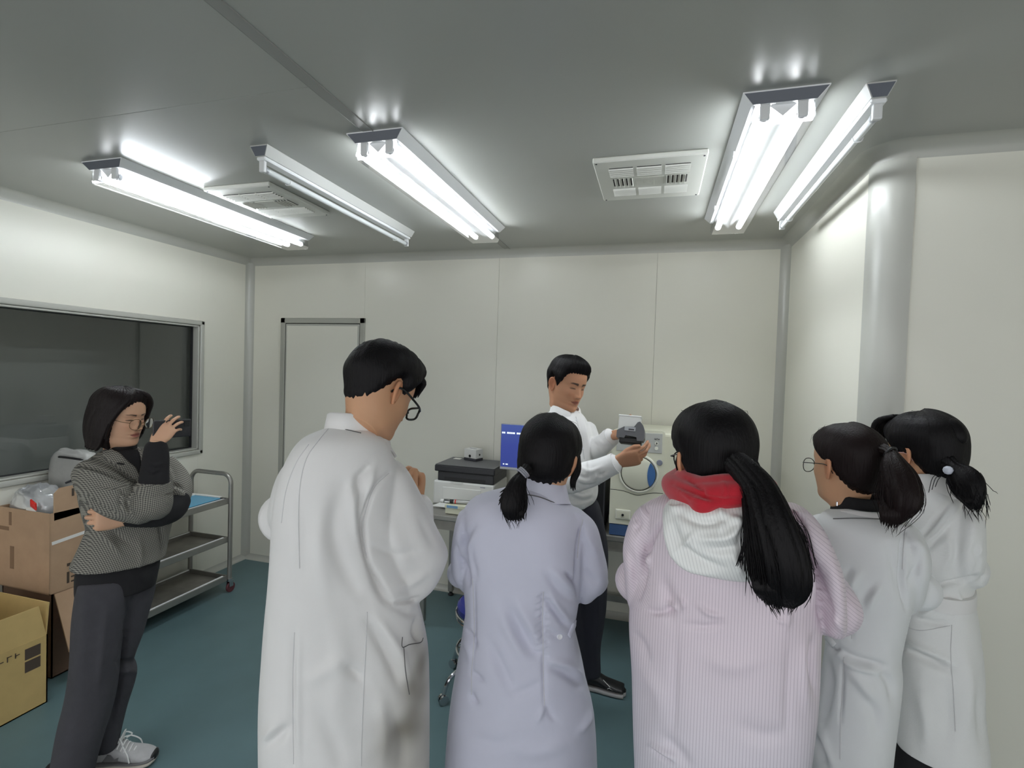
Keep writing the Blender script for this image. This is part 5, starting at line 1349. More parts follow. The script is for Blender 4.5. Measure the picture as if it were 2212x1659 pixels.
    arm2 = arm_part([fr.pt(660, 1010, 0.03), fr.pt(628, 1070, 0.05), fr.pt(622, 1110, 0.08), fr.pt(660, 1095, 0.18), fr.pt(735, 1058, 0.27)], [0.034, 0.036, 0.034, 0.034, 0.027])
    legs = lower_body(p, fr, torso, (-0.10, 0.09), (0.0, 0.05), face, M['navy'])
    build_body(p, fr, hd, rows, [('fine', hp), ('coarse', [arm, arm2])], legs, SKIN2, LIPM, (C(945, 772, 0.03), 0.064, 0.066), fr.h, neckw=hd.R[:, 1])
    # hair
    zl = [(0, 0.070), (40, 0.064), (55, 0.050), (66, 0.020), (76, -0.004), (84, 0.002), (92, 0.034), (104, 0.034), (116, 0.012), (132, -0.030), (150, -0.058), (180, -0.066)]
    def th(ang, z): return 0.004+0.020*sstep(-0.03, 0.06, z)+0.006*sstep(0.05, 0.1, z)+0.010*(1-sstep(20, 60, ang))*sstep(0.04, 0.07, z)
    V, F = hd.hair_shell(zl, th, 0.0016, 4)
    parts = [(V, F)]
    rs2 = np.random.default_rng(2)
    for k in range(26):       # fringe hanging over the forehead
        x0 = rs2.uniform(-0.062, 0.062); z1 = rs2.uniform(0.030, 0.048)
        L = [(x0*0.9, 0.070, 0.104), (x0*1.02, 0.100, 0.090), (x0*1.06, 0.107-x0*x0*3.5, 0.070), (x0*1.08+rs2.uniform(-.004, .004), 0.106-x0*x0*5, z1)]
        parts.append(otube(hd.W(np.array(L)), [0.007, 0.008, 0.006, 0.0012], None, hd.R[:, 0], 10, 8))
    V, F = merge(parts+flyaways(hd, 24, 3, 0.0005, 0.06, 0.008, 0.024)); link_mesh('hair', V, F, M['hair'], p, True)
    glasses(hd, p, M['blackframe'], 'square', 0.0030, 0.0265, 0.0185, 0.117, 0.004, -0.010)
P_man()

# ================================================================ PERSON: woman in the bluish coat
def P_blue():
    fr = Frame(1145, 1.45, 1100)
    p = person(fr, 'woman in a bluish white lab coat with a short low ponytail, seen from behind')
    face = fr.dirn(0.25, 0.97, 0)
    hd = Head(fr.pt(1182, 995, 0.03), fr.h, math.radians(-14), math.radians(-22), math.radians(6), 0.97, 64, 88)
    torso = [(1048, 1135, 1185, 0.0, 0.05), (1060, 1090, 1200, 0.0, 0.075), (1076, 1035, 1216, 0, 0.092), (1100, 1004, 1248, 0, 0.104), (1140, 996, 1262, 0, 0.114), (1200, 997, 1262, 0, 0.118), (1260, 1001, 1254, 0, 0.114), (1320, 1006, 1246, 0, 0.108), (1345, 1004, 1243, 0, 0.108), (1400, 996, 1255, 0, 0.115),
             (1460, 984, 1266, 0, 0.122), (1530, 973, 1284, 0, 0.130), (1655, 962, 1290, 0, 0.140), (1720, 960, 1293, 0, 0.142)]
    body = tloft(fr, torso, 40, 56)
    rs = cloft(fr, [(1232, 1096, 1258, 1104, 0.0, 0.035), (1238, 1125, 1288, 1133, 0.0, 0.056), (1243, 1170, 1302, 1183, 0.005, 0.062), (1244, 1215, 1312, 1233, 0.01, 0.064), (1246, 1260, 1306, 1262, 0.015, 0.058), (1249, 1297, 1279, 1292, 0.03, 0.036)], 24, 36)
    rf = otube([fr.pt(1278, 1258, 0.03), fr.pt(1272, 1215, 0.12), fr.pt(1255, 1160, 0.22)], [0.052, 0.05, 0.044], None, fr.u, 14, 22)
    ls = cloft(fr, [(990, 1108, 1020, 1098, 0.0, 0.035), (984, 1130, 1020, 1125, 0.0, 0.055), (978, 1175, 1018, 1175, 0.0, 0.06), (978, 1222, 1012, 1228, 0.01, 0.058), (987, 1250, 1008, 1256, 0.02, 0.045), (998, 1274, 1008, 1276, 0.03, 0.02)], 20, 32)
    lf = otube([fr.pt(997, 1240, 0.03), fr.pt(1010, 1215, 0.12), fr.pt(1040, 1160, 0.22)], [0.046, 0.046, 0.042], None, fr.u, 14, 22)
    st = [([(1262, 1115), (1252, 1160), (1247, 1205), (1246, 1262), (1250, 1296)], 4, -0.010), ([(1003, 1110), (1000, 1150), (1006, 1200), (1014, 1260)], 5, -0.006),
          ([(983, 1172), (990, 1200), (1000, 1220), (1012, 1262)], 5, -0.010), ([(1023, 1138), (1008, 1160), (1000, 1180), (1000, 1205)], 9, -0.008), ([(1035, 1145), (1016, 1180), (1012, 1220)], 9, 0.005),
          ([(1020, 1170), (1018, 1205), (1030, 1250)], 7, -0.006), ([(1222, 1238), (1236, 1252), (1244, 1266)], 4, -0.010), ([(1195, 1232), (1218, 1256), (1238, 1276)], 7, 0.007), ([(1180, 1238), (1205, 1275), (1236, 1300)], 8, -0.006),
          ([(1176, 1292), (1196, 1315), (1229, 1358)], 8, -0.011), ([(1190, 1290), (1212, 1322), (1233, 1346)], 7, 0.008), ([(1178, 1360), (1200, 1374), (1222, 1380)], 7, -0.004),
          ([(1096, 1307), (1122, 1360), (1150, 1408), (1173, 1424)], 12, -0.011), ([(1080, 1320), (1105, 1375), (1135, 1425)], 12, 0.006), ([(1118, 1300), (1150, 1355), (1170, 1395)], 11, 0.006),
          ([(1056, 1382), (1082, 1440), (1108, 1498)], 12, -0.009), ([(1006, 1358), (1018, 1378), (1027, 1396)], 6, -0.009), ([(1021, 1452), (1030, 1462), (1044, 1473)], 6, -0.008), ([(1000, 1380), (1012, 1400), (1020, 1430)], 8, 0.005),
          ([(1186, 1440), (1225, 1458), (1267, 1487)], 10, -0.009), ([(1186, 1428), (1230, 1440), (1262, 1462)], 9, 0.006), ([(1018, 1496), (1022, 1512), (1032, 1524)], 6, -0.008), ([(1281, 1534), (1268, 1560), (1250, 1583)], 8, 0.006), ([(1172, 1470), (1140, 1490), (1110, 1500)], 10, -0.004),
          ([(1176, 1524), (1166, 1545), (1160, 1560)], 6, 0.005), ([(1176, 1520), (1190, 1545), (1205, 1560)], 7, -0.005), ([(1174, 1400), (1175, 1460), (1176, 1522)], 4, -0.005), ([(1173, 1285), (1172, 1340), (1173, 1395)], 4, -0.005),
          ([(1024, 1250), (1024, 1320), (1024, 1382), (1019, 1457)], 4, -0.004), ([(1020, 1590), (1060, 1605), (1110, 1600)], 14, -0.004), ([(1100, 1610), (1160, 1625), (1230, 1600)], 16, 0.004), ([(1258, 1138), (1275, 1170), (1290, 1200)], 9, 0.005), ([(1262, 1230), (1275, 1250), (1295, 1262)], 8, -0.005)]
    for k in range(9): st.append(([(1174, 1290+k*15), (1160-(k % 3)*3, 1292+k*15)], 4, -0.004)); st.append(([(1175, 1297+k*15), (1187, 1299+k*15)], 4, -0.003))
    coat, bv = garment('lab_coat', [body, rs, rf, ls, lf], M['coatb'], p, 0.0046, 2, st, 0.0016, (10, 10, 5), 8, white_color)
    seam('seam', bv, [[(1174, 1278), (1172, 1330), (1173, 1390), (1174, 1450), (1176, 1524)], [(1021, 1250), (1024, 1320), (1024, 1382), (1019, 1457), (1019, 1500)], [(1259, 1122), (1251, 1160), (1247, 1205)]], M['seam'], coat, 0.0009)
    seam('seam', bv, [[(1128, 1067), (1165, 1074), (1199, 1087)]], M['seamdark'], coat, 0.0013, 0.001)  # shade along the collar's lower edge, drawn as a dark line
    bt = MB(); disc_on(bt, bv, 1209, 1375, 0.0085); obj('button', bt, M['button'], coat, True)
    patch('back_tab', bv, [(1243, 1338), (1234, 1352), (1226, 1372)], [(1246, 1346), (1240, 1360), (1231, 1378)], M['coatb'], coat, 0.004, 12, 5)
    collar('coat_collar', fr.pt(1168, 1066, 0.02), 0.066, 0.072, face, M['coatbplain'], p, 0.042, 0.058, 90, spread=0.022)
    neckband('inner_collar', fr, fr.pt(1172, 1062, 0.025), 0.060, 0.064, 0.040, M['blackcloth'], p)
    C = lambda y, x, v=0.0: fr.pt(x, y, v)
    rows = inner_rows(fr, torso)
    arms = [arm_part([C(1130, 1240), C(1240, 1278, 0.02), C(1215, 1272, 0.10), C(1165, 1258, 0.20)], [0.030, 0.032, 0.03, 0.025]), arm_part([C(1130, 1008), C(1235, 998, 0.03), C(1212, 1012, 0.12), C(1165, 1040, 0.20)], [0.028, 0.028, 0.028, 0.025])]
    hp = hand_parts(C(1165, 1255, 0.20), fr.dirn(-0.7, 0.7, -0.1), fr.dirn(0.5, 0.5, -0.4), -1, ((50, 60, 40),)*4, (3, 1, -1, -3), s=0.9)
    hp2 = hand_parts(C(1165, 1042, 0.20), fr.dirn(0.7, 0.7, -0.1), fr.dirn(-0.5, 0.5, -0.4), 1, ((50, 60, 40),)*4, (3, 1, -1, -3), s=0.9)
    legs = lower_body(p, fr, torso, (-0.09, 0.08), (0, 0.05), face, M['navy'])
    build_body(p, fr, hd, rows, [('fine', hp), ('fine', hp2), ('coarse', arms)], legs, SKIN, LIPF, (C(1062, 1172, 0.03), 0.055, 0.058), fr.h, neckw=hd.R[:, 1], ears=(1,))
    def th(ang, z): return 0.012+0.008*sstep(0.0, 0.08, z)+0.006*sstep(120, 180, ang)*sstep(-0.08, 0.0, z)
    zl = [(0, 0.074), (50, 0.058), (66, 0.030), (80, -0.020), (100, -0.045), (120, -0.066), (150, -0.082), (180, -0.088)]
    parts = [hd.hair_shell(zl, th, 0.0014, 12)]
    # locks that frame the face on the right
    for (a, dx, n_) in ((0.0, 0, 1), (0.006, 3, 2), (-0.006, -3, 3)):
        parts.append(otube([fr.pt(1246+dx*0.3, 985, 0.06+a), fr.pt(1246+dx, 1015, 0.06+a), fr.pt(1238+dx, 1040, 0.05+a), fr.pt(1238+dx*1.5, 1062-n_*2, 0.05)], [0.010, 0.009, 0.006, 0.0012], None, fr.u, 14, 10))
    parts.append(otube([fr.pt(1217, 1015, 0.0), fr.pt(1217, 1040, 0.0), fr.pt(1220, 1058, 0.0)], [0.006, 0.004, 0.001], None, fr.u, 10, 8))
    parts += flyaways(hd, 26, 6, 0.0004, 0.08, 0.014, 0.016)
    V, F = merge(parts); link_mesh('hair', V, F, M['hair'], p, True)
    path = [fr.pt(1140, 1012, -0.085), fr.pt(1130, 1024, -0.105), fr.pt(1118, 1048, -0.125), fr.pt(1112, 1080, -0.137), fr.pt(1111, 1104, -0.142), fr.pt(1111, 1122, -0.143)]
    ra = [0.016, 0.013, 0.025, 0.036, 0.034, 0.018]; rb = [0.014, 0.012, 0.018, 0.022, 0.018, 0.008]
    T = [tail(path, ra, rb, fr.h, 34, 40, 9, 2)]
    T += strands(path, ra, rb, fr.h, 60, 3, 0.0007, 1.0, 0.3, 0.010, 0.008)
    for k in range(7):
        x0 = 1098+k*5
        T.append(otube([fr.pt(x0+4, 1076, -0.128), fr.pt(x0, 1108, -0.152), fr.pt(x0-2+k, 1128-abs(k-3)*2, -0.150)], [0.007, 0.006, 0.001], [0.004, 0.004, 0.001], fr.h, 10, 8))
    for k in range(4): T.append(otube([fr.pt(1118-k*2, 1036+k*4, -0.13), fr.pt(1098-k*3, 1052+k*5, -0.135), fr.pt(1080-k*1, 1064+k*9, -0.135)], [0.006, 0.004, 0.0008], [0.003, 0.003, 0.0008], fr.h, 10, 8))
    V, F = merge(T); tl = link_mesh('ponytail', V, F, M['hair'], p, True)
    bd = MB()
    for k in range(3):
        c = fr.pt(1133-k*3.0, 1019+k*2.5, -0.100-0.004*k); ax = fr.dirn(-0.75, -0.35, -0.75); a = nrm_(np.cross(ax, fr.h)); b2 = np.cross(ax, a)
        bd.tube([c+0.0155*(math.cos(q)*a+math.sin(q)*b2) for q in np.linspace(0, 2*pi, 25)], 0.0026, 8, False)
    obj('hair_band', bd, M['band'], tl, True)
P_blue()

# ================================================================ PERSON: woman in the striped overall with the hood down
def P_hood():
    fr = Frame(1575, 1.16, 1100)
    p = person(fr, 'woman in a pinkish striped overall with red hood collar and very long ponytail')
    face = fr.dirn(-0.4, 0.9, 0)
    hd = Head(fr.pt(1539, 993, 0.03), fr.h, math.radians(24), math.radians(-8), 0, 0.915, 64, 88)
    torso = [(1072, 1500, 1650, 0.0, 0.06), (1082, 1450, 1690, 0, 0.09), (1098, 1415, 1730, 0, 0.108), (1125, 1400, 1755, 0, 0.118), (1160, 1394, 1768, 0, 0.122), (1220, 1390, 1776, 0, 0.126), (1294, 1375, 1775, 0, 0.130), (1358, 1362, 1774, 0, 0.134), (1480, 1366, 1772, 0, 0.140), (1570, 1367, 1762, 0, 0.145), (1655, 1368, 1750, 0, 0.150), (1900, 1372, 1745, 0, 0.150)]
    body = tloft(fr, torso, 44, 60)
    ls = cloft(fr, [(1402, 1084, 1440, 1080, 0, 0.04), (1370, 1108, 1440, 1110, 0, 0.06), (1350, 1165, 1418, 1170, 0.0, 0.066), (1352, 1215, 1402, 1225, 0.005, 0.066), (1359, 1283, 1388, 1288, 0.02, 0.05), (1366, 1308, 1376, 1304, 0.03, 0.02)], 22, 34)
    lf = otube([fr.pt(1375, 1255, 0.03), fr.pt(1390, 1240, 0.13), fr.pt(1430, 1180, 0.22)], [0.05, 0.05, 0.045], None, fr.u, 14, 22)
    rs = cloft(fr, [(1690, 1088, 1742, 1102, 0, 0.05), (1718, 1125, 1772, 1133, 0, 0.066), (1745, 1175, 1796, 1177, -0.005, 0.072), (1762, 1235, 1818, 1236, -0.01, 0.078), (1770, 1300, 1824, 1310, -0.005, 0.074), (1775, 1346, 1825, 1352, 0.005, 0.056), (1779, 1360, 1823, 1372, 0.015, 0.03)], 24, 36)
    rf = otube([fr.pt(1798, 1320, 0.03), fr.pt(1790, 1290, 0.13), fr.pt(1740, 1220, 0.22)], [0.055, 0.05, 0.045], None, fr.u, 14, 22)
    st = [([(1432, 1120), (1410, 1160), (1398, 1195), (1392, 1240), (1382, 1290)], 5, -0.012), ([(1394, 1190), (1402, 1205), (1400, 1225)], 5, 0.008), ([(1394, 1082), (1386, 1098), (1400, 1120)], 6, 0.006), ([(1370, 1110), (1380, 1130), (1372, 1150)], 6, -0.007), ([(1352, 1180), (1370, 1220), (1372, 1270)], 8, -0.005),
          ([(1700, 1095), (1735, 1140), (1755, 1210), (1768, 1290), (1776, 1350)], 5, -0.013), ([(1720, 1110), (1755, 1160), (1778, 1230)], 8, 0.007), ([(1730, 1180), (1752, 1230), (1762, 1300)], 7, 0.006), ([(1742, 1200), (1770, 1260), (1800, 1330)], 6, -0.006), ([(1800, 1330), (1812, 1350), (1820, 1365)], 6, 0.005),
          ([(1430, 1250), (1445, 1300), (1450, 1340)], 12, -0.006), ([(1436, 1306), (1452, 1310), (1460, 1318)], 4, 0.009), ([(1436, 1312), (1452, 1317)], 4, -0.007), ([(1468, 1290), (1476, 1306), (1474, 1318)], 4, 0.007), ([(1510, 1308), (1530, 1325), (1560, 1332)], 5, 0.006), ([(1395, 1318), (1420, 1324), (1450, 1320)], 6, -0.006), ([(1480, 1350), (1520, 1356), (1560, 1350)], 6, -0.004),
          ([(1362, 1362), (1385, 1390), (1400, 1430)], 9, -0.005), ([(1690, 1290), (1700, 1330), (1695, 1360)], 8, 0.005), ([(1680, 1338), (1692, 1342)], 4, 0.006), ([(1760, 1376), (1752, 1430), (1762, 1500)], 8, -0.007), ([(1740, 1380), (1735, 1450), (1742, 1530)], 11, 0.005), ([(1458, 1360), (1456, 1470), (1455, 1600)], 9, -0.003), ([(1705, 1390), (1702, 1480), (1700, 1600)], 9, -0.003),
          ([(1400, 1608), (1430, 1625), (1455, 1640)], 5, 0.009), ([(1402, 1614), (1428, 1632), (1450, 1648)], 5, -0.008), ([(1430, 1590), (1470, 1630), (1490, 1655)], 12, -0.006), ([(1520, 1420), (1580, 1440), (1640, 1425)], 20, 0.004), ([(1590, 1560), (1650, 1590), (1700, 1580)], 18, -0.004), ([(1380, 1440), (1420, 1500), (1425, 1560)], 16, 0.004)]
    def col(P):
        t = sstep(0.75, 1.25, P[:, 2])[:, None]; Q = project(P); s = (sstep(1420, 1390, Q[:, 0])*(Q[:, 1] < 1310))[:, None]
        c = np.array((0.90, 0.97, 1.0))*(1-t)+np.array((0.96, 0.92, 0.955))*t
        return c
    def sc(P):
        Q = project(P); sl = ((Q[:, 0] < 1404) & (Q[:, 1] < 1312)) | ((Q[:, 0] > 1752+0.13*(Q[:, 1]-1200)) & (Q[:, 1] < 1374))
        U = (P-fr.O) @ fr.u
        return {'sc': np.where(sl, U*0.62+P[:, 2]*0.78, U)}
    coat, bv = garment('overall', [body, ls, lf, rs, rf], M['striped'], p, 0.0044, 2, st, 0.0020, (9, 9, 6), 21, col, sc)
    # white hood hanging on the back
    hood = cloft(fr, [(1452, 1072, 1640, 1068, -0.070, 0.045), (1434, 1092, 1650, 1088, -0.083, 0.060), (1430, 1118, 1655, 1115, -0.092, 0.068), (1440, 1160, 1655, 1160, -0.098, 0.066), (1462, 1198, 1650, 1200, -0.100, 0.058), (1500, 1228, 1640, 1232, -0.100, 0.046), (1545, 1243, 1622, 1246, -0.100, 0.028), (1570, 1247, 1600, 1249, -0.100, 0.012)], 30, 48, 2.6)
    sth = [([(1432, 1122), (1450, 1180), (1490, 1222), (1545, 1244)], 6, 0.007), ([(1448, 1120), (1468, 1175), (1510, 1212), (1560, 1228)], 9, -0.010), ([(1556, 1112), (1600, 1130), (1570, 1160), (1510, 1165)], 9, 0.009), ([(1470, 1110), (1520, 1130), (1585, 1115)], 9, -0.008), ([(1500, 1150), (1480, 1175), (1462, 1190)], 6, 0.006), ([(1556, 1095), (1558, 1130), (1552, 1160)], 7, 0.006),
           ([(1606, 1120), (1600, 1170), (1612, 1215)], 8, -0.007), ([(1530, 1185), (1560, 1190), (1600, 1180)], 8, -0.008), ([(1440, 1090), (1455, 1100), (1475, 1095)], 6, 0.006), ([(1490, 1165), (1495, 1180), (1500, 1190)], 4, 0.005), ([(1580, 1200), (1595, 1220), (1600, 1240)], 6, 0.006)]
    ho, hbv = garment('hood', [hood], M['stripedw'], p, 0.0042, 2, sth, 0.0022, (12, 12, 9), 33, white_color, lambda P: {'sc': ((P-fr.O) @ fr.u)*0.95+P[:, 2]*0.30})
    # red collar: two soft rolls round the neck
    r1 = otube([fr.pt(1470, 1020, 0.09), fr.pt(1452, 1046, 0.0), fr.pt(1490, 1072, -0.085), fr.pt(1550, 1072, -0.118), fr.pt(1606, 1066, -0.112), fr.pt(1650, 1058, -0.05), fr.pt(1655, 1045, 0.05)], [0.016, 0.022, 0.027, 0.026, 0.025, 0.022, 0.016], None, (0, 0, 1), 40, 22)
    r2 = otube([fr.pt(1490, 1015, 0.08), fr.pt(1480, 1032, 0.0), fr.pt(1510, 1052, -0.070), fr.pt(1560, 1048, -0.098), fr.pt(1606, 1046, -0.092), fr.pt(1635, 1040, -0.03), fr.pt(1640, 1030, 0.05)], [0.012, 0.020, 0.022, 0.022, 0.022, 0.020, 0.012], None, (0, 0, 1), 40, 22)
    r3 = otube([fr.pt(1498, 1086, -0.105), fr.pt(1516, 1092, -0.128), fr.pt(1545, 1084, -0.135)], [0.010, 0.016, 0.010], None, (0, 0, 1), 14, 16)
    str_ = [([(1455, 1045), (1490, 1060), (1540, 1078), (1600, 1080)], 5, -0.008), ([(1484, 1036), (1515, 1055), (1520, 1075)], 5, -0.006), ([(1560, 1040), (1568, 1062), (1560, 1085)], 6, 0.004), ([(1470, 1060), (1500, 1078), (1530, 1088)], 5, 0.005)]
    garment('red_collar', [r1, r2, r3], M['redcloth'], p, 0.0042, 2, str_, 0.0015, (14, 14, 10), 5, white_color)
    C = lambda y, x, v=0.0: fr.pt(x, y, v)
    rows = inner_rows(fr, torso)
    arms = [arm_part([C(1140, 1410), C(1250, 1376, 0.03), C(1235, 1392, 0.12), C(1185, 1425, 0.20)], [0.02, 0.022, 0.022, 0.022]), arm_part([C(1165, 1735), C(1310, 1795, 0.03), C(1285, 1788, 0.12), C(1225, 1745, 0.2)], [0.02, 0.022, 0.022, 0.022])]
    hp = hand_parts(C(1185, 1427, 0.21), fr.dirn(0.7, 0.7, -0.1), fr.dirn(-0.5, 0.5, -0.4), 1, ((50, 60, 40),)*4, (3, 1, -1, -3), s=0.9)
    hp2 = hand_parts(C(1225, 1743, 0.21), fr.dirn(-0.7, 0.7, -0.1), fr.dirn(0.5, 0.5, -0.4), -1, ((50, 60, 40),)*4, (3, 1, -1, -3), s=0.9)
    legs = lower_body(p, fr, torso, (-0.09, 0.10), (0, 0.04), face, M['navy'])
    build_body(p, fr, hd, rows, [('fine', hp), ('fine', hp2), ('coarse', arms)], legs, SKIN, LIPF, (C(1080, 1556, 0.03), 0.056, 0.058), fr.h, neckw=hd.R[:, 1], earargs=dict(zc=-0.012, size=1.0))
    def th(ang, z): return 0.012+0.006*sstep(0.0, 0.08, z)+0.005*sstep(110, 170, ang)*sstep(-0.08, -0.02, z)
    zl = [(0, 0.074), (40, 0.066), (60, 0.040), (75, 0.005), (90, -0.006), (105, -0.022), (125, -0.060), (150, -0.085), (180, -0.096)]
    parts = [hd.hair_shell(zl, th, 0.0010, 31)]
    parts += flyaways(hd, 20, 16, 0.0004, 0.07, 0.012, 0.016)
    parts.append(otube([fr.pt(1470, 985, 0.02), fr.pt(1464, 1002, 0.03), fr.pt(1463, 1018, 0.04)], [0.008, 0.006, 0.001], None, fr.u, 10, 8))
    for k in range(3): parts.append(otube([fr.pt(1622, 980, -0.03), fr.pt(1632+k*2, 1000, -0.03), fr.pt(1637+k*3, 1015-k*3, -0.03)], [0.005, 0.003, 0.0006], None, fr.u, 10, 6))
    V, F = merge(parts); link_mesh('hair', V, F, M['hair'], p, True)
    path = [fr.pt(1590, 1000, -0.085), fr.pt(1612, 1022, -0.112), fr.pt(1640, 1062, -0.135), fr.pt(1660, 1130, -0.165), fr.pt(1678, 1205, -0.178), fr.pt(1685, 1265, -0.176), fr.pt(1688, 1306, -0.170)]
    ra = [0.024, 0.026, 0.032, 0.042, 0.049, 0.046, 0.020]; rb = [0.024, 0.024, 0.026, 0.028, 0.026, 0.020, 0.006]
    T = [tail(path, ra, rb, fr.h, 60, 64, 13, 7)]
    T += strands(path, ra, rb, fr.h, 130, 13, 0.0007, 1.0, 0.25, 0.015, 0.006, 14)
    for k in range(18):
        x0 = 1634+k*6.0; e = (k-8.5)/9; yb = 1316-26*e*e-(10 if k > 9 else 0)*e
        T.append(otube([fr.pt(x0-2, 1215, -0.165), fr.pt(x0, 1268, -0.190), fr.pt(x0+1+(8-k)*0.8, yb, -0.178)], [0.008, 0.007, 0.0008], [0.004, 0.004, 0.0008], fr.h, 12, 8))
    rr = np.random.default_rng(4)
    for k in range(16):     # loose hairs beside the tail
        x0 = 1612+rr.uniform(-6, 4); T.append(tube_arrays(catmull([fr.pt(x0, 1100+rr.uniform(-10, 20), -0.168), fr.pt(x0-6+rr.uniform(-6, 6), 1160, -0.176), fr.pt(x0-12+rr.uniform(-12, 10), 1225+rr.uniform(-20, 10), -0.172)], 10), 0.0006, 4))
    for k in range(14):
        x0 = 1705+rr.uniform(-5, 15); T.append(tube_arrays(catmull([fr.pt(x0, 1105+rr.uniform(-5, 25), -0.13), fr.pt(x0+22+rr.uniform(-6, 6), 1150, -0.13), fr.pt(x0+45+rr.uniform(-10, 14), 1210+rr.uniform(-20, 30), -0.12)], 10), 0.0005, 4))
    V, F = merge(T); link_mesh('ponytail', V, F, M['hair'], p, True)
    er = MB(); e = hd.W(np.array([-0.088, -0.010, -0.036])); er.lathe(e, [(0.001, 0), (0.0018, 0.001), (0.001, 0.002)], 8, -hd.R[:, 0]); obj('ear_stud', er, M['black'], p, True)
    glasses(hd, p, M['blackframe'], 'square', 0.0016, 0.0255, 0.019, 0.112, 0.0, -0.004)
P_hood()

# ================================================================ PERSON: woman with the brown ponytail and black turtleneck
def P_low():
    fr = Frame(1885, 1.60, 1100)
    p = person(fr, 'woman with dark brown ponytail, round glasses and black turtleneck under a white coat')
    face = fr.dirn(-0.6, 0.8, 0)
    hd = Head(fr.pt(1828, 1010, 0.03), fr.h, math.radians(48), math.radians(-3), math.radians(2), 0.865, 80, 100)
    torso = [(1098, 1825, 1905, 0.0, 0.05), (1110, 1795, 1935, 0, 0.075), (1125, 1772, 1962, 0, 0.095), (1145, 1765, 1978, 0, 0.108), (1190, 1762, 1990, 0, 0.115), (1250, 1765, 1984, 0, 0.118), (1320, 1775, 1966, 0, 0.115), (1393, 1782, 1950, 0, 0.112), (1450, 1776, 1952, 0, 0.118), (1580, 1754, 1935, 0, 0.130), (1655, 1748, 1928, 0, 0.138), (1740, 1744, 1922, 0, 0.14)]
    body = tloft(fr, torso, 40, 56)
    rs = cloft(fr, [(1935, 1120, 1972, 1132, 0, 0.045), (1945, 1155, 1998, 1163, 0, 0.068), (1950, 1205, 2012, 1210, 0, 0.074), (1950, 1250, 2006, 1256, 0.01, 0.07), (1950, 1290, 1994, 1298, 0.03, 0.055), (1952, 1318, 1976, 1324, 0.05, 0.03)], 22, 34)
    rf = otube([fr.pt(1978, 1275, 0.04), fr.pt(1960, 1250, 0.14), fr.pt(1910, 1200, 0.22)], [0.052, 0.05, 0.045], None, fr.u, 14, 22)
    ls = otube([fr.pt(1785, 1140, 0.02), fr.pt(1768, 1210, 0.05), fr.pt(1772, 1270, 0.08), fr.pt(1800, 1240, 0.2)], [0.05, 0.062, 0.06, 0.048], None, fr.u, 20, 24)
    st = [([(1952, 1150), (1950, 1200), (1952, 1260), (1958, 1315)], 5, -0.012), ([(1843, 1225), (1830, 1238), (1822, 1255)], 9, -0.004), ([(1888, 1264), (1868, 1285), (1856, 1308)], 10, -0.004), ([(1860, 1235), (1845, 1255), (1838, 1280)], 9, 0.006), ([(1905, 1265), (1885, 1295), (1875, 1320)], 9, 0.006), ([(1920, 1180), (1935, 1230), (1945, 1290)], 10, -0.006),
          ([(1843, 1284), (1842, 1330), (1840, 1380)], 4, -0.006), ([(1823, 1420), (1820, 1480), (1816, 1560)], 4, -0.006), ([(1810, 1402), (1850, 1425), (1915, 1440)], 7, -0.010), ([(1812, 1416), (1850, 1440), (1900, 1455)], 7, 0.008), ([(1830, 1440), (1860, 1475), (1890, 1520)], 12, 0.008), ([(1900, 1450), (1925, 1480), (1930, 1520)], 10, -0.008), ([(1860, 1500), (1890, 1540), (1900, 1600)], 14, -0.006),
          ([(1790, 1395), (1800, 1405), (1812, 1402)], 5, -0.008), ([(1790, 1430), (1792, 1480), (1780, 1560)], 9, -0.010), ([(1754, 1590), (1770, 1610), (1785, 1650)], 8, -0.010), ([(1775, 1570), (1785, 1610), (1800, 1655)], 9, 0.006), ([(1960, 1160), (1985, 1180), (2000, 1200)], 9, 0.005), ([(1990, 1200), (1975, 1240), (1960, 1270)], 8, -0.005), ([(1780, 1180), (1800, 1230), (1795, 1290)], 14, 0.005)]
    coat, bv = garment('lab_coat', [body, rs, rf, ls], M['coats'], p, 0.0046, 2, st, 0.0018, (10, 10, 5), 41, white_color)
    seam('seam', bv, [[(1843, 1284), (1842, 1330), (1840, 1380)], [(1823, 1420), (1820, 1480), (1816, 1560), (1815, 1640)], [(1958, 1135), (1952, 1180), (1950, 1230)]], M['seam'], coat, 0.0009)
    seam('seam', bv, [[(1800, 1121), (1850, 1120), (1905, 1122)]], M['seamdark'], coat, 0.0011, 0.001)  # collar edge shade put in as a dark line
    patch('belt_tab', bv, [(1782, 1378), (1790, 1386), (1800, 1398)], [(1790, 1372), (1798, 1380), (1806, 1390)], M['coats'], coat, 0.006, 12, 5)
    collar('coat_collar', fr.pt(1862, 1136, 0.015), 0.070, 0.072, fr.dirn(-0.45, 0.9, 0), M['coatplain'], p, 0.036, 0.052, 100, spread=0.022)
    neckband('turtleneck', fr, fr.pt(1850, 1106, 0.02), 0.058, 0.060, 0.044, M['blackcloth'], p, lean=0.1)
    zp = MB(); zp.box(fr.pt(1808, 1088, -0.038)-np.array([0.002, 0.002, 0.006]), fr.pt(1808, 1088, -0.038)+np.array([0.002, 0.002, 0.006]), 0.001); obj('zip_pull', zp, M['chrome'], p)
    C = lambda y, x, v=0.0: fr.pt(x, y, v)
    rows = inner_rows(fr, torso)
    arms = [arm_part([C(1160, 1965), C(1265, 1976, 0.04), C(1250, 1962, 0.13), C(1205, 1915, 0.2)], [0.022, 0.022, 0.022, 0.022]), arm_part([C(1170, 1800, 0.03), C(1255, 1784, 0.08), C(1245, 1795, 0.15)], [0.018, 0.018, 0.018])]
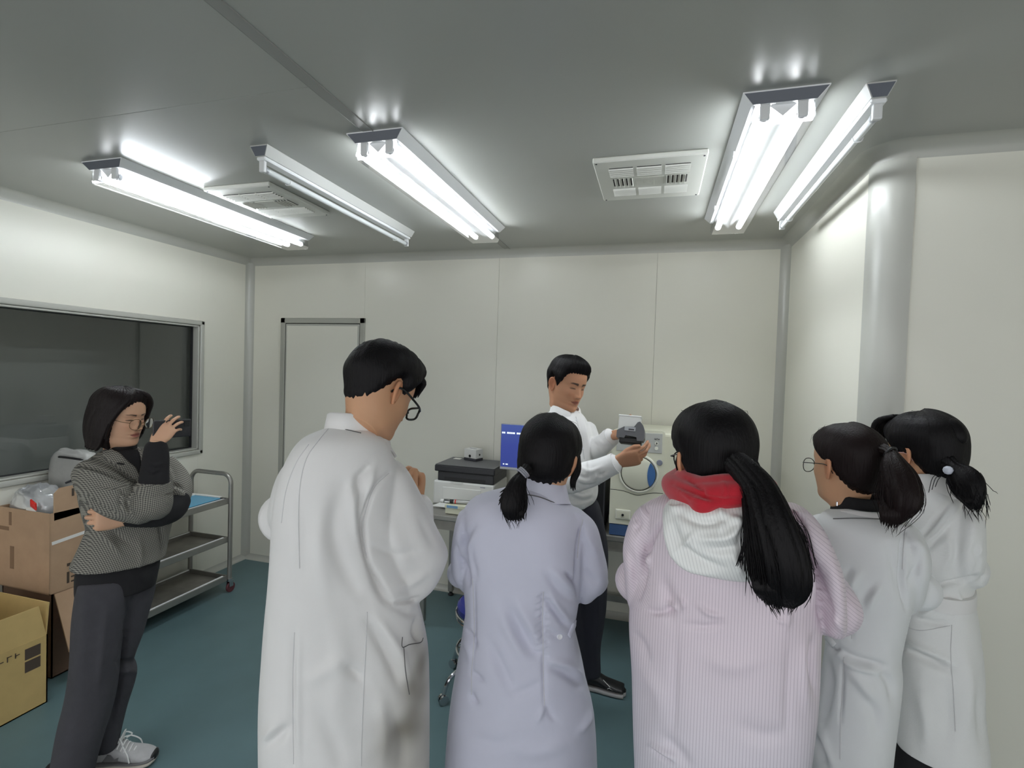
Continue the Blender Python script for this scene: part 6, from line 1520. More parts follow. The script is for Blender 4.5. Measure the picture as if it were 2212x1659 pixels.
    hp = hand_parts(C(1205, 1913, 0.21), fr.dirn(-0.7, 0.7, -0.1), fr.dirn(0.5, 0.5, -0.4), -1, ((50, 60, 40),)*4, (3, 1, -1, -3), s=0.9)
    legs = lower_body(p, fr, torso, (-0.07, 0.05), (0, 0.05), face, M['blackcloth'])
    build_body(p, fr, hd, rows, [('fine', hp), ('coarse', arms)], legs, SKIN, LIPF, (C(1112, 1850, 0.025), 0.054, 0.056), fr.h, neckw=hd.R[:, 1])
    def th(ang, z): return 0.011+0.006*sstep(0.0, 0.08, z)+0.006*sstep(110, 170, ang)
    zl = [(0, 0.070), (30, 0.066), (48, 0.050), (62, 0.034), (76, 0.018), (92, 0.012), (106, -0.006), (120, -0.030), (140, -0.058), (160, -0.070), (180, -0.074)]
    parts = [hd.hair_shell(zl, th, 0.0010, 51)]+flyaways(hd, 14, 26, 0.0004, 0.07, 0.010, 0.014)
    V, F = merge(parts); link_mesh('hair', V, F, M['hairbrown'], p, True)
    path = [fr.pt(1908, 972, -0.030), fr.pt(1924, 980, -0.050), fr.pt(1932, 1008, -0.075), fr.pt(1942, 1044, -0.095), fr.pt(1942, 1085, -0.110), fr.pt(1930, 1128, -0.118)]
    ra = [0.016, 0.014, 0.028, 0.042, 0.046, 0.018]; rb = [0.016, 0.014, 0.028, 0.034, 0.030, 0.008]
    T = [tail(path, ra, rb, fr.h, 44, 52, 11, 5)]+strands(path, ra, rb, fr.h, 80, 8, 0.0007, 1.0, 0.3, 0.012, 0.006)
    for k in range(11):
        x0 = 1905+k*6; e = (k-5)/5.5
        T.append(otube([fr.pt(x0+4, 1070, -0.105), fr.pt(x0+2, 1108, -0.138), fr.pt(x0-2-k*0.4, 1140-12*e*e-(8 if k > 6 else 0), -0.130)], [0.008, 0.007, 0.0008], [0.004, 0.004, 0.0008], fr.h, 12, 8))
    V, F = merge(T); tl = link_mesh('ponytail', V, F, M['hairbrown'], p, True)
    bd = MB(); c = fr.pt(1923, 979, -0.048); ax = fr.dirn(0.7, -0.5, -0.5); a = nrm_(np.cross(ax, fr.up)); b2 = np.cross(ax, a)
    bd.tube([c+0.0165*(math.cos(q)*a+math.sin(q)*b2) for q in np.linspace(0, 2*pi, 25)], 0.003, 8, False); obj('hair_band', bd, M['black'], tl, True)
    glasses(hd, p, M['blackframe'], 'round', 0.0011, 0.0255, 0.0225, 0.116, -0.002, -0.006)
P_low()

# ================================================================ PERSON: woman at the far right
def P_right():
    fr = Frame(2040, 1.86, 1100)
    p = person(fr, 'woman in belted white coat with bangs, black trousers and pale hair bobble, at far right')
    face = fr.dirn(-0.6, 0.8, 0)
    hd = Head(fr.pt(1993, 984, 0.03), fr.h, math.radians(54), math.radians(-6), 0, 0.89, 64, 88)
    torso = [(1040, 1985, 2025, 0.0, 0.045), (1055, 1955, 2055, 0, 0.07), (1075, 1932, 2085, 0, 0.092), (1110, 1922, 2104, 0, 0.110), (1170, 1920, 2112, 0, 0.120), (1245, 1925, 2106, 0, 0.118), (1275, 1927, 2106, 0, 0.116), (1310, 1928, 2115, 0, 0.122), (1350, 1928, 2122, 0, 0.130), (1432, 1927, 2132, 0, 0.142), (1531, 1924, 2137, 0, 0.152), (1598, 1922, 2143, 0, 0.160)]
    body = tloft(fr, torso, 40, 56)
    rs = cloft(fr, [(2070, 1082, 2108, 1094, 0, 0.05), (2058, 1115, 2129, 1122, -0.015, 0.080), (2052, 1160, 2132, 1172, -0.025, 0.088), (2046, 1205, 2130, 1215, -0.025, 0.088), (2040, 1238, 2118, 1246, -0.015, 0.074), (2030, 1256, 2090, 1258, 0.0, 0.05)], 24, 36)
    rf = otube([fr.pt(2078, 1212, -0.02), fr.pt(2024, 1238, 0.0), fr.pt(1975, 1262, 0.03), fr.pt(1925, 1265, 0.03)], [0.072, 0.062, 0.055, 0.05], None, fr.h, 18, 24)
    st = [([(2055, 1085), (2035, 1110), (2010, 1140), (1985, 1165)], 8, -0.010), ([(2070, 1090), (2045, 1125), (2020, 1160)], 8, 0.009), ([(2058, 1120), (2030, 1160), (2000, 1190)], 7, -0.008), ([(2090, 1100), (2100, 1150), (2085, 1210)], 12, 0.006), ([(2105, 1180), (2112, 1215), (2108, 1240)], 6, -0.008), ([(2120, 1175), (2110, 1205), (2112, 1235)], 6, 0.006), ([(2040, 1150), (2052, 1190), (2040, 1230)], 9, 0.006),
          ([(2120, 1246), (2080, 1258), (2030, 1268), (1990, 1290)], 5, -0.014), ([(2050, 1290), (2060, 1310), (2056, 1330)], 5, -0.008), ([(2072, 1286), (2078, 1305), (2088, 1320)], 5, 0.008), ([(2030, 1300), (2010, 1320), (1980, 1335)], 8, 0.006), ([(1952, 1400), (1990, 1420), (2052, 1448)], 9, -0.014), ([(1952, 1386), (2000, 1405), (2055, 1430)], 9, 0.008), ([(1970, 1330), (2010, 1345), (2055, 1350)], 7, -0.007),
          ([(2080, 1400), (2092, 1480), (2090, 1580)], 16, 0.006), ([(2040, 1470), (2050, 1540), (2045, 1620)], 16, -0.006), ([(1985, 1480), (2000, 1560), (1998, 1620)], 16, 0.006), ([(2110, 1500), (2122, 1560), (2126, 1620)], 12, -0.006)]
    coat, bv = garment('coat', [body, rs, rf], M['coatf'], p, 0.0048, 2, st, 0.0026, (10, 10, 7), 61, white_color)
    belt = tloft(fr, [(1257, 1921, 2110, 0, 0.124), (1260, 1920, 2112, 0, 0.126), (1283, 1921, 2112, 0, 0.126), (1286, 1922, 2110, 0, 0.123)], 10, 56)
    link_mesh('belt', belt[0], belt[1], M['coatplain'], coat, True, sharp=50)
    seam('seam', bv, [[(2056, 1350), (2054, 1420), (2060, 1500), (2064, 1580)], [(1952, 1352), (1990, 1362), (2052, 1352)]], M['seam'], coat, 0.0009)
    collar('coat_collar', fr.pt(2003, 1058, 0.02), 0.066, 0.070, face, M['coatplain'], p, 0.040, 0.055, 110, spread=0.022)
    neckband('inner_collar', fr, fr.pt(2000, 1052, 0.025), 0.056, 0.060, 0.034, M['blackcloth'], p)
    C = lambda y, x, v=0.0: fr.pt(x, y, v)
    rows = inner_rows(fr, torso)
    arms = [arm_part([C(1120, 2090, -0.02), C(1210, 2085, -0.02), C(1235, 2028, 0.0), C(1262, 1965, 0.03), C(1263, 1922, 0.03)], [0.024, 0.024, 0.024, 0.022, 0.022]), arm_part([C(1120, 1935, 0.03), C(1200, 1930, 0.1), C(1215, 1925, 0.17)], [0.02, 0.02, 0.02])]
    hp = hand_parts(C(1263, 1922, 0.03), fr.dirn(-0.6, 0.75, 0.1), fr.dirn(0.6, 0.4, 0.3), -1, ((40, 50, 30),)*4, (3, 1, -1, -3), s=0.9)
    legs = lower_body(p, fr, torso, (-0.06, 0.05), (-0.02, 0.02), face, M['blackcloth'], width=0.125)
    build_body(p, fr, hd, rows, [('fine', hp), ('coarse', arms)], legs, SKIN, LIPF, (C(1056, 2000, 0.025), 0.052, 0.054), fr.h, neckw=hd.R[:, 1])
    def th(ang, z): return 0.013+0.010*sstep(0.02, 0.09, z)+0.010*sstep(120, 170, ang)
    zl = [(0, 0.060), (30, 0.056), (48, 0.036), (60, 0.012), (72, 0.004), (84, 0.006), (96, 0.006), (110, -0.020), (130, -0.056), (150, -0.076), (180, -0.086)]
    parts = [hd.hair_shell(zl, th, 0.0014, 71)]+flyaways(hd, 18, 36, 0.0004, 0.07, 0.014, 0.016)
    rs2 = np.random.default_rng(9)
    for k in range(34):       # soft fringe
        x0 = rs2.uniform(-0.064, 0.060)
        L = [(x0*0.8, 0.050, 0.128), (x0*0.95, 0.100, 0.112), (x0*1.05, 0.130-x0*x0*4, 0.074), (x0*1.12, 0.122-x0*x0*5, 0.024+rs2.uniform(-0.004, 0.006))]
        parts.append(otube(hd.W(np.array(L)), [0.007, 0.009, 0.007, 0.001], None, hd.R[:, 0], 12, 8))
    parts.append(otube(hd.W(np.array([(0.0, -0.055, 0.104), (0.0, -0.088, 0.088), (0.0, -0.108, 0.062), (0.0, -0.108, 0.040)])), [0.024, 0.030, 0.024, 0.012], None, hd.R[:, 0], 16, 20))
    V, F = merge(parts); link_mesh('hair', V, F, M['hair'], p, True)
    path = [fr.pt(2046, 998, -0.050), fr.pt(2062, 1010, -0.070), fr.pt(2080, 1032, -0.095), fr.pt(2094, 1062, -0.112), fr.pt(2106, 1100, -0.120)]
    ra = [0.022, 0.018, 0.036, 0.034, 0.012]; rb = [0.018, 0.014, 0.022, 0.022, 0.006]
    T = [tail(path, ra, rb, fr.h, 36, 44, 9, 15)]+strands(path, ra, rb, fr.h, 80, 18, 0.0008, 1.0, 0.3, 0.016, 0.010)
    for k in range(9):
        s_ = (k-4)/4.0; q0 = np.array([2088-s_*18, 1050+s_*12]); q1 = np.array([2112-s_*12, 1104-abs(s_)*10+s_*4])
        T.append(otube([fr.pt(q0[0]-6, q0[1]-6, -0.100), fr.pt(*(q0*0.5+q1*0.5), -0.130), fr.pt(q1[0], q1[1], -0.124)], [0.008, 0.007, 0.0008], [0.005, 0.004, 0.0008], fr.h, 12, 8))
    for k in range(3): T.append(tube_arrays(catmull([fr.pt(2042, 1022, -0.08), fr.pt(2028-k*6, 1034-k*2, -0.10), fr.pt(2020-k*7, 1052+k*6, -0.105)], 10), 0.0008, 6))
    V, F = merge(T); tl = link_mesh('ponytail', V, F, M['hair'], p, True)
    bb = MB(); c = fr.pt(2048, 1016, -0.098); bb.lathe(c-np.array([0, 0, 0.011]), [(0.0015, 0), (0.007, 0.002), (0.0105, 0.007), (0.0115, 0.012), (0.0095, 0.018), (0.004, 0.022)], 16); obj('hair_bobble', bb, M['bobble'], tl, True)
    glasses(hd, p, M['pinkmetal'], 'round', 0.0011, 0.0255, 0.0215, 0.114, 0.0, -0.004)
P_right()

# ================================================================ PERSON: woman in the houndstooth jacket with a phone
def P_hound():
    fr = Frame(255, 2.56, 1100)
    p = person(fr, 'woman in a houndstooth jacket holding up a phone, short bob and thin round glasses')
    face = fr.dirn(0.82, -0.57, 0)
    hd = Head(fr.pt(258, 902, -0.02), fr.h, math.radians(-136), math.radians(-7), math.radians(0), 0.93, 120, 150)
    torso = [(968, 228, 312, 0.0, 0.055), (980, 205, 334, 0.0, 0.080), (1000, 174, 352, 0, 0.100), (1022, 163, 366, 0, 0.112), (1060, 165, 378, 0, 0.122), (1100, 176, 378, 0, 0.122), (1131, 186, 374, 0, 0.116), (1160, 174, 367, 0, 0.120), (1188, 160, 361, 0, 0.130), (1211, 148, 357, 0, 0.136)]
    body = tloft(fr, torso, 34, 56)
    # right arm in front, bent up; left arm across the waist
    ua = otube([fr.pt(192, 1020, -0.05), fr.pt(214, 1048, -0.12), fr.pt(262, 1082, -0.17), fr.pt(318, 1098, -0.19)], [0.056, 0.067, 0.068, 0.066], None, fr.h, 22, 28)
    fa = otube([fr.pt(324, 1100, -0.19), fr.pt(330, 1082, -0.19), fr.pt(330, 1050, -0.185)], [0.068, 0.066, 0.060], None, fr.h, 16, 28)
    la = otube([fr.pt(352, 1006, 0.07), fr.pt(380, 1034, 0.03), fr.pt(385, 1062, -0.03), fr.pt(374, 1086, -0.09)], [0.055, 0.052, 0.052, 0.048], None, fr.h, 20, 26)
    st = [([(163, 1005), (182, 1008), (215, 1018), (262, 1036)], 3.5, -0.014), ([(165, 1012), (200, 1022), (250, 1042)], 4, 0.008), ([(185, 1070), (215, 1096), (250, 1112)], 4, -0.012), ([(255, 1058), (275, 1068), (290, 1050)], 3, -0.012), ([(230, 1060), (262, 1060), (282, 1044)], 3.5, 0.008), ([(278, 1066), (272, 1085), (284, 1110)], 3, -0.012), ([(286, 1070), (280, 1090), (290, 1115)], 3, 0.008), ([(262, 1062), (256, 1082), (262, 1105)], 3, -0.008), ([(200, 1045), (235, 1052), (268, 1046)], 4, -0.006),
          ([(215, 1150), (240, 1170), (262, 1200)], 6, 0.008), ([(235, 1140), (258, 1162), (280, 1175)], 6, -0.008), ([(186, 1131), (215, 1142), (240, 1138)], 4, -0.010), ([(175, 1160), (168, 1195), (160, 1228)], 5, 0.006), ([(190, 1160), (188, 1195), (180, 1230)], 5, -0.005), ([(345, 1130), (352, 1170), (350, 1206)], 4, -0.010), ([(300, 1160), (305, 1200), (300, 1232)], 6, 0.005),
          ([(366, 1042), (384, 1048), (398, 1058)], 3, -0.010), ([(362, 1056), (380, 1060), (400, 1070)], 3, 0.008), ([(360, 1068), (384, 1072), (404, 1084)], 3, -0.008), ([(345, 985), (352, 1010), (360, 1030)], 4, -0.008), ([(352, 1000), (366, 1018), (372, 1036)], 3.5, 0.007)]
    def sc(P):
        Q = project(P); arm = (Q[:, 1] < 1125) & (Q[:, 0] > 275) & (Q[:, 0] < 362) & (Q[:, 1] > 1036)
        U = (P-fr.O) @ fr.u; W_ = (P-fr.O) @ fr.h
        return {'sc': U*0.93+W_*0.45+P[:, 2]*np.where(arm, -0.15, 0.25), 'sd': P[:, 2]*0.97-U*np.where(arm, 0.15, 0.20)}
    ja, bv = garment('jacket', [body, ua, fa, la], M['tweed'], p, 0.0062, 2, st, 0.0022, (9, 9, 6), 71, None, sc)
    dm = 0.0062
    # cuff, lapels, collar, chest opening
    cuff = otube([fr.pt(330, 1064, -0.186), fr.pt(330, 1044, -0.185)], [0.066, 0.064], None, fr.h, 8, 30, rounded=False)
    V, F = cuff; link_mesh('cuff', V, F, M['tweed'], ja, True, floats=sc(V), sharp=50)
    patch('chest_opening', bv, [(240, 972), (258, 988), (284, 1006), (298, 1022)], [(300, 972), (303, 982), (304, 997), (300, 1022)], M['blackcloth'], p, 0.006, 18, 12)
    patch('lapel', bv, [(224, 974), (226, 990), (246, 1004), (266, 1020), (300, 1044)], [(240, 972), (258, 980), (278, 998), (294, 1012), (302, 1034)], M['tweed'], ja, 0.011, 22, 10, floats=sc)
    patch('lapel', bv, [(296, 972), (301, 982), (304, 996), (305, 1012)], [(322, 978), (331, 990), (335, 1006), (322, 1026)], M['tweed'], ja, 0.011, 20, 10, floats=sc)
    slit = MB(); p0, n0 = hit(bv, 252, 1003); p1, n1 = hit(bv, 268, 1005)
    if p0 is not None and p1 is not None: slit.tube([p0+n0*0.013, (p0+p1)/2+n0*0.014, p1+n1*0.013], [0.002, 0.004, 0.002], 8); obj('lapel_notch', slit, M['black'], ja, True)
    neckband('knit_collar', fr, fr.pt(262, 975, 0.0), 0.052, 0.056, 0.040, M['blackcloth'], p)
    # black knit: forearms and the hem under the jacket
    k1 = otube([fr.pt(331, 1078, -0.188), fr.pt(334, 1030, -0.185), fr.pt(337, 990, -0.180), fr.pt(338, 961, -0.178)], [0.054, 0.050, 0.044, 0.038], None, fr.h, 20, 24)
    k2 = otube([fr.pt(386, 1078, -0.07), fr.pt(372, 1100, -0.11), fr.pt(345, 1112, -0.14), fr.pt(300, 1118, -0.155), fr.pt(268, 1120, -0.158)], [0.048, 0.050, 0.046, 0.038, 0.030], None, fr.h, 22, 24)
    hem = tloft(fr, [(1200, 168, 345, 0, 0.110), (1225, 160, 346, 0, 0.122), (1255, 158, 341, 0, 0.122), (1272, 158, 338, 0, 0.120)], 12, 44)
    garment('knit_top', [k1, k2, hem], M['blackcloth'], p, 0.006, 2, [([(312, 1020), (330, 1026), (352, 1018)], 3, -0.006), ([(316, 1000), (336, 1006), (352, 1000)], 3, 0.005)], 0.0015, (12, 12, 12), 3, white_color)
    # trousers
    A = tloft(fr, [(1240, 160, 300, -0.02, 0.10), (1275, 156, 292, -0.02, 0.11), (1340, 152, 278, -0.03, 0.105), (1420, 149, 262, -0.05, 0.10), (1500, 137, 252, -0.06, 0.098), (1560, 123, 238, -0.07, 0.095), (1640, 107, 214, -0.08, 0.09), (1684, 100, 204, -0.08, 0.088)], 30, 36)
    Bq = tloft(fr, [(1240, 215, 336, 0.03, 0.09), (1275, 215, 336, 0.03, 0.10), (1330, 222, 322, 0.03, 0.095), (1370, 222, 311, 0.03, 0.09), (1425, 222, 289, 0.04, 0.085), (1456, 222, 297, 0.04, 0.085), (1530, 214, 276, 0.04, 0.08), (1580, 208, 262, 0.04, 0.075), (1608, 205, 256, 0.04, 0.072)], 30, 36)
    stt = [([(272, 1270), (276, 1320), (266, 1400), (256, 1480), (240, 1560)], 5, -0.014), ([(289, 1424), (270, 1432), (250, 1428)], 5, -0.012), ([(297, 1456), (275, 1450), (255, 1455)], 5, 0.008), ([(230, 1300), (222, 1400), (210, 1500)], 9, 0.006), ([(185, 1280), (180, 1380), (172, 1480)], 10, 0.005)]
    garment('trousers', [A, Bq], M['greytrousers'], p, 0.0078, 2, stt, 0.003, (8, 8, 4), 13, white_color)
    # shoes: pale trainers
    def trainer(heel, toe, nm):
        d = nrm_(toe-heel); L = np.linalg.norm(toe-heel); t = obj_empty_child('trainer', p); r = np.array([d[1], -d[0], 0]); up = np.array([0, 0, 1.0])
        def S_(rows, zf):
            R = []; k = np.linspace(0, 2*pi, 28, endpoint=False); cc, ss = np.cos(k), np.sin(k)
            for (y, w, h0, h1) in resample(rows, 26):
                R.append(heel+d*y*L+np.outer(np.sign(cc)*np.abs(cc)**zf*w, r)+np.outer((h0+h1)/2+(h1-h0)/2*np.sign(ss)*np.abs(ss)**0.75, up))
            return loft(R)
        V, F = S_([(-0.02, 0.020, 0.001, 0.030), (0.02, 0.036, 0.0, 0.036), (0.2, 0.040, 0.0, 0.034), (0.5, 0.040, 0.0, 0.027), (0.75, 0.049, 0.0, 0.025), (0.92, 0.042, 0.004, 0.026), (1.0, 0.022, 0.012, 0.028)], 0.6)
        link_mesh('sole', V, F, M['solecream'], t, True)
        V, F = S_([(-0.015, 0.018, 0.026, 0.050), (0.02, 0.033, 0.030, 0.078), (0.14, 0.036, 0.030, 0.088), (0.30, 0.037, 0.030, 0.098), (0.40, 0.038, 0.028, 0.094), (0.55, 0.041, 0.024, 0.074), (0.75, 0.046, 0.022, 0.058), (0.90, 0.039, 0.022, 0.046), (0.985, 0.020, 0.024, 0.038)], 0.8)
        link_mesh('upper', V, F, M['trainergrey'], t, True)
        V, F = S_([(-0.03, 0.025, 0.026, 0.034), (0.1, 0.0415, 0.025, 0.036), (0.4, 0.042, 0.022, 0.032), (0.7, 0.0505, 0.020, 0.034), (0.92, 0.044, 0.020, 0.036), (1.0, 0.024, 0.024, 0.036)], 0.6)
        link_mesh('foxing', V, F, M['trainerdark'], t, True)
        V, F = S_([(0.955, 0.030, 0.014, 0.046), (0.985, 0.026, 0.016, 0.044), (1.012, 0.014, 0.020, 0.038)], 0.7); link_mesh('toe_cap', V, F, M['black'], t, True)
        P = lambda y, x, z: heel+d*y*L+r*x+up*z
        V, F = otube([P(0.36, 0, 0.098), P(0.42, 0, 0.112), P(0.47, 0, 0.140)], [0.024, 0.022, 0.012], [0.007, 0.006, 0.003], d, 12, 16); link_mesh('tongue', V, F, M['foam'], t, True)
        lc = MB()
        for k in range(5):
            y = 0.40+0.055*k; z = 0.100-0.0085*k-0.0015*k*k*0.3
            lc.tube(catmull([P(y, -0.030, z-0.014), P(y+0.02, -0.012, z+0.004), P(y+0.03, 0.012, z+0.004), P(y+0.01, 0.030, z-0.014)], 10), 0.0032, 6)
        for s in (-1, 1): lc.tube(catmull([P(0.40, 0.004*s, 0.108), P(0.44, 0.022*s, 0.122), P(0.52, 0.034*s, 0.104), P(0.46, 0.018*s, 0.100)], 12), 0.0028, 6).tube(catmull([P(0.40, 0.004*s, 0.108), P(0.50, 0.030*s, 0.100), P(0.62, 0.048*s, 0.070), P(0.66, 0.052*s, 0.040)], 12), 0.0026, 6)
        for v_ in [lc]: obj('laces', v_, M['foam'], t, True)
        for s in (-1, 1):
            mb = MB()
            for k in range(1): mb.prism([P(0.20, s*0.0375, 0.046), P(0.28, s*0.0385, 0.074), P(0.34, s*0.038, 0.070), P(0.40, s*0.0398, 0.052), P(0.47, s*0.0415, 0.060), P(0.45, s*0.0420, 0.044)], (0, 0, 0), tuple(r*s*0.002))
            obj('side_mark', mb, M['trainerdark'], t)
        sk = otube([P(0.14, 0, 0.075), P(0.16, 0, 0.105), P(0.17, 0, 0.135)], [0.037, 0.038, 0.038], None, d, 12, 22); link_mesh('sock', sk[0], sk[1], M['blackcloth'], t, True)
        ring = otube([P(0.155, 0, 0.107), P(0.16, 0, 0.114)], [0.0392, 0.0392], None, d, 4, 22, rounded=False); link_mesh('sock_stripe', ring[0], ring[1], M['foam'], t, True)
    M['solecream'] = mat('trainer_sole', rgb(206, 200, 188), 0.6); M['trainergrey'] = mat('trainer_upper', rgb(186, 185, 186), 0.75, bump=0.2, bscale=350, var=0.05, vscale=60); M['trainerdark'] = mat('trainer_suede_grey', rgb(118, 117, 118), 0.85, bump=0.2, bscale=400)
    h1, t1 = on_z(206, 1657, 0.0), on_z(338, 1644, 0.0)
    trainer(h1, t1, 'far')
    dd = nrm_(t1-h1); h2 = fr.pt(132, 1684, -0.08); h2[2] = 0.0
    trainer(h2-dd*0.05, h2-dd*0.05+nrm_(dd-0.3*fr.h)*np.linalg.norm(t1-h1), 'near')
    # body
    rows = inner_rows(fr, torso, 0.80)
    lw = [otube([fr.pt(225, 1270, -0.02), fr.pt(195, 1480, -0.05), fr.pt(150, 1670, -0.075)], [0.07, 0.045, 0.034], None, fr.u, 14, 16), otube([fr.pt(275, 1270, 0.03), fr.pt(255, 1450, 0.04), fr.pt(228, 1625, 0.04)], [0.065, 0.040, 0.030], None, fr.u, 14, 16)]
    rh = hand_parts(fr.pt(337, 957, -0.183), fr.dirn(0.52, 0.22, 0.72), fr.dirn(-0.25, -0.93, 0.25), -1, ((4, 36, 22), (12, 26, 16), (16, 28, 18), (22, 42, 26)), (3, -4, -11, -19), (0.45, 0.70, -0.55), (15, 15), 0.82, 0.3)
    lh = hand_parts(fr.pt(274, 1119, -0.165), fr.dirn(-0.98, -0.06, 0.06), fr.dirn(0.0, -1, 0.12), 1, ((42, 70, 45), (44, 72, 45), (46, 74, 46), (50, 76, 48)), (5, 2, -2, -6), (0.45, 0.75, 0.1), (20, 25), 0.98)
    ra = arm_part([fr.pt(190, 1020, -0.06), fr.pt(265, 1085, -0.17), fr.pt(322, 1096, -0.19), fr.pt(334, 1030, -0.187), fr.pt(337, 957, -0.183)], [0.038, 0.036, 0.034, 0.032, 0.024])
    la_ = arm_part([fr.pt(360, 1010, 0.06), fr.pt(388, 1060, -0.03), fr.pt(365, 1104, -0.12), fr.pt(300, 1118, -0.155), fr.pt(266, 1120, -0.165)], [0.034, 0.034, 0.032, 0.028, 0.023])
    build_body(p, fr, hd, rows, [('fine', rh), ('fine', lh), ('coarse', [ra, la_])], lw, rgb(206, 163, 134), rgb(164, 92, 84), (fr.pt(258, 978, 0.0), 0.050, 0.054), fr.h, 0.16, True, (1, -1), None, hd.R[:, 1])
    # hair: bob with a centre parting
    def th(ang, z): return 0.014+0.008*sstep(0.0, 0.09, z)-0.006*sstep(0.105, 0.118, z)
    zl = [(0, 0.080), (12, 0.076), (28, 0.060), (42, 0.040), (52, 0.010), (60, -0.03), (66, -0.08), (72, -0.16), (180, -0.2)]
    parts = [hd.hair_shell(zl, th, 0.0012, 81)]
    for s in (1, -1):
        rr = np.random.default_rng(5)
        # curtain hanging from the crown: outer and inner skins
        nA, nZ = 34, 22; O_ = []; I_ = []
        for j in range(nZ):
            f = j/(nZ-1); z = 0.060-0.190*f
            a0 = np.interp(z, [-0.13, -0.10, -0.05, 0.0, 0.03, 0.06], [86, 76, 68, 62, 54, 46])
            for i in range(nA):
                a = math.radians(a0+(180-a0)*i/(nA-1)); e = 1-0.42*max(0, (f-0.72)/0.28)**2
                g_ = 0.0015*math.sin(i*2.1+j*0.05)+0.001*math.sin(i*0.9+1)
                rx = (0.092+0.012*math.sin(pi*min(1, f*1.1)))+g_; ry = (0.112+0.010*math.sin(pi*min(1, f*1.05)))+g_
                zz = z-(0.006*math.sin(i*1.7) if j == nZ-1 else 0)-0.012*f*(i/(nA-1))*0
                O_.append((s*math.sin(a)*rx*(0.93+0.07*e), math.cos(a)*ry*(0.9+0.1*e)-0.006, zz)); I_.append((s*math.sin(a)*(rx-0.022*e-0.003), math.cos(a)*(ry-0.024*e-0.003)-0.006, zz+0.002))
        V = np.array(O_+I_); k = nA*nZ; F = []
        for j in range(nZ-1):
            for i in range(nA-1):
                q = j*nA+i; F.append((q, q+1, q+nA+1, q+nA)); F.append((k+q, k+q+nA, k+q+nA+1, k+q+1))
            q = j*nA; F.append((q, q+nA, k+q+nA, k+q))
        for i in range(nA-1):
            q = (nZ-1)*nA+i; F.append((q, q+1, k+q+1, k+q))
        parts.append((hd.W(V), F))
        for q in range(10):
            x0 = 0.010+q*0.004
            parts.append(otube(hd.W(np.array([(s*0.003, 0.055-q*0.008, 0.126-q*0.0004), (s*(0.036+q*0.001), 0.080-q*0.008, 0.110), (s*(0.064+q*0.0008), 0.078-q*0.008, 0.074), (s*(0.079+q*0.0008), 0.058-q*0.006, 0.028), (s*(0.086+q*0.0008), 0.040-q*0.004, -0.02), (s*0.088, 0.036-q*0.004, -0.075)])), [0.006, 0.011, 0.012, 0.011, 0.010, 0.003], None, hd.R[:, 1], 18, 8))
    V, F = merge(parts); link_mesh('hair', V, F, M['bobhair'], p, True)
    glasses(hd, p, M['gold'], 'round', 0.0010, 0.0245, 0.0225, 0.117, -0.002, -0.006)
    # phone
    c = fr.pt(372, 926, -0.140); L = fr.dirn(0.86, 0.51, -0.03); nf = nrm_(np.cross(L, np.array([0, 0, 1.0])))
    if nf @ fr.u < 0: nf = -nf
    W_ = nrm_(np.cross(nf, L)); R3 = Matrix(np.array([L, W_, nf]).T.tolist())
    t = thing('phone', 'dark smartphone held up sideways by the woman in the houndstooth jacket', 'phone', c)
    def pbox(name, lo, hi, bev, m, par):
        mb = MB(); mb.box(lo, hi, bev, 3); V = np.array([np.array(R3 @ Vector(v)) for v in mb.v])+c; return link_mesh(name, V, mb.f, m, par)
    pbox('phone_body', (-0.076, -0.036, -0.0038), (0.076, 0.036, 0.0038), 0.0035, M['phoneback'], t)
    pbox('phone_screen', (-0.073, -0.033, -0.0046), (0.073, 0.033, -0.0039), 0.0003, M['black'], t)
    pbox('camera_bump', (0.046, 0.006, 0.0039), (0.068, 0.030, 0.0054), 0.0007, M['black'], t)
M['bobhair'] = mat('dark_bob_hair', rgb(30, 24, 24), 0.5, spec=0.18, bump=0.5, bscale=260, stretch=(1, 1, 0.06))
M['phoneback'] = mat('phone_back', rgb(38, 38, 42), 0.35)
P_hound()

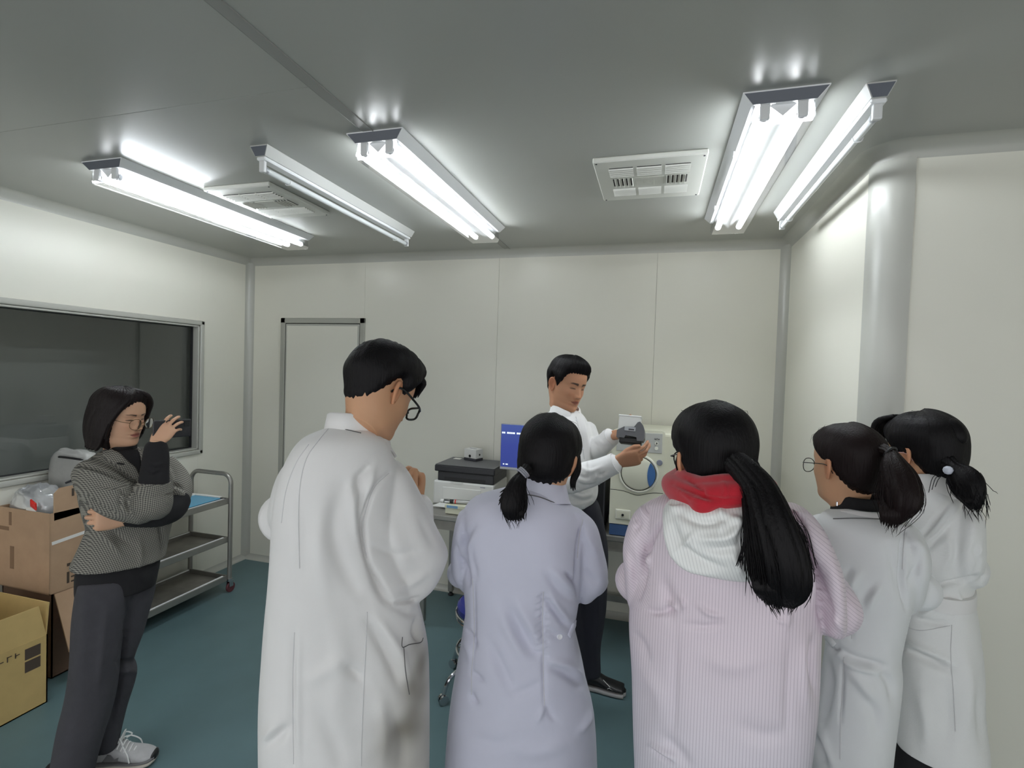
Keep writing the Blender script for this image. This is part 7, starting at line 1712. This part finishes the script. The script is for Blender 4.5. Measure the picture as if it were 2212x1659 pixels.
# ================================================================ PERSON: man in the white shirt who shows the device
def P_pres():
    fr = Frame(1228, 2.50, 1000)
    p = person(fr, 'man in a white shirt and dark trousers, holding up a grey device by the steriliser')
    hd = Head(fr.pt(1224, 833, 0.0), fr.h, math.radians(-139), math.radians(-12), math.radians(-6), 1.03, 120, 150, True)
    torso = [(886, 1200, 1250, 0.0, 0.055), (897, 1174, 1262, 0.0, 0.08), (912, 1152, 1271, 0, 0.105), (935, 1142, 1278, 0, 0.122), (991, 1134, 1284, 0, 0.130), (1030, 1136, 1289, 0, 0.130), (1062, 1140, 1289, 0, 0.128), (1080, 1150, 1282, 0, 0.120), (1094, 1162, 1264, 0, 0.110)]
    body = tloft(fr, torso, 34, 56)
    na = otube([fr.pt(1162, 925, -0.06), fr.pt(1172, 985, -0.12), fr.pt(1200, 1030, -0.17), fr.pt(1232, 1038, -0.20), fr.pt(1280, 1022, -0.24), fr.pt(1328, 1001, -0.27)], [0.070, 0.068, 0.066, 0.062, 0.055, 0.044], None, fr.h, 34, 28)
    fa = otube([fr.pt(1262, 928, 0.06), fr.pt(1278, 965, 0.03), fr.pt(1290, 968, -0.04), fr.pt(1320, 944, -0.10)], [0.060, 0.058, 0.052, 0.042], None, fr.h, 24, 26)
    st = [([(1232, 960), (1240, 990), (1245, 1010)], 4, 0.006), ([(1262, 905), (1268, 950), (1272, 1000), (1275, 1050)], 3, 0.006), ([(1250, 900), (1258, 950), (1262, 1000)], 3, -0.006), ([(1240, 1020), (1262, 1032), (1280, 1026)], 3.5, -0.007), ([(1255, 1010), (1275, 1018), (1300, 1008)], 3.5, 0.006), ([(1290, 1020), (1300, 1026), (1312, 1016)], 3, -0.006), ([(1246, 1040), (1262, 1050), (1285, 1046)], 3.5, -0.008), ([(1230, 1062), (1256, 1072), (1280, 1066)], 4, 0.007), ([(1240, 1078), (1262, 1082), (1280, 1076)], 3, -0.006),
          ([(1282, 955), (1292, 965), (1300, 978)], 3, -0.006), ([(1292, 950), (1304, 958), (1312, 966)], 3, 0.005), ([(1232, 1048), (1250, 1060), (1262, 1064)], 3, 0.005), ([(1210, 1080), (1230, 1088), (1255, 1090)], 4, 0.005), ([(1290, 1038), (1286, 1055), (1280, 1075)], 4, -0.006)]
    sh, bv = garment('shirt', [body, na, fa], M['shirt'], p, 0.0058, 2, st, 0.0026, (10, 10, 8), 91, white_color)
    seam('placket', bv, [[(1244, 900), (1254, 940), (1262, 990), (1266, 1040)]], M['seam'], sh, 0.0012)
    bm_ = MB()
    for (x, y) in ((1246, 908), (1253, 938), (1259, 968)):
        bm_ = MB(); disc_on(bm_, bv, x, y, 0.0055); obj('button', bm_, M['button'], sh, True) if bm_.v else None
    collar('shirt_collar', fr.pt(1222, 893, 0.0), 0.064, 0.066, hd.R[:, 1], M['shirtplain'], p, 0.038, 0.056, 46, spread=0.020)
    for (a_, b_) in (((1322, 1003.5, -0.266), (1330, 1000, -0.271)), ((1314, 948, -0.090), (1321, 943.5, -0.102))):
        c_ = otube([fr.pt(*a_), fr.pt(*b_)], [0.047, 0.046] if a_[0] > 1320 else [0.045, 0.044], None, fr.h, 6, 26, rounded=False); link_mesh('cuff', c_[0], c_[1], M['shirtplain'], sh, True, sharp=50)
    L1 = tloft(fr, [(1074, 1168, 1262, -0.02, 0.10), (1100, 1160, 1262, -0.02, 0.11), (1180, 1166, 1262, -0.03, 0.10), (1300, 1182, 1262, -0.04, 0.085), (1400, 1196, 1264, -0.05, 0.075), (1470, 1204, 1268, -0.05, 0.07)], 28, 32)
    L2 = tloft(fr, [(1074, 1190, 1284, 0.02, 0.10), (1100, 1195, 1298, 0.02, 0.11), (1180, 1212, 1313, 0.02, 0.10), (1290, 1228, 1311, 0.01, 0.088), (1390, 1236, 1300, 0.0, 0.078), (1452, 1240, 1298, -0.01, 0.072)], 28, 32)
    garment('trousers', [L1, L2], M['navy'], p, 0.0075, 2, [([(1262, 1100), (1262, 1200), (1258, 1350)], 4, -0.010), ([(1290, 1200), (1292, 1300), (1284, 1420)], 5, 0.005)], 0.003, (8, 8, 4), 17)
    bl = tloft(fr, [(1080, 1158, 1272, 0, 0.112), (1096, 1158, 1272, 0, 0.112)], 5, 44); link_mesh('belt', bl[0], bl[1], M['black'], p, True, sharp=50)
    h0, t0 = on_z(1256, 1482, 0.0), on_z(1352, 1502, 0.0); sd = nrm_(t0-h0)
    s1 = shoe(h0, sd, M['black'], M['solegrey'], p, np.linalg.norm(t0-h0), 'shoe', 0.095)
    r = np.array([sd[1], -sd[0], 0]); up = np.array([0, 0, 1.0]); LL = np.linalg.norm(t0-h0)
    mk = MB().tube([h0+sd*LL*0.50+r*0.034+up*0.078, h0+sd*LL*0.66+r*0.041+up*0.050], 0.0016, 6); obj('shoe_line', mk, M['foam'], s1, True)
    mk = MB().tube([h0+sd*LL*0.60+r*0.043+up*0.040, h0+sd*LL*0.64+r*0.044+up*0.046, h0+sd*LL*0.72+r*0.044+up*0.038], 0.0012, 6); obj('shoe_line', mk, M['foam'], s1, True)
    q = fr.pt(1206, 1460, -0.03); q[2] = 0
    shoe(q-sd*0.07, nrm_(sd-0.4*fr.h), M['black'], M['solegrey'], p, LL, 'shoe', 0.095)
    rows = inner_rows(fr, torso, 0.82)
    legs = [otube([fr.pt(1212, 1100, -0.02), fr.pt(1224, 1290, -0.04), fr.pt(1238, 1460, -0.05)], [0.075, 0.055, 0.04], None, fr.u, 14, 16), otube([fr.pt(1248, 1100, 0.02), fr.pt(1268, 1290, 0.01), fr.pt(1270, 1450, -0.01)], [0.075, 0.055, 0.04], None, fr.u, 14, 16)]
    rh = hand_parts(fr.pt(1334, 998, -0.272), fr.dirn(0.93, -0.12, 0.30), fr.dirn(0.22, -0.90, -0.40), -1, ((18, 26, 18), (22, 32, 22), (28, 38, 26), (34, 42, 30)), (5, 1, -3, -8), (0.40, 0.80, -0.10), (12, 18), 1.0)
    lh = hand_parts(fr.pt(1322, 942, -0.105), fr.dirn(0.80, -0.48, 0.28), fr.dirn(-0.05, 0.45, -0.88), 1, ((40, 35, 25), (38, 38, 28), (38, 40, 30), (42, 42, 30)), (6, 2, -2, -6), (0.75, 0.55, 0.35), (20, 20), 0.98)
    ra = arm_part([fr.pt(1165, 930, -0.06), fr.pt(1175, 985, -0.12), fr.pt(1210, 1034, -0.18), fr.pt(1280, 1022, -0.24), fr.pt(1334, 998, -0.272)], [0.042, 0.040, 0.038, 0.036, 0.027])
    la = arm_part([fr.pt(1260, 932, 0.05), fr.pt(1280, 966, 0.02), fr.pt(1292, 966, -0.04), fr.pt(1322, 942, -0.105)], [0.030, 0.028, 0.026, 0.025])
    build_body(p, fr, hd, rows, [('fine', rh), ('fine', lh), ('coarse', [ra, la])], legs, rgb(182, 134, 104), rgb(146, 86, 74), (fr.pt(1222, 892, 0.0), 0.060, 0.062), fr.h, 0.14, True, (1, -1), None, hd.R[:, 1])
    zl = [(0, 0.074), (30, 0.072), (44, 0.064), (54, 0.046), (60, 0.020), (68, 0.010), (76, -0.012), (84, -0.006), (92, 0.030), (104, 0.030), (116, 0.008), (132, -0.032), (150, -0.058), (180, -0.066)]
    def th(ang, z): return 0.005+0.014*sstep(-0.02, 0.06, z)+0.009*sstep(0.06, 0.11, z)+0.004*(1-sstep(20, 60, ang))
    parts = [hd.hair_shell(zl, th, 0.0012, 95)]+flyaways(hd, 10, 46, 0.0005, 0.08, 0.006, 0.022)
    V, F = merge(parts); link_mesh('hair', V, F, M['hair'], p, True)
    # the device
    c = fr.pt(1364, 936, -0.215); t = thing('handheld_device', 'grey handheld device with a white block, held by the man in the white shirt', 'device', c)
    X = fr.dirn(0.97, -0.22, -0.03); Y = fr.dirn(0.20, 0.95, -0.25); Z = nrm_(np.cross(X, Y)); R3 = Matrix(np.array([X, Y, Z]).T.tolist())
    def place(name, mb, m, par, smooth=False):
        V = np.array([np.array(R3 @ Vector(v)) for v in mb.v])+c; return link_mesh(name, V, mb.f, m, par, smooth, sharp=40 if smooth else None)
    prof = [(-0.060, -0.026), (-0.060, 0.004), (-0.030, 0.022), (0.012, 0.024), (0.026, 0.046), (0.036, 0.050), (0.050, 0.034), (0.058, 0.012), (0.060, -0.020), (0.054, -0.034), (0.030, -0.036), (0.026, -0.020), (-0.020, -0.016), (-0.026, -0.028)]
    place('shell', MB().prism([(a, -0.040, b) for a, b in prof], (0, 0, 0), (0, 0.072, 0)), M['devgrey'], t)
    place('white_block', MB().box((-0.060, -0.012, 0.008), (0.036, 0.050, 0.078), 0.004, 2), M['prwhite'], t)
    place('block_rim', MB().box((-0.062, -0.014, 0.072), (0.038, 0.052, 0.079), 0.002), M['foam'], t)
    place('window', MB().box((-0.028, -0.0425, 0.004), (0.020, -0.0395, 0.022), 0.001), M['silver'], t)
    place('window_slot', MB().box((-0.010, -0.0440, 0.008), (0.014, -0.0424, 0.014), 0.001), M['darkgrey'], t)
    place('underside', MB().box((-0.048, -0.034, -0.050), (0.048, 0.028, -0.022), 0.006, 2), M['black'], t)
M['solegrey'] = mat('shoe_sole_grey', rgb(168, 166, 166), 0.7)
M['devgrey'] = mat('device_grey', rgb(96, 97, 100), 0.45)
P_pres()
